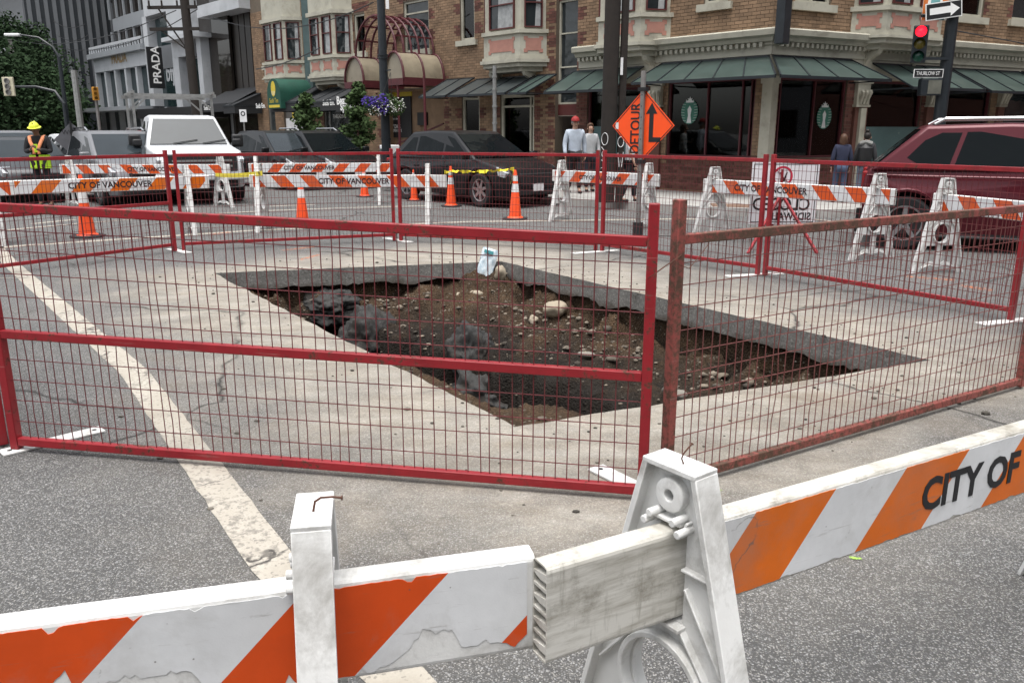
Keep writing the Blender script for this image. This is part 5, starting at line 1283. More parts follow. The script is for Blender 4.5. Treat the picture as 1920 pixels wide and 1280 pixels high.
def car(name, label, pos, heading, pm, L=4.55, W=1.84, H=1.67, wb=2.7, r=.36, zb=.98, hood=.94, nose=.62, gh=None, sb=.22, wins=None, group=None, rails=False, pillar=None, rear_oh=None, wr=None, plate=True, ws='windscreen', cat='car', deck=None, spokes=5, mm=None):
    """x forward, origin on the ground under the middle"""
    f = Vector((heading.x, heading.y, 0)).normalized(); t = thing(name, (pos.x, pos.y, 0), dirx(f), label, cat, group)
    ro = rear_oh if rear_oh else (L - wb) * .52; xr = -L / 2; xf = L / 2; ar, af = xr + ro, xr + ro + wb
    gx0, gx1, gx2, gx3 = gh      # rear foot, rear roof, front roof, screen foot
    ra = r * 1.15
    def arch(cx): return [(cx + ra * math.cos(a), max(sb, r + ra * math.sin(a))) for a in [math.pi + (math.pi + .0) * -i / 10 for i in range(11)]]
    def arch(cx):
        p = []
        for i in range(13):
            a = math.pi - math.pi * i / 12; p.append((cx + ra * math.cos(a), r + ra * math.sin(a)))
        return p
    low = [(xr + .05, sb + .12)] + [(ar - ra, sb)] + arch(ar) + [(ar + ra, sb), (af - ra, sb)] + arch(af) + [(af + ra, sb), (xf - .12, sb + .02), (xf - .01, sb + .2), (xf, nose - .08), (xf - .05, nose + .08), (xf - .16, nose + .2)]
    hoodp = [(xf - .45, hood - .06), (gx3 + .25, hood + .01), (gx3, zb + .03)]
    top = [(gx0 + (.02 if deck else 0), zb + .02)] + ([(deck, zb), (xr + .08, zb - .06)] if deck else []) + [(xr + .02, zb - .1), (xr, zb - .35)]
    out = low + hoodp + top
    # drop duplicates
    pts = []
    for p in out:
        if not pts or (abs(p[0] - pts[-1][0]) + abs(p[1] - pts[-1][1])) > .004: pts.append(p)
    mb = MB(); mb.prism(pts, -W / 2, W / 2, ((0, 0, 0), (1, 0, 0), (0, 0, 1), (0, -1, 0)))
    def shp(v):
        x, y, z = v; k = 1 - .20 * smooth(xf - .75, xf, x) ** 1.4 - .10 * smooth(xr + .6, xr, x) - .06 * smooth(zb - .3, zb + .05, z) - .05 * smooth(.55, .2, z)
        return (x, y * k, z)
    mb.v = [shp(v) for v in mb.v]
    mb.build('body', pm, t, True, bevel=.05, seg=3, angle=50)
    wr = wr or W * .36; wbm = W * .47
    g_ = MB(); vs = [(gx0, -wbm, zb - .02), (gx3, -wbm, zb - .02), (gx3, wbm, zb - .02), (gx0, wbm, zb - .02), (gx1, -wr, H - .03), (gx2, -wr, H - .03), (gx2, wr, H - .03), (gx1, wr, H - .03)]
    xm_ = (gx1 + gx2) / 2; vs += [(xm_, -wr, H - .0), (xm_, wr, H - .0)]
    g_.add(vs, [(0, 1, 5, 8, 4), (2, 3, 7, 9, 6), (1, 2, 6, 5), (3, 0, 4, 7), (4, 8, 9, 7), (8, 5, 6, 9), (3, 2, 1, 0)])
    g_.build('cabin', pillar or pm, t, True, bevel=.055, seg=3, angle=50)
    def side_y(z): return wbm + (wr - wbm) * (z - zb + .02) / (H - .03 - zb + .02)
    def xin(x, z): return x
    for poly in wins:
        for s in (-1, 1):
            w_ = MB(); n = len(poly)
            o1 = [(x, s * (side_y(z) + .004), z) for x, z in poly]; o2 = [(x, s * (side_y(z) - .03), z) for x, z in poly]
            fs = [tuple(range(n)) if s < 0 else tuple(reversed(range(n)))]
            fs += [((i, n + i, n + (i + 1) % n, (i + 1) % n) if s < 0 else (i, (i + 1) % n, n + (i + 1) % n, n + i)) for i in range(n)]
            w_.add(o1 + o2, fs); w_.build('window', M['car_glass'], t)
    for (xa, ya, xb_, yb, nm, m) in ((gx3, wbm, gx2, wr, 'windscreen', ws), (gx0, wbm, gx1, wr, 'rear_window', 'car_glass')):
        a = Vector((xa, 0, zb)); b = Vector((xb_, 0, H - .03)); d = b - a; nn = Vector((d.z, 0, -d.x)).normalized()
        if (nn.x > 0) != (xa > 0): nn = -nn
        p0, p1 = a + d * .07, a + d * .90; y0, y1 = ya * .90, yb * .93
        mbw = MB(); q = [Vector((p0.x, -y0, p0.z)), Vector((p0.x, y0, p0.z)), Vector((p1.x, y1, p1.z)), Vector((p1.x, -y1, p1.z))]
        mbw.add([x + nn * .010 for x in q] + [x - nn * .03 for x in q], [(0, 1, 2, 3) if xa > 0 else (3, 2, 1, 0), (0, 4, 5, 1), (1, 5, 6, 2), (2, 6, 7, 3), (3, 7, 4, 0)])
        sc_ = mbw.build(nm, M[m], t)
        if nm == 'windscreen':
            wp = MB(); 
            for yy in (-.35, .3): wp.bar(p0 + nn * .03 + Vector((0, yy, 0)), p0 + d * .12 + nn * .03 + Vector((0, yy + .55, 0)), .02, .015)
            wp.build('wiper', M['trim'], sc_)
    for hx in (ar + .42, (ar + af) / 2 + .12, af - .48):
        for s in (-1, 1):
            yk = lambda z: s * (W / 2 * (1 - .06 * smooth(zb - .3, zb + .05, z) - .05 * smooth(.55, .2, z)) + .0015)
            MB().tube([(hx, yk(z), z) for z in (.38, .55, zb - .3, zb - .12, zb)], .006, 4).build('door_seam', M['trim'], t)
    und = MB().b2((ar - .1, -W * .36, .25), (af + .1, W * .36, .6)); und.b2((ar - ra, -W * .30, .25), (ar + ra, W * .30, .75)); und.b2((af - ra, -W * .30, .25), (af + ra, W * .30, .75)); und.build('underbody', M['trim'], t)
    for cx in (ar, af):
        for s in (-1, 1):
            wh = thing('wheel', (cx, s * (W / 2 - .12), r), 0); wh.parent = t
            MX = Matrix.Rotation(R(90), 4, 'X')
            MB().lathe([(r * .66, -.10), (r * .9, -.11), (r, -.08), (r, .08), (r * .9, .11), (r * .66, .10), (r * .64, 0), (r * .66, -.10)], 28, MX).build('tyre', M['tyre'], wh, True)
            rm = MB(); rm.lathe([(r * .67, -.09), (r * .60, -.085), (r * .58, .0), (r * .60, .085), (r * .67, .09)], 24, MX)
            rm.lathe([(.0, s * -.065 - .0), (r * .14, s * -.065), (r * .14, s * -.05), (0, s * -.05)], 12, MX)
            for k in range(spokes):
                a = 2 * math.pi * k / spokes + .3
                rm.bar((math.cos(a) * r * .1, s * .068, math.sin(a) * r * .1), (math.cos(a) * r * .62, s * .075, math.sin(a) * r * .62), .03, r * .17, up=(0, 1, 0)) if False else rm.add(*spoke(a, r, s))
            rm.build('rim', M['alloy'], wh, True, angle=30)
            MB().lathe([(0, -.02), (r * .59, -.02), (r * .59, .02), (0, .02)], 20, MX).build('brake_disc', M['trim'], wh)
    for s in (-1, 1):
        MB().prism([(xf - .62, nose + .10), (xf - .16, nose + .02), (xf - .10, nose + .12), (xf - .40, nose + .24)], W * .335, W * .45, ((0, 0, 0), (1, 0, 0), (0, 0, 1), (0, s, 0))).build('headlight', M['headlamp'], t, bevel=.01)
        MB().box((gx3 - .18, s * (W / 2 + .09), zb + .09), (.12, .20, .15)).build('mirror', mm or pm, t, True, bevel=.03)
        MB().box((xr + .06, s * W * .36, zb - .16), (.14, .22, .26)).build('tail_light', M['taillamp'], t, bevel=.02)
        for hx in (-.1, .95): MB().box((ar + .55 + hx, s * (W / 2 - .02), zb - .16), (.19, .03, .035)).build('handle', pm, t, bevel=.008)
    MB().b2((xf - .08, -W * .27, nose - .16), (xf + .004, W * .27, nose + .10)).build('grille', M['trim'], t, bevel=.02)
    MB().b2((xf - .1, -W * .36, sb + .05), (xf + .0, W * .36, nose - .24)).build('lower_intake', M['trim'], t, bevel=.02)
    if plate:
        lp = MB().b2((xf + .004, -.15, nose - .27), (xf + .018, .15, nose - .115)).build('licence_plate', M['cone_white'], t)
    if rails:
        rl = MB()
        for s in (-1, 1):
            rl.tube([(gx1 + .1, s * wr * .94, H - .02), (gx1 + .22, s * wr * .94, H + .05), (gx2 - .3, s * wr * .94, H + .06), (gx2 - .12, s * wr * .94, H - .01)], .022, 6)
        rl.build('roof_rail', M['chrome'], t, kind=None)
    return t
def spoke(a, r, s):
    c, sn = math.cos(a), math.sin(a); u = Vector((c, 0, sn)); v = Vector((-sn, 0, c)); y = Vector((0, s, 0)); w0, w1 = r * .10, r * .075
    P = []
    for yy in (.05, .075):
        P += [u * r * .08 + v * w0 + y * yy, u * r * .63 + v * w1 + y * (yy + .008), u * r * .63 - v * w1 + y * (yy + .008), u * r * .08 - v * w0 + y * yy]
    f = [(4, 5, 6, 7), (0, 3, 2, 1), (0, 1, 5, 4), (1, 2, 6, 5), (2, 3, 7, 6)]
    return (P, f if s < 0 else [tuple(reversed(q)) for q in f])
HD_ = -uL
def from_front_right_wheel(p, f, wb, W, L, ro): 
    rt = Vector((f.y, -f.x, 0)); c = p - rt * (W / 2 - .12) - f * (-L / 2 + ro + wb); return c
suvw = [[(-1.62, 1.08), (-1.02, 1.03), (-1.02, 1.44), (-1.20, 1.44)], [(-.94, 1.03), (.02, 1.01), (.02, 1.48), (-.94, 1.47)], [(.10, 1.01), (1.0, 1.01), (.36, 1.42), (.10, 1.48)]]
cross = dict(L=4.55, W=1.84, H=1.60, wb=2.7, gh=(-2.05, -1.28, .24, 1.25))
c_ = from_front_right_wheel(G(905, 388), HD_, 2.7, 1.84, 4.55, 1.85 * .52)
car('crossover_car', 'black crossover car parked at the kerb facing the right, with pale licence plate', c_, HD_, M['p_black'], wins=suvw, ws='car_glass', spokes=7, **cross)
# white pickup with a pipe rack
ft = Vector((.485, -.875, 0)).normalized(); fr_ = Vector((-6.75, 18.2, 0)); L_ = 5.8
tk = car('pickup_truck', 'white pickup truck facing the camera with a steel ladder rack', fr_ - ft * L_ / 2, ft, M['p_white'], L=L_, W=2.02, H=1.96, wb=3.6, r=.40, zb=1.24, hood=1.22, nose=.86, gh=(-.75, -.62, .62, 1.28), sb=.34, deck=-.8,
         wins=[[(-.55, 1.30), (.18, 1.28), (.18, 1.82), (-.5, 1.82)], [(.26, 1.28), (1.05, 1.28), (.62, 1.80), (.26, 1.82)]], plate=True, cat='pickup truck', spokes=6, mm=M['trim'])
rk = MB(); zr = 2.45
for x in (-2.6, -.85):
    for s in (-1, 1): rk.bar((x, s * .93, 1.1), (x, s * .93, zr), .06, .06); rk.bar((x, s * .93, zr - .35), (x, s * .55, zr), .04, .04)
    rk.bar((x, -1.05, zr), (x, 1.05, zr), .08, .08)
for s in (-1, 1): rk.bar((-2.9, s * .93, zr + .06), (-.5, s * .93, zr + .06), .06, .06)
rk.build('ladder_rack', M['galv'], tk)
MB().b2((L_ / 2 - .02, -.98, .54), (L_ / 2 + .10, .98, .68)).build('bumper', M['p_white'], tk, bevel=.03)
MB().b2((L_ / 2 - .10, -.74, .72), (L_ / 2 + .02, .74, 1.10)).build('grille_frame', M['trim'], tk, bevel=.03)
for k in range(2): MB().b2((L_ / 2 + .01, -.62, .82 + k * .12), (L_ / 2 + .045, .62, .86 + k * .12)).build('grille_bar', M['galv'], tk)
for s in (-1, 1): MB().box((1.0, s * 1.14, 1.36), (.12, .26, .30)).build('tow_mirror', M['trim'], tk, True, bevel=.04)
# maroon sport utility car at the right
fm_ = Vector((math.cos(R(-23)), math.sin(R(-23)), 0)); rt = Vector((fm_.y, -fm_.x, 0)); rw_ = G(1688, 466)
Ls, ros, wbs = 4.3, .58, 2.7; cm_ = rw_ - rt * (1.89 / 2 - .12) - fm_ * (-Ls / 2 + ros)
sm = car('sport_utility_car', 'maroon sport utility car with silver roof rails, side on at the right edge', cm_, fm_, M['p_maroon'], L=Ls, W=1.89, H=1.70, wb=wbs, r=.365, zb=1.08, hood=1.02, nose=.70, rear_oh=ros, gh=(-2.08, -1.42, .6, 1.4), rails=True, wr=.70,
    wins=[[(-1.62, 1.24), (-1.5, 1.17), (-1.10, 1.14), (-.98, 1.57), (-1.22, 1.57), (-1.42, 1.47)], [(-1.04, 1.14), (-.12, 1.12), (-.12, 1.60), (-.92, 1.58)], [(-.02, 1.11), (1.1, 1.11), (.62, 1.50), (.45, 1.58), (-.02, 1.60)]])
# body side crease and wheel-arch lip
cl = MB()
for s in (-1, 1):
    cl.tube([(-2.1, s * .86, 1.0), (-1.2, s * .935, 1.0), (.8, s * .94, .99), (1.6, s * .90, .95)], .016, 6)
    for cx in (-Ls / 2 + ros, -Ls / 2 + ros + wbs): cl.tube([(cx + .45 * math.cos(a), s * .925, .365 + .45 * math.sin(a)) for a in [math.pi * i / 12 for i in range(13)]], .028, 6)
cl.build('side_moulding', M['p_maroon'], sm, True)
MB().b2((-2.2, -.9, .22), (2.1, -.84, .40)).b2((-2.2, .84, .22), (2.1, .9, .40)).build('sill', M['trim'], sm)
# parked and queued cars
def lane(px, o, y=300):
    """point on the line at distance o from the frontage seen in column px"""
    s_, z_ = FL(px, y, o); return CB + uL * s_ + nL * o
sed = dict(L=4.6, W=1.82, H=1.45, wb=2.72, gh=(-1.75, -1.0, .35, 1.15), zb=.92, hood=.88, nose=.58, deck=-1.8)
sedw = [[(-1.35, .98), (-.42, .97), (-.42, 1.33), (-.95, 1.32)], [(-.34, .97), (.95, .97), (.42, 1.30), (-.34, 1.34)]]
car('sport_utility_car', 'dark sport utility car behind the boards, parked before the small street trees', lane(596, 4.3), HD_, M['p_black'], wins=suvw, rails=True, ws='car_glass', group=None, **cross)
car('hatchback_car', 'black car with pale shiny windscreen between the pickup truck and the dark parked car', lane(528, 5.3), HD_, M['p_black'], wins=suvw, **dict(cross))
p_ = from_front_right_wheel(G(198, 385), HD_, 2.7, 1.84, 4.55, 1.85 * .52)
car('estate_car', 'silver grey car with roof rails directly behind the worker', p_, HD_, M['p_silver'], wins=suvw, rails=True, **cross)
car('sedan_car', 'dark grey car cut by the left picture edge beside the worker', G(-25, 384) + Vector((-.3, 2.0, 0)), HD_, M['p_dark'], wins=sedw, **sed)
def far_car(px, Y, label, m, kind, h=HD_, **kw):
    p = at_dist(px, 262, Y); k, wn = (cross, suvw) if kind == 'c' else (sed, sedw)
    return car('parked_car' if kw.get('pk') else 'queued_car', label, Vector((p.x, p.y, 0)), h, M[m], wins=wn, group='cars queued along the street', **k)
far_car(262, 25.5, 'dark red car just left of the pickup truck', 'p_red', 'c'); far_car(214, 31, 'white van like car behind the orange sign', 'p_white', 'c', ); far_car(165, 29, 'white car behind the grey diamond sign', 'p_white', 's')
far_car(20, 29, 'pale grey car at the far left behind the worker', 'p_silver', 'c'); far_car(135, 38, 'white car roof glimpsed under the grey diamond sign', 'p_white', 's'); far_car(240, 40, 'red car roof seen far up the street', 'p_red', 's')
# ------------------------------------------------------------------ poles, signals, signs
def pole(name, base, h, r0, r1, m, label, cat, n=12, lean=(0, 0)):
    t = thing(name, base, 0, label, cat)
    MB().tube([(0, 0, 0), (lean[0] * .5, lean[1] * .5, h / 2), (lean[0], lean[1], h)], [r0, (r0 + r1) / 2, r1], n).build('shaft', m, t, True); return t
b = G(1137, 379, .15); up = pole('utility_pole', b, 11, .165, .14, M['wood_pole'], 'dark wooden utility pole with graffiti at the kerb behind the detour sign', 'utility pole', lean=(.05, 0))
cdm = MB().tube([(.25, -.02, 0), (.27, -.02, 5.5), (.29, -.02, 11)], .075, 8); cdm.build('conduit', M['wood_pole'], up, True)
MB().b2((.19, -.13, 2.52), (.24, -.10, 2.85)).build('notice', M['cone_white'], up)
gf = MB(); toc = -Vector((b.x, b.y, 0)).normalized(); rgt = Vector((-toc.y, toc.x, 0))
def scrib(pts, wd=.012, cy=(0, 0), r_=.172):
    P = []
    for x, z in pts:
        a = max(-.98, min(.98, (x) / r_)); P.append(rgt * (r_ * a) + toc * (r_ * math.sqrt(1 - a * a)) + Vector((cy[0], cy[1], z)))
    gf.tube(P, wd * .6, 5)
circ_ = lambda cx, cz, rx, rz_, a0=0, a1=6.283: [(cx + rx * math.cos(a0 + (a1 - a0) * i / 14), cz + rz_ * math.sin(a0 + (a1 - a0) * i / 14)) for i in range(15)]
scrib(circ_(-.07, 1.28, .065, .12)); scrib([(-.13, 1.12), (-.02, .98), (-.12, .86), (-.03, .74), (-.13, .7)]); scrib(circ_(-.07, .98, .05, .07))
for pts in (circ_(0, 1.22, .06, .10), [(-.06, 1.42), (.02, 1.5), (.05, 1.66), (-.02, 1.48)], [(-.05, 1.0), (-.02, .72), (.0, .9), (.03, .72), (.06, 1.02)]): scrib(pts, .012, (.255, -.02), .082)
gf.build('graffiti', M['cone_white'], up)
b = G(727, 347, .15); lp = pole('lamp_post', b, 8, .13, .085, M['black_metal'], 'black lamp post with a hanging flower basket in front of the stair entrance', 'lamp post')
cm = MB()
for z in (3.35, 3.28, 1.2): cm.lathe([(.125, z), (.14, z), (.14, z + .04), (.125, z + .04)], 12)
cm.lathe([(.19, 0), (.2, .35), (.15, .5)], 12); cm.bar((0, 0, 2.98), (.22, -.25, 2.98), .03, .03); cm.build('collar', M['black_metal'], lp, True)
MB().b2((.13, -.05, 4.5), (.21, .03, 4.9)).build('small_box', M['cone_white'], lp)
def leaves(mb, c, rad, n, sz, rnd, mi=0, shell=.35):
    for _ in range(n):
        d = Vector((rnd.gauss(0, 1), rnd.gauss(0, 1), rnd.gauss(0, 1))).normalized() * (shell + (1 - shell) * rnd.random()) 
        p = Vector(c) + Vector((d.x * rad[0], d.y * rad[1], d.z * rad[2]))
        u = Vector((rnd.gauss(0, 1), rnd.gauss(0, 1), rnd.gauss(0, .6))).normalized(); v = u.orthogonal().normalized(); v = (v + u.cross(v) * rnd.uniform(-1, 1)).normalized()
        s = sz * rnd.uniform(.6, 1.3)
        mb.add([p - u * s, p + v * s * .5, p + u * s, p - v * s * .5], [(0, 1, 2, 3)], mi)
def leafmat(name, col, isl=.4):
    g = N(name); ge = g.n('NewGeometry'); r_ = g.ramp(ge.outputs['Random Per Island'], [(0, 1 - isl), (1, 1 + isl)])
    g.set(base=g.mix(1, col, r_, 'MULTIPLY'), rough=.8, spec=.08); return g.m
M['leaf_dark'] = leafmat('leaf_dark', (.022, .040, .018)); M['leaf_mid'] = leafmat('leaf_mid', (.045, .072, .028)); M['purple'] = leafmat('petal_purple', (.075, .045, .26), .4); M['petal_white'] = leafmat('petal_white', (.62, .62, .58), .2); M['bark'] = mat('bark', (.05, .038, .028), .9, .3, 8, .5, 30)
rnd = random.Random(3)
bk = thing('flower_basket', Vector(b) + Vector((.02, -.25, 2.12)), 0, 'hanging basket of purple and white flowers on the black lamp post', 'flower basket')
fb = MB().lathe([(.02, -.26), (.15, -.2), (.23, -.04), (.24, 0)], 12); fb.build('bowl', M['trim'], bk, True)
fb = MB()
for k in range(3): fb.tube([(.22 * math.cos(k * 2.1), .22 * math.sin(k * 2.1), 0), (.2, 0, .8)], .006, 4)
fb.build('chain', M['trim'], bk)
for nm, m, cs, n, s in (('foliage', 'leaf_mid', ((0, 0, 0, .42, .30), (.28, 0, -.08, .30, .26), (-.28, 0, -.05, .30, .26)), 420, .04), ('purple_flowers', 'purple', ((-.36, -.2, .06, .22, .16), (.02, -.3, .0, .15, .28), (-.18, -.2, .06, .2, .15)), 150, .034), ('white_flowers', 'petal_white', ((.36, -.15, .0, .26, .2), (-.15, -.3, -.12, .26, .2), (.1, -.3, -.15, .3, .16)), 70, .027)):
    f_ = MB()
    for c in cs: leaves(f_, c[:3], (c[3], c[3], c[4]), n, s, rnd, shell=.6)
    f_.build(nm, M[m], bk, kind='stuff')
# traffic signal pole at the right
def on_right(px, o):
    s_, z_ = FR(px, 300, o); p = CB + uR * (-s_) + nR * o; return Vector((p.x, p.y, .15))
tb = on_right(1752, 2.6); k_ = tb.y
tp_ = pole('signal_pole', tb, 7, .135, .105, M['black_metal'], 'dark blue black signal pole carrying the one way sign, red light and street name', 'signal pole')
def z_at(px, py): return at_dist(px, py, tb.y).z
def x_at(px, py): return at_dist(px, py, tb.y).x - tb.x
MB().b2((x_at(1722, 45), -.12, z_at(1740, 47) - .02), (0, -.06, z_at(1740, 44))).b2((x_at(1722, 125), -.12, z_at(1740, 126) - .02), (0, -.06, z_at(1740, 123))).build('bracket', M['black_metal'], tp_)
sgm = MB()
hs_x, z0s, z1s = x_at(1719, 85), z_at(1719, 119), z_at(1719, 49)
sg = thing('traffic_light', Vector((tb.x + hs_x, tb.y - .12, z0s)), R(-26), 'traffic light showing red on the signal pole', 'traffic light'); Hs = z1s - z0s
MB().b2((-.14, -.05, 0), (.14, .12, Hs)).build('housing', M['black_metal'], sg, bevel=.02)
M['red_lit'] = lampmat('red_lamp', (1.0, .008, .02), 1.6)
for i, m in enumerate((mat('green_off', (.012, .06, .04), .2), mat('amber_off', (.10, .08, .015), .2), M['red_lit'])):
    zc = Hs * (i + .5) / 3; MX = Matrix.Translation((0, -.05, zc)) @ Matrix.Rotation(R(90), 4, 'X')
    MB().lathe([(0, .03), (.07, .022), (.105, 0)], 18, MX).build('lens', m, sg, True)
    vz = MB(); pts = [(.118 * math.cos(a), .118 * math.sin(a)) for a in [R(-20 + 220 * j / 12) for j in range(13)]]
    vz.add([(x, -.05, zc + y) for x, y in pts] + [(x, -.15, zc + y - .01) for x, y in pts], [(j, j + 1, 14 + j, 13 + j) for j in range(12)]); vz.build('visor', M['black_metal'], sg, True)
def plate_sign(name, px, py0, py1, w, label, cat, m, base=None, dy=-.16, tilt=0, yaw=0):
    p = Vector((tb.x + x_at(px, (py0 + py1) / 2), tb.y + dy, z_at(px, (py0 + py1) / 2))); h = z_at(px, py0) - z_at(px, py1)
    t = thing(name, p, 0, label, cat, rot=(0, tilt, yaw)); MB().b2((-w / 2, -.006, -h / 2), (w / 2, .006, h / 2)).build('plate', m, t); return t, h
ow, h = plate_sign('one_way_sign', 1760, 6, 38, .72, 'black one way sign with a white arrow pointing right', 'road sign', M['white_paint'], tilt=R(-8), yaw=R(0), dy=-.2)
MB().b2((-.34, -.010, -h / 2 + .02), (.34, -.007, h / 2 - .02)).build('face', M['black'], ow)
MB().prism([(-.28, -.062), (.13, -.062), (.13, -.125), (.31, 0), (.13, .125), (.13, .062), (-.28, .062)], .0, .003, ((0, -.0145, 0), (1, 0, 0), (0, 0, 1), (0, 1, 0))).build('arrow', M['white_paint'], ow)
st_, h = plate_sign('street_name_sign', 1733, 131, 147, .60, 'black street name sign reading THURLOW on the signal pole', 'road sign', M['white_paint'], dy=-.17)
MB().b2((-.285, -.010, -h / 2 + .012), (.285, -.007, h / 2 - .012)).build('face', M['black'], st_)
lettering('THURLOW ST', .105, M['white_paint'], st_, (-.25, -.0115, -.035), (1, 0, 0), (0, 0, 1), sx=.72)
ps, h = plate_sign('pedestrian_signal', 1738, 149, 180, .42, 'grey pedestrian signal box under the street name sign', 'pedestrian signal', M['black_metal'], dy=-.1)
MB().b2((-.21, -.10, -h / 2), (.21, .08, h / 2)).build('housing', M['black_metal'], ps, bevel=.015); MB().b2((-.08, -.108, -h / 2 + .03), (.19, -.101, h / 2 - .03)).build('lens', mat('ped_lens', (.12, .12, .10), .3, .3, 6), ps)
bp, h = plate_sign('street_banner', 1752, -60, 40, .5, 'orange, white and teal painted street banner behind the one way sign', 'banner', M['white_paint'], dy=-.10)
for i, (x0, x1, col) in enumerate(((-.25, -.16, (.6, .17, .04)), (-.1, .08, (.15, .35, .36)), (.13, .25, (.6, .17, .04)), (-.25, .0, (.62, .15, .04)), (.0, .2, (.1, .2, .2)))):
    z0, z1 = ((-h / 2 + .12, h / 2) if i < 3 else (-h / 2, -h / 2 + .1)); MB().b2((x0, -.0095, z0), (x1, -.007, z1)).build('painted_patch', mat('banner_paint', col, .5), bp)
wz = MB(); wz.tube([Vector((tb.x, tb.y, 3.55)) + Vector((.1 + 2.2 * i, 0.3 * i, -.34 * i + .02 * i * i)) for i in range(6)], .012, 5); tag(wz.build('guy_wire', M['black']), 'thin dark cable running from the signal pole to the right', 'cable')
# grey pipe post before the shop window
b = lane(928, 3.0); b.z = .15; gp_ = pole('pipe_post', b, FL(921, 124, 3.0)[1] - .15, .05, .05, M['galv'], 'slim grey pipe post with clamps on the pavement by the shop window', 'post', 8)
cm = MB()
for z in (1.6, 2.0, 2.4, 2.7): cm.lathe([(.05, z), (.065, z), (.065, z + .05), (.05, z + .05)], 10)
cm.build('clamp', M['galv'], gp_)
# poles up the street
b = lane(374, 3.2, 255); b.z = .15; wp_ = pole('utility_pole', b, 13, .19, .15, M['wood_pole'], 'brown wooden utility pole with cross arms beside the white building', 'utility pole', lean=(-.2, 0))
cr_ = MB(); zt_ = FL(374, 16, 3.2)[1]
for dz_ in (0, -.8): cr_.bar((-1.6, .1, zt_ + dz_), (.4, -.1, zt_ + dz_), .1, .12); cr_.bar((-1.2, .05, zt_ + dz_), (-.15, 0, zt_ - 1.6), .04, .05)
for x in (-1.5, -1.0, -.4, .3): cr_.tube([(x, 0, zt_), (x, 0, zt_ + .25)], .04, 6)
cr_.build('cross_arm', M['wood_pole'], wp_)
def spole(px, pyb, Y, ytop, r, m, label, name='street_pole', cat='pole', lean=0):
    p = at_dist(px, pyb, Y); z1 = at_dist(px, ytop, Y).z; return pole(name, (p.x, p.y, 0), z1, r, r * .8, m, label, cat, 8, (lean, 0)), p, z1
spole(152, 240, 38, 132, .16, M['galv'], 'light grey metal pole in front of the ribbed building')
t, p, z1 = spole(128, 240, 44, 108, .12, M['black_metal'], 'street light with a long curved arm before the ribbed building', 'street_light', 'street light')
ar_ = MB().tube([(0, 0, z1), (-.25, 0, z1 + .5), (-.9, 0, z1 + .95), (-1.9, 0, z1 + 1.1)], [.07, .06, .05, .04], 6); ar_.build('arm', M['black_metal'], t, True)
MB().box((-2.2, 0, z1 + 1.08), (.75, .3, .14)).build('lantern', M['cone_white'], t, True, bevel=.04)
t, p, z1 = spole(126, 240, 40, 195, .11, M['black_metal'], 'signal mast with a curved arm holding a pale backed signal', 'signal_mast', 'signal pole')
za = at_dist(20, 163, 40).z; xa = at_dist(20, 163, 40).x - p.x
MB().tube([(0, 0, z1), (-.35, 0, za - .2), (-1.2, 0, za), (xa, 0, za)], [.08, .07, .06, .05], 6).build('arm', M['black_metal'], t, True)
sg2 = thing('traffic_light', (p.x + xa, p.y - .15, za), 0, 'pale backed traffic light hanging on the curved arm at the far left', 'traffic light')
MB().b2((-.25, -.06, -.42), (.25, .06, .42)).build('backplate', mat('pale_yellow', (.5, .46, .34), .6), sg2, bevel=.02)
for k in (-1, 0, 1): MB().lathe([(0, 0), (.12, 0), (.13, .06), (.1, .06)], 12, Matrix.Translation((0, -.065, k * .25)) @ Matrix.Rotation(R(90), 4, 'X')).build('lens', M['steel_grey'], sg2)
sg3_p = at_dist(179, 176, 40); sg3 = thing('traffic_light', (sg3_p.x, sg3_p.y, sg3_p.z), R(30), 'small yellow cased traffic light in front of the pale shop', 'traffic light')
yl = mat('signal_yellow', (.45, .22, .03), .5)
MB().b2((-.14, -.1, -.30), (.14, .1, .30)).build('housing', yl, sg3, bevel=.02); MB().tube([(0, .05, -.30), (0, .1, -sg3_p.z)], .07, 8).build('post', M['steel_grey'], sg3)
for k in (-1, 0, 1): MB().lathe([(0, 0), (.09, 0), (.1, .12), (.08, .12)], 12, Matrix.Translation((0, -.1, k * .2)) @ Matrix.Rotation(R(90), 4, 'X')).build('lens', yl, sg3)
t, p, z1 = spole(56, 240, 55, 75, .17, M['steel_grey'], 'wooden pole with a grey transformer among the left trees', 'utility_pole', 'utility pole', -.5)
MB().lathe([(.0, 0), (.28, 0), (.3, .1), (.3, 1.0), (.2, 1.15), (0, 1.2)], 12, Matrix.Translation((-.85, -.2, at_dist(38, 128, 55).z))).build('transformer', M['band_grey'], t, True)
wr_ = MB()
for a, b_, sg_ in (((20, 65, 55), (95, 82, 60), .5), ((45, 66, 55), (370, 18, 34), 1.2), ((330, 20, 33), (-80, 30, 60), 1.5), ((100, 40, 55), (160, 45, 50), .3), ((110, 68, 55), (165, 66, 50), .3), ((390, 30, 33), (700, 5, 27), .6), ((480, 130, 30), (600, 90, 27), .1)):
    A, B = at_dist(*a), at_dist(*b_); wr_.tube([A.lerp(B, i / 10) - Vector((0, 0, sg_ * 4 * (i / 10) * (1 - i / 10))) for i in range(11)], .018, 4)
tag(wr_.build('overhead_wires', M['black']), 'overhead street wires strung above the street at the upper left', 'wires', kind='stuff')
b = lane(459, 3.0, 250); b.z = .15; t = pole('parking_sign', b, 2.2, .03, .03, M['galv'], 'small white parking sign on a thin post before the dark building', 'parking sign', 6)
MB().b2((-.13, -.04, 1.75), (.13, -.03, 2.2)).build('plate', M['cone_white'], t); MB().lathe([(.05, 0), (.09, 0), (.09, .004), (.05, .004)], 12, Matrix.Translation((0, -.041, 2.05)) @ Matrix.Rotation(R(90), 4, 'X')).build('symbol', M['black'], t)
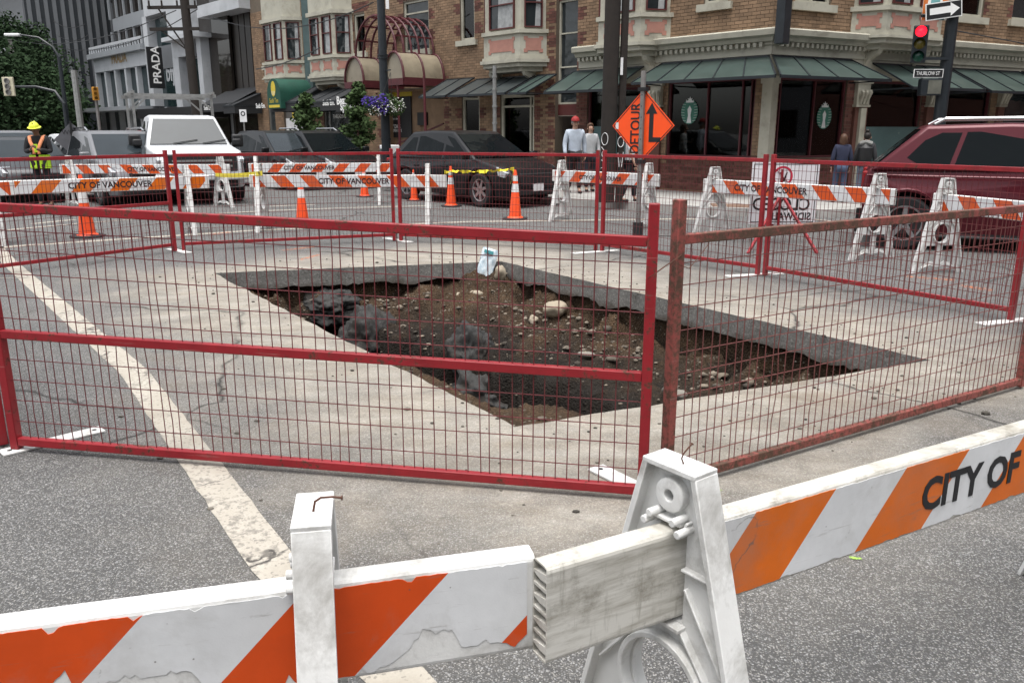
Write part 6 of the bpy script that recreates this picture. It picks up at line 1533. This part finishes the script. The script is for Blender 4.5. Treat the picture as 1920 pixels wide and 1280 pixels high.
b = lane(601, 2.0, 262); b.z = .15; t = thing('sandwich_board', b, LZ, 'white sandwich board standing on the pavement by the small tree', 'sandwich board')
for s in (-1, 1): MB().bar((0, s * .25, 0), (0, s * .04, .95), .55, .02, up=(0, 1, 0)).build('panel', M['cone_white'], t)
MB().b2((-.15, .17, .4), (.15, .2, .7)).build('picture', M['leaf_mid'], t)
b = lane(731, 3.4, 290); b.z = .15; t = thing('newspaper_box', b, LZ, 'small white newspaper box beside the black lamp post', 'newspaper box')
MB().b2((-.22, -.2, .25), (.22, .2, 1.05)).build('cabinet', M['cone_white'], t, bevel=.03); MB().b2((-.17, .2, .55), (.17, .215, .95)).build('door', M['glass'], t); MB().b2((-.16, -.14, 0), (.16, .14, .25)).build('stand', M['black_metal'], t)
# ------------------------------------------------------------------ work-site signs
dg_ = G(1197, 443); t = thing('detour_sign', dg_, R(-38), 'orange diamond DETOUR sign with black arrow on a metal post', 'detour sign')
zc = 1.6 + (245 - 237) / 1530 * 13.1; hd = .53
MB().prism([(0, -hd), (hd, 0), (0, hd), (-hd, 0)], 0, .006, ((0, 0, zc), (1, 0, 0), (0, 0, 1), (0, 1, 0))).build('sign_face', mat('sign_orange', (.95, .09, .012), .4, .06, 5, dirt=(.6, .07, .02), damt=.2), t)
bd = MB(); hb = hd - .02; hb2 = hd - .035
bd.prism([(0, -hb), (hb, 0), (0, hb), (-hb, 0)], -.003, 0, ((0, -.0, zc), (1, 0, 0), (0, 0, 1), (0, 1, 0)), [[(0, -hb2), (hb2, 0), (0, hb2), (-hb2, 0)]]); bd.build('border', M['ink'], t)
lettering('DETOUR', .235, M['ink'], t, (-.045, -.003, zc - .42), (0, 0, 1), (-1, 0, 0), bold=.004, sx=.80)
MB().prism([(.06, -.24), (.26, -.24), (.26, -.17), (.13, -.17), (.13, .17), (.19, .17), (.095, .33), (0, .17), (.06, .17)], -.003, 0, ((.05, -.0, zc), (1, 0, 0), (0, 0, 1), (0, 1, 0))).build('arrow', M['ink'], t)
MB().b2((-.47, -.003, zc - .05), (-.42, 0, zc + .05)).build('sticker', M['cone_white'], t)
ztp = 1.6 + (245 - 145) / 1530 * 13.1
pm = MB().b2((-.03, -.055, .1), (.03, -.006, ztp)); pm.build('post', M['steel_grey'], t)
ho = MB()
for i in range(12): ho.tube([(0, -.056, .35 + i * .16), (0, -.0565, .35 + i * .16)], .009, 6)
ho.build('bolt_holes', M['black'], t, kind='stuff')
MB().b2((-.06, -.085, .0), (.06, .03, .22)).build('rubber_foot', M['rubber'], t); MB().b2((-.07, -.07, zc + hd - .03), (.07, .02, zc + hd + .02)).build('clamp', M['black'], t); MB().b2((-.07, -.07, zc - hd - .03), (.07, .02, zc - hd + .03)).build('clamp', M['black'], t)
for a in (35, 125): MB().box((0, 0, .012), (1.9, .05, .014), Matrix.Rotation(R(a), 3, 'Z')).build('leg', M['galv'], t)
# closed sign, seen from its back through white plastic
cs_ = G(1456, 480); Yc = cs_.y + 1.25; kx = lambda px, py=400: at_dist(px, py, Yc); cyaw = R(-12)
ccx = kx(1463, 360).x; t = thing('closed_sign', (ccx, Yc, 0), 0, 'white corrugated sign seen from behind with reversed CLOSED lettering on a red tripod', 'closed sign')
x0, x1 = kx(1406).x - ccx, kx(1527).x - ccx; z1_, z0_ = kx(1465, 304).z, kx(1465, 420).z
x0 *= 1.03; x1 *= 1.03
bdp = MB().b2((x0, -.004, z0_), (x1, .004, z1_)).build('panel', mat('coroplast', (.66, .64, .66), .5, .08, 6), t)
w_ = x1 - x0; h_ = z1_ - z0_
ln_ = MB()
for (a, b_) in (((x0 + .03, z0_ + .03), (x1 - .03, z0_ + .03)), ((x1 - .03, z0_ + .03), (x1 - .03, z1_ - .03)), ((x1 - .03, z1_ - .03), (x0 + .03, z1_ - .03)), ((x0 + .03, z1_ - .03), (x0 + .03, z0_ + .03))): ln_.bar((a[0], -.0055, a[1]), (b_[0], -.0055, b_[1]), .003, .012, up=(0, 1, 0)) if False else ln_.b2((min(a[0], b_[0]) - .006, -.006, min(a[1], b_[1]) - .006), (max(a[0], b_[0]) + .006, -.0042, max(a[1], b_[1]) + .006))
ln_.build('border', M['ink'], bdp)
MX = Matrix.Translation((x0 + w_ * .46, -.0045, z1_ - .20)) @ Matrix.Rotation(R(90), 4, 'X')
rg = MB().lathe([(.115, 0), (.145, 0), (.145, .002), (.115, .002)], 26, MX); rg.bar((x0 + w_ * .46 - .09, -.0062, z1_ - .11), (x0 + w_ * .46 + .09, -.0062, z1_ - .29), .0022, .028, up=(0, 1, 0)); rg.build('prohibition_mark', mat('sign_red', (.45, .02, .05), .5), bdp)
MB().prism([(-.045, .06), (.0, -.03), (.03, .06), (.05, .06), (.015, -.07), (-.02, -.07), (-.06, .06)], 0, .0015, ((x0 + w_ * .48, -.006, z1_ - .20), (1, 0, 0), (0, 0, 1), (0, 1, 0))).build('arrow_mark', M['ink'], bdp)
lettering('CLOSED', .25, M['ink'], bdp, (x1 - .09, -.0055, z0_ + h_ * .23), (1, 0, 0), (0, 0, 1), mirror=True, sx=.90, bold=.004)
lettering('SIDEWALK', .15, M['ink'], bdp, (x1 - .07, -.0055, z0_ + .06), (1, 0, 0), (0, 0, 1), mirror=True, sx=.86, bold=.004)
tm = M['fence_red']; yy = -.05
za = kx(1460, 365).z; lx = G(1387, 468).x - ccx; rx = G(1518, 470).x - ccx
for a, b_, nm in (((0.02, yy, za + .05), (lx, -1.05, .0), 'leg'), ((-.02, yy, za + .05), (rx, -1.05, .0), 'leg'), ((0, yy, za), (.05, .55, 0), 'leg')): MB().bar(a, b_, .03, .035).build(nm, tm, t)
MB().bar((0, -.022, z0_ - .02), (0, -.022, z1_ - .1), .03, .03).build('spine', tm, t)
# grey back of a diamond sign, and a fallen red one
gs_ = at_dist(137, 268, 20); t = thing('diamond_sign', (gs_.x, gs_.y, 0), R(18), 'grey back of a diamond road work sign behind the worker', 'road sign')
zc = at_dist(137, 262, 20).z; hd = .40
MB().prism([(0, -hd), (hd, 0), (0, hd), (-hd, 0)], 0, .008, ((0, 0, zc), (1, 0, 0), (0, 0, 1), (0, 1, 0))).build('panel', mat('sign_back', (.10, .10, .11), .5, .15, 5), t)
lettering('SLOW', .15, M['ink'], t, (0, -.002, zc + .12), (1, 0, 0), (0, 0, 1), align='CENTER', mirror=True)
MB().b2((-.02, -.045, .05), (.02, -.009, zc + hd + .03)).build('post', M['black'], t); MB().bar((.5, .3, .02), (0, -.03, .9), .03, .03).bar((-.5, .3, .02), (0, -.03, .9), .03, .03).build('leg', M['black'], t)
rs_ = at_dist(213, 296, 19); t = thing('diamond_sign', (rs_.x, rs_.y, 0), R(20), 'tilted red orange diamond sign above the half hidden barricade', 'road sign'); zc = rs_.z
MB().prism([(-.06, .30), (-.26, .12), (-.16, -.28), (.20, -.30), (.34, -.05)], 0, .006, ((0, 0, zc), (1, 0, 0), (0, 0, 1), (0, 1, 0))).build('panel', mat('sign_red_orange', (.62, .03, .018), .45, .1, 6), t)
MB().prism([(-.06, -.06), (.1, -.02), (.14, -.1), (-.04, -.12)], -.003, 0, ((0, 0, zc), (1, 0, 0), (0, 0, 1), (0, 1, 0))).build('mark', M['ink'], t); MB().b2((0, .01, 0), (.04, .05, zc)).build('post', M['steel_grey'], t)
# ------------------------------------------------------------------ caution tape
M['tape'] = mat('tape_yellow', (.80, .66, .03), .4, .08, 6)
def tape(A, B, wd, sag, name_label, tw=0, txt=None, seg=24):
    mb = MB(); d = (B - A).normalized(); side = Vector((-d.y, d.x, 0)).normalized(); rows = []
    for i in range(seg + 1):
        k = i / seg; p = A.lerp(B, k) - Vector((0, 0, sag * 4 * k * (1 - k))); a = tw * (k + .06 * math.sin(k * 40)); u = Vector((0, 0, math.cos(a))) + side * math.sin(a)
        rows += [p + u * wd / 2, p - u * wd / 2]
    mb.add(rows, [(2 * i, 2 * i + 1, 2 * i + 3, 2 * i + 2) for i in range(seg)])
    o = tag(mb.build('caution_tape', M['tape']), name_label, 'caution tape')
    if txt:
        nrm = side if side.y < 0 else -side; q0 = A.lerp(B, .03) + nrm * .004; U = d if d.x > 0 else -d
        l_ = lettering(txt, wd * .95, M['ink'], o, A.lerp(B, .97) + nrm * .004 - Vector((0, 0, wd * .34)), U, (0, 0, 1), mirror=True, sx=.95)
    return o
pA = at_dist(404, 328, 16.6); pB = at_dist(492, 325, 13.0)
tape(pA, pB, .075, .02, 'yellow caution tape with reversed lettering in front of the white pickup truck', 0, 'CAUTION  //  CAUTION')
c3, c4 = G(846, 387), G(966, 411)
tape(at_dist(833, 323, 13.1), at_dist(846, 321, c3.y), .06, .0, 'short caution tape piece from the barricade end to the first cone', 2.5, None, 8)
tape(at_dist(846, 321, c3.y), at_dist(964, 317, c4.y), .07, .03, 'twisted yellow caution tape strung between the two cones by the black crossover', 12, None, 60)
tape(at_dist(963, 318, c4.y - .04), at_dist(957, 345, c4.y - .05), .06, 0, 'loose tail of caution tape hanging on the cone before the bumper', 1.2, None, 8)
# ------------------------------------------------------------------ paper sack in the pit
ps_ = pit_pt(905, 524); sk = MB(); nx, nz = 10, 16; wdt, hgt_ = .20, .40
def sackp(i, k, s):
    u, v = i / nx - .5, k / nz; b_ = .03 * (1 - (2 * u) ** 4) * (1 - (2 * v - 1) ** 6)
    return (u * wdt * 2 * .5 + .012 * noise.noise(Vector((v * 4, s, 1))), s * b_ + .015 * noise.noise(Vector((u * 5, v * 5, s))), v * hgt_ + .01 * noise.noise(Vector((u * 6, 5, s))))
for s in (-1, 1):
    vs = [sackp(i, k, s) for k in range(nz + 1) for i in range(nx + 1)]; fs = [(k * (nx + 1) + i, k * (nx + 1) + i + 1, (k + 1) * (nx + 1) + i + 1, (k + 1) * (nx + 1) + i) for k in range(nz) for i in range(nx)]
    sk.add(vs, fs if s < 0 else [tuple(reversed(f)) for f in fs])
t = thing('paper_sack', ps_ + Vector((0, 0, .0)), 0, 'pale blue and white paper sack standing in the far corner of the pit', 'paper sack', rot=(R(-14), R(14), R(-8)))
gsk = N('sack_paper'); co = gsk.coord('Object'); n1 = gsk.noise(gsk.coord('Object', (30, 30, 18)), 1.0, 6, .7); x, y, z = gsk.sep(co)
gsk.set(base=gsk.mix(gsk.ramp(n1, [(.4, 0), (.6, .8)]), (.62, .66, .68), (.30, .42, .50)), rough=.5); gsk.bump(gsk.noise(co, 25, 5), .5, .01)
sk.build('paper', gsk.m, t, True, angle=180)
MB().b2((-.07, -.048, .33), (.05, -.040, .37)).build('printed_band', mat('print_teal', (.05, .22, .24), .5), t)
# ------------------------------------------------------------------ trees
def tree(name, base, h, rad, n, sz, m, label, rnd, trunk=.12, clumps=9, low=.3, cat='tree', group=None):
    t = thing(name, base, 0, label, cat, group)
    mb = MB(); mb.tube([(0, 0, 0), (.04 * h / 6, 0, h * .3), (0, .03 * h / 6, h * .62), (.03, 0, h * .9)], [trunk, trunk * .8, trunk * .5, trunk * .15], 7)
    cs = []
    for i in range(clumps):
        z = h * (low + (1 - low) * (i + .5) / clumps); k = math.sin(math.pi * min(.96, max(.12, (z / h - low) / (1 - low) * .85 + .12))); a = i * 2.4
        c = (rad * .55 * k * math.cos(a), rad * .55 * k * math.sin(a), z); cs.append((c, rad * (.35 + .4 * k)))
        mb.tube([(0, 0, z * .72), (c[0] * .6, c[1] * .6, z * .93), c], [trunk * .35, trunk * .2, trunk * .06], 5)
    mb.build('trunk', M['bark'], t, True)
    lf = MB()
    for c, r_ in cs: leaves(lf, c, (r_, r_, r_ * .75), n // clumps, sz, rnd, shell=.25)
    lf.build('crown', M[m], t)
    return t
rt_ = random.Random(9)
for px, o, h, lb in ((577, 2.9, FL(577, 195, 2.9)[1], 'slim young street tree left of the beauty shop sign'), (674, 2.9, FL(674, 176, 2.9)[1], 'taller young street tree covering the end of the beauty shop sign')):
    b = lane(px, o, 262); b.z = .15; tree('street_tree', b, h + .15, .5 if px < 600 else .46, 2200, .085, 'leaf_mid', lb, rt_, .05, 12, .22, group='young trees on the pavement')
    MB().b2((-.35, -.35, .0), (.35, .35, .04)).build('tree_grate', M['steel_grey'], [o_ for o_ in C.objects if o_.get('label') == lb][0])
for px, Y, h, r_, lb in ((-30, 52, 8.2, 3.6, 'dark leafy tree at the far left picture edge'), (28, 58, 8.6, 3.6, 'tall dark street tree beside the wooden pole'), (78, 62, 8.4, 3.2, 'dark tree behind the curved street light'), (98, 52, 4.8, 2.4, 'lower rounded tree right of the tall dark ones'), (15, 46, 5.0, 3.2, 'low bushy tree behind the pale grey car'), (62, 48, 5.0, 2.6, 'low dark tree just above the worker helmet'), (-90, 60, 10, 4.5, 'dark tree beyond the picture edge at the far left')):
    p = at_dist(px, 255, Y); tree('street_tree', (p.x, p.y, 0), h, r_, 9800, .14, 'leaf_dark', lb, rt_, .22, 14, .16)
# ------------------------------------------------------------------ people
def skin_obj(name, V, E, m, parent, root=0, sub=1, smooth_=True):
    me = bpy.data.meshes.new(name); me.from_pydata([v[0] for v in V], E, []); o = bpy.data.objects.new(name, me); C.objects.link(o)
    sk_ = o.modifiers.new('skin', 'SKIN'); sk_.use_smooth_shade = True
    for i, v in enumerate(V):
        d = me.skin_vertices[0].data[i]; r_ = v[1]; d.radius = (r_, r_) if isinstance(r_, (int, float)) else r_; d.use_root = (i == root)
    ss = o.modifiers.new('sub', 'SUBSURF'); ss.levels = sub; ss.render_levels = sub
    dg = bpy.context.evaluated_depsgraph_get(); dg.update()
    nm = bpy.data.meshes.new_from_object(o.evaluated_get(dg)); bpy.data.objects.remove(o); bpy.data.meshes.remove(me)
    nm.name = name; nm.materials.clear(); nm.materials.append(m); nm.polygons.foreach_set('use_smooth', [True] * len(nm.polygons))
    q = bpy.data.objects.new(name, nm); C.objects.link(q); q.parent = parent; return q
M['skin'] = mat('skin', (.42, .25, .18), .55, .08, 9); M['skin_dark'] = mat('skin_brown', (.16, .085, .055), .55, .08, 9); M['hair_dark'] = mat('hair_dark', (.015, .011, .009), .6, .3, 20); M['hair_brown'] = mat('hair_brown', (.07, .032, .016), .6, .3, 20)
cloth = {}
def clothm(nm, col):
    if nm not in cloth: cloth[nm] = mat('cloth_' + nm, col, .85, .18, 7, .3, 25)
    return cloth[nm]
def person(pos, rz, label, top, legs, hair, skinm='skin', h=1.75, arms='hang', stride=.0, longsleeve=True, group=None, cap=None, shoes=(.02, .02, .02), nod=0.0, seated=False, female=False):
    t = thing('person', pos, rz, label, 'person', group); s = h / 1.75; V3 = Vector; sh = .185 if not female else .165
    def S(x, y, z): return V3((x * s, y * s, z * s))
    hipz = .92; J = dict(pel=S(0, 0, .95), sp=S(0, .01, 1.14), ch=S(0, 0, 1.32), nk0=S(0, .01, 1.45), nk=S(0, -.005 - nod * .02, 1.53), hd=S(0, -.02 - nod * .06, 1.605 - nod * .01), tp=S(0, -.012 - nod * .09, 1.69 - nod * .02))
    st = stride
    for k, sg in (('l', 1), ('r', -1)):
        d = st * sg; J['h' + k] = S(sg * .09, 0, hipz)
        if seated: J['k' + k] = S(sg * .12, -.40, .90); J['a' + k] = S(sg * .12, -.42, .47); J['t' + k] = S(sg * .13, -.54, .44)
        else: J['k' + k] = S(sg * .10, -.03 - d * .22, .50); J['a' + k] = S(sg * .105, .03 - d * .45, .085); J['t' + k] = S(sg * .115, -.13 - d * .45, .035)
        J['s' + k] = S(sg * sh, 0, 1.42)
        if arms == 'hang': J['e' + k] = S(sg * (sh + .06), .02 + d * .1, 1.14); J['w' + k] = S(sg * (sh + .065), -.05 + d * .25, .90); hd_ = S(sg * .0, -.02, -.085)
        elif arms == 'fold': J['e' + k] = S(sg * (sh + .09), -.06, 1.15); J['w' + k] = S(sg * .05, -.24, 1.17 + (.03 if sg > 0 else -.01)); hd_ = S(-sg * .085, -.01, .01)
        elif arms == 'hold': J['e' + k] = S(sg * (sh + .05), -.03, 1.15); J['w' + k] = S(sg * .07, -.26, 1.20); hd_ = S(-sg * .03, -.06, .05)
        J['hv' + k] = hd_
    V = []; E = []; I = {}
    def add(k, co, r_, par=None):
        V.append((tuple(co), r_ * s if isinstance(r_, (int, float)) else (r_[0] * s, r_[1] * s))); I[k] = len(V) - 1
        if par is not None: E.append((I[par], I[k]))
    add('pel', J['pel'], (.15, .105)); add('sp', J['sp'], (.135, .095), 'pel'); add('ch', J['ch'], (.155, .105), 'sp'); add('nk0', J['nk0'], .075, 'ch'); add('nk', J['nk'], .055, 'nk0')
    add('hd', J['hd'], (.075, .095), 'nk'); add('tp', J['tp'], (.068, .085), 'hd')
    for k in 'lr':
        add('h' + k, J['h' + k], .085, 'pel'); add('k' + k, J['k' + k], .056, 'h' + k); add('a' + k, J['a' + k], .038, 'k' + k); add('t' + k, J['t' + k], .030, 'a' + k)
        add('s' + k, J['s' + k], .058, 'ch'); add('e' + k, J['e' + k], .040, 's' + k); add('w' + k, J['w' + k], .026, 'e' + k)
        hv = J['hv' + k]; pm_ = J['w' + k] + hv * .55; add('p' + k, pm_, (.034, .018), 'w' + k)
    body = skin_obj('body', V, E, M[skinm], t, 0, 1)
    # five fingers a hand, each a bent chain rooted in the palm
    for k, sg in (('l', 1), ('r', -1)):
        hv = J['hv' + k]; d = hv.normalized(); pm_ = J['w' + k] + hv * .6; sd_ = d.cross(V3((sg, .2, .1))).normalized(); inn = V3((-sg, -.2, 0)) * .012 * s
        FV = []; FE = []
        for i, L in enumerate((.062, .072, .075, .068, .054)):
            b0 = len(FV); off_ = sd_ * (i - 2) * .018 * s
            if i == 0: b_ = pm_ - hv * .2 + sd_ * -.03 * s; tip = b_ + d * .035 * s + sd_ * -.03 * s; pts = [b_, (b_ + tip) / 2 + inn * .3, tip]
            else: b_ = pm_ + off_ + d * .02 * s; pts = [b_, b_ + d * L * .55 * s + inn * .5, b_ + d * L * .95 * s + inn * 1.8]
            for j, p in enumerate(pts):
                FV.append((tuple(p), (.0095 - .0012 * j) * s))
                if j: FE.append((b0 + j - 1, b0 + j))
        # one skin object per finger chain keeps them apart
        for i in range(5):
            skin_obj('finger', FV[i * 3:i * 3 + 3], [(0, 1), (1, 2)], M[skinm], body, 0, 0)
    # face: nose, eyes, mouth, ears
    fc = J['hd']; f_ = MB(); f_.lathe([(.0, -.02), (.012 * s, -.012), (.009 * s, .022), (0, .03)], 6, Matrix.Translation(fc + S(0, -.094, 0)))
    for sg in (-1, 1): f_.lathe([(0, -.024), (.014 * s, -.01), (.014 * s, .014), (0, .026)], 6, Matrix.Translation(fc + S(sg * .078, .005, .0)))
    f_.build('nose_and_ears', M[skinm], body, True, kind=None)
    ey = MB()
    for sg in (-1, 1): ey.box(fc + S(sg * .031, -.090, .022), (.022 * s, .01, .009 * s))
    ey.box(fc + S(0, -.088, -.045), (.04 * s, .01, .007 * s)); ey.build('eyes_and_mouth', M['hair_dark'], body)
    # clothing: looser skins over the same joints
    def garment(nm, ks, m, grow_, sub=1):
        V2, E2, I2 = [], [], {}
        for key, par, r_, co in ks:
            rr = r_ if isinstance(r_, tuple) else (r_, r_); V2.append((tuple(co), (rr[0] * s + grow_, rr[1] * s + grow_))); I2[key] = len(V2) - 1
            if par: E2.append((I2[par], I2[key]))
        return skin_obj(nm, V2, E2, m, t, 0, sub)
    tm = clothm(top[0], top[1]); lm = clothm(legs[0], legs[1])
    ks = [('ch', None, (.16, .108), J['ch']), ('nk0', 'ch', .080, J['nk0'] + S(0, 0, .025)), ('sp', 'ch', (.15, .11), J['sp']), ('pel', 'sp', (.165, .115), J['pel']), ('hem', 'pel', (.165, .115), J['pel'] - S(0, 0, .07))]
    for k in 'lr':
        ks += [('s' + k, 'ch', .062, J['s' + k]), ('e' + k, 's' + k, .048, J['e' + k] if longsleeve else J['s' + k].lerp(J['e' + k], .75))]
        if longsleeve: ks += [('w' + k, 'e' + k, .036, J['w' + k].lerp(J['e' + k], .06))]
    garment('shirt', ks, tm, .012)
    ks = [('pel', None, (.15, .105), J['pel'] - S(0, 0, .03))]
    for k in 'lr': ks += [('h' + k, 'pel', .090, J['h' + k] - S(0, 0, .02)), ('k' + k, 'h' + k, .066, J['k' + k]), ('a' + k, 'k' + k, .056, J['a' + k] + S(0, 0, .02))]
    garment('trousers', ks, lm, .008)
    for k in 'lr': skin_obj('shoe', [(tuple(J['a' + k] - S(0, -.03, .045)), .042 * s), (tuple(J['t' + k]), .040 * s), (tuple(J['t' + k] - S(0, .04, .0)), .03 * s)], [(0, 1), (1, 2)], clothm('shoe%.2f' % shoes[0], shoes), t, 0, 1)
    hc = J['tp'] - S(0, -.012, .03)
    if hair:
        kind, hm = hair; hb = MB()
        bm = bmesh.new(); bmesh.ops.create_icosphere(bm, subdivisions=3, radius=1); vs = []
        for v in bm.verts:
            q = v.co.copy(); kk = 1 + .06 * noise.noise(q * 6)
            x, y, z = q.x * .088 * kk, q.y * .108 * kk, q.z * .10 * kk
            if q.y < -.15 and q.z < .35: y = max(y, -.055)      # leave the face free
            if kind == 'long' and q.z < 0 and q.y > -.25: z *= 3.0; x *= 1.18
            vs.append(tuple(hc + S(x, y + .012, z)))
        hb.add(vs, [tuple(v.index for v in f.verts) for f in bm.faces]); 
        if kind == 'bun': hb.lathe([(0, -.045 * s), (.04 * s, -.03 * s), (.05 * s, 0), (.04 * s, .03 * s), (0, .045 * s)], 10, Matrix.Translation(hc + S(0, .05, .115)))
        bm.free(); hb.build('hair', hm, t, True, angle=180)
    if cap:
        kind, cm = cap; cb = MB()
        n = 12; prof = [(.098 * s * math.cos(a), .112 * s * math.sin(a)) for a in [math.pi / 2 * i / 6 for i in range(7)]]
        MX = Matrix.Translation(J['tp'] + S(0, .0, -.015)) @ Matrix.Rotation(R(14) * nod, 4, 'X') @ Matrix.Diagonal((1, 1.18, 1, 1))
        cb.lathe(prof, 20, MX)
        if kind == 'hard': cb.lathe([(.098 * s, -.004), (.128 * s, -.012), (.128 * s, -.002), (.098 * s, .012)], 20, MX); cb.bar(MX @ V3((0, -.07, .09)) , MX @ V3((0, .07, .09)), .03, .04)
        cb.build('hard_hat' if kind == 'hard' else 'cap', cm, t, True)
        MB().prism([(.085 * math.cos(a) * s, -.06 * s - (.10 if kind == 'cap' else .065) * math.sin(a) * s) for a in [math.pi * i / 10 for i in range(11)]], -.004, .004, (MX @ V3((0, 0, -.004)), (1, 0, 0), (0, 1, 0), (0, 0, 1))).build('peak', cm, t)
    return t, J, S
wk_p = G(88, 388)
wk, J, S = person(wk_p, R(12), 'person in yellow hard hat and lime vest before the silver car', ('black', (.016, .016, .018)), ('black', (.016, .016, .018)), None, 'skin_dark', 1.76, 'hold', 0, cap=('hard', mat('hat_yellow', (.68, .72, .06), .35, .05, 5)), nod=.9)
lime = mat('vest_lime', (.50, .80, .03), .6, .1, 9); orange_ = mat('vest_orange', (.80, .30, .14), .5, .1, 9)
def shell(J, s, z0, z1, a0, a1, rx, ry, m, nm, par, tilt=0, n=14):
    mb = MB(); rows = []
    for i in range(n + 1):
        a = a0 + (a1 - a0) * i / n
        for z, k in ((z0, 1.0), ((z0 + z1) / 2, .985), (z1, .97)): rows.append((rx * k * math.sin(a), -ry * k * math.cos(a), z + tilt * a))
    mb.add(rows + [(x * .965, y * .965, z) for x, y, z in rows], [(3 * i + j, 3 * i + 3 + j, 3 * i + 4 + j, 3 * i + 1 + j) for i in range(n) for j in range(2)] + [(3 * (n + 1) + 3 * i + j, 3 * (n + 1) + 3 * i + 1 + j, 3 * (n + 1) + 3 * i + 4 + j, 3 * (n + 1) + 3 * i + 3 + j) for i in range(n) for j in range(2)])
    return mb.build(nm, m, par, True)
ve = shell(J, 1, .82, 1.10, R(8), R(352), .205, .165, lime, 'vest', wk)
for s_ in (-1, 1):
    sb_ = MB(); sb_.tube([(s_ * .12, .06, 1.47), (s_ * .13, -.06, 1.46), (s_ * .10, -.135, 1.36), (s_ * .045, -.155, 1.24), (s_ * .05, -.165, 1.12)], [.036, .036, .034, .034, .036], 8); sb_.build('vest_strap', orange_, ve, True)
MB().tube([(0, -.16, 1.32), (.0, -.165, 1.15)], .04, 8).build('vest_front', lime, ve, True)
b = lane(1078, 2.6, 361); q_ = G(1076, 362, .15)
person(q_, R(8), 'person in a red cap and pale blue sweatshirt walking on the pavement', ('pale_blue', (.42, .47, .54)), ('black', (.016, .016, .018)), ('short', mat('hair_grey', (.3, .29, .28), .6)), 'skin', 1.74, 'hang', .25, cap=('cap', mat('cap_red', (.28, .02, .02), .7)))
q2 = G(1103, 361, .15) + Vector((.05, .35, 0))
person(q2, R(10), 'person with long brown hair walking beside the person in a red cap', ('pale_grey', (.40, .41, .42)), ('navy', (.02, .022, .03)), ('long', M['hair_brown']), 'skin', 1.62, 'hang', -.25, female=True)
q3 = G(1186, 383, .15) + Vector((.0, .6, 0))
person(q3, R(80), 'person in a white top mostly hidden behind the detour sign', ('white', (.68, .68, .70)), ('black', (.016, .016, .018)), ('short', M['hair_dark']), 'skin', 1.5, 'hang', .35, longsleeve=False)
b = on_right(1622, 2.2)
t, J, S = person(b, R(150), 'person with black hair bun and black rucksack on the pavement behind the maroon car', ('charcoal', (.03, .03, .033)), ('light_denim', (.16, .20, .26)), ('bun', M['hair_dark']), 'skin', 1.42, 'hang', .1, female=True)
MB().lathe([(.0, -.2), (.12, -.19), (.15, -.05), (.14, .12), (.0, .2)], 12, Matrix.Translation(S(0, .17, 1.2)) @ Matrix.Diagonal((1, .7, 1.1, 1))).build('rucksack', M['black'], t, True); MB().tube([S(-.13, .06, 1.46), S(0, .10, 1.50), S(.13, .06, 1.46)], .05, 8).build('hood', clothm('hood_grey', (.2, .2, .19)), t, True)
b = on_right(1578, 2.0)
person(b, R(170), 'person with long brown hair and dark blue jacket by the cream column', ('navy_jacket', (.02, .024, .05)), ('denim', (.05, .07, .12)), ('long', M['hair_brown']), 'skin', 1.38, 'hang', .1, female=True)
s_, z_ = FL(1283, 300, -1.0); b = CB + uL * s_ - nL * 1.0; b.z = .17
person(b, LZ + math.pi, 'person with folded arms and jeans inside the shop window', ('dark_shirt', (.02, .018, .018)), ('denim_blue', (.06, .10, .20)), ('short', M['hair_dark']), 'skin', 1.72, 'fold', 0, longsleeve=False)
s_, z_ = FR(1678, 215, -.9); b = CB + uR * (-s_) - nR * .9; b.z = .62
person(b, R(-60), 'person in a checked shirt seated inside the right hand shop window', ('checked', (.10, .14, .20)), ('black', (.016, .016, .018)), ('short', M['hair_dark']), 'skin', 1.55, 'hold', 0, seated=True, nod=.8)
# stool and counter under the seated person
st = thing('counter_stool', b + Vector((0, 0, -.46)), 0, 'dark bar stool under the person seated in the right hand shop window', 'stool')
MB().tube([(0, 0, 0), (0, 0, 1.22)], .03, 8).build('stem', M['black_metal'], st); MB().lathe([(0, 1.22), (.17, 1.22), (.18, 1.25), (0, 1.27)], 14).build('seat', M['wood_pole'], st); MB().lathe([(0, 0), (.2, 0), (.2, .02), (0, .04)], 14).build('foot', M['black_metal'], st)
# ------------------------------------------------------------------ unseen blocks added behind the viewer to darken reflections in glass and car paint
def back_block(p, w, d, h, rz, label, m, nx, nz):
    t = thing('unseen_block', p, rz, label, 'building'); MB().b2((0, -d, 0), (w, 0, h)).build('wall', m, t)
    wm_ = MB().b2((0, 0, 0), (w / nx * .62, .05, h / nz * .55)).build('window', M['bronze_glass'], t); wm_.location = (w / nx * .19, .0, h / nz * .3)
    for i in range(nx):
        for k in range(nz):
            if i or k: share(wm_, (w * (i + .19) / nx, 0, h * (k + .3) / nz))
back_block((-46, -20, 0), 40, 14, 17, R(-6), 'unseen dark stone city block added across the crossing behind the camera for dark reflections', M['grey_clad'], 10, 5)
back_block((-2, -24, 0), 34, 14, 20, R(8), 'unseen dark brick city block added across the crossing behind the camera to the right for dark reflections', M['dark_stone'], 8, 6)
back_block((38, -16, 0), 30, 14, 18, R(62), 'unseen grey city block added along the cross street beyond the right edge for dark reflections', M['grey_clad'], 8, 5)
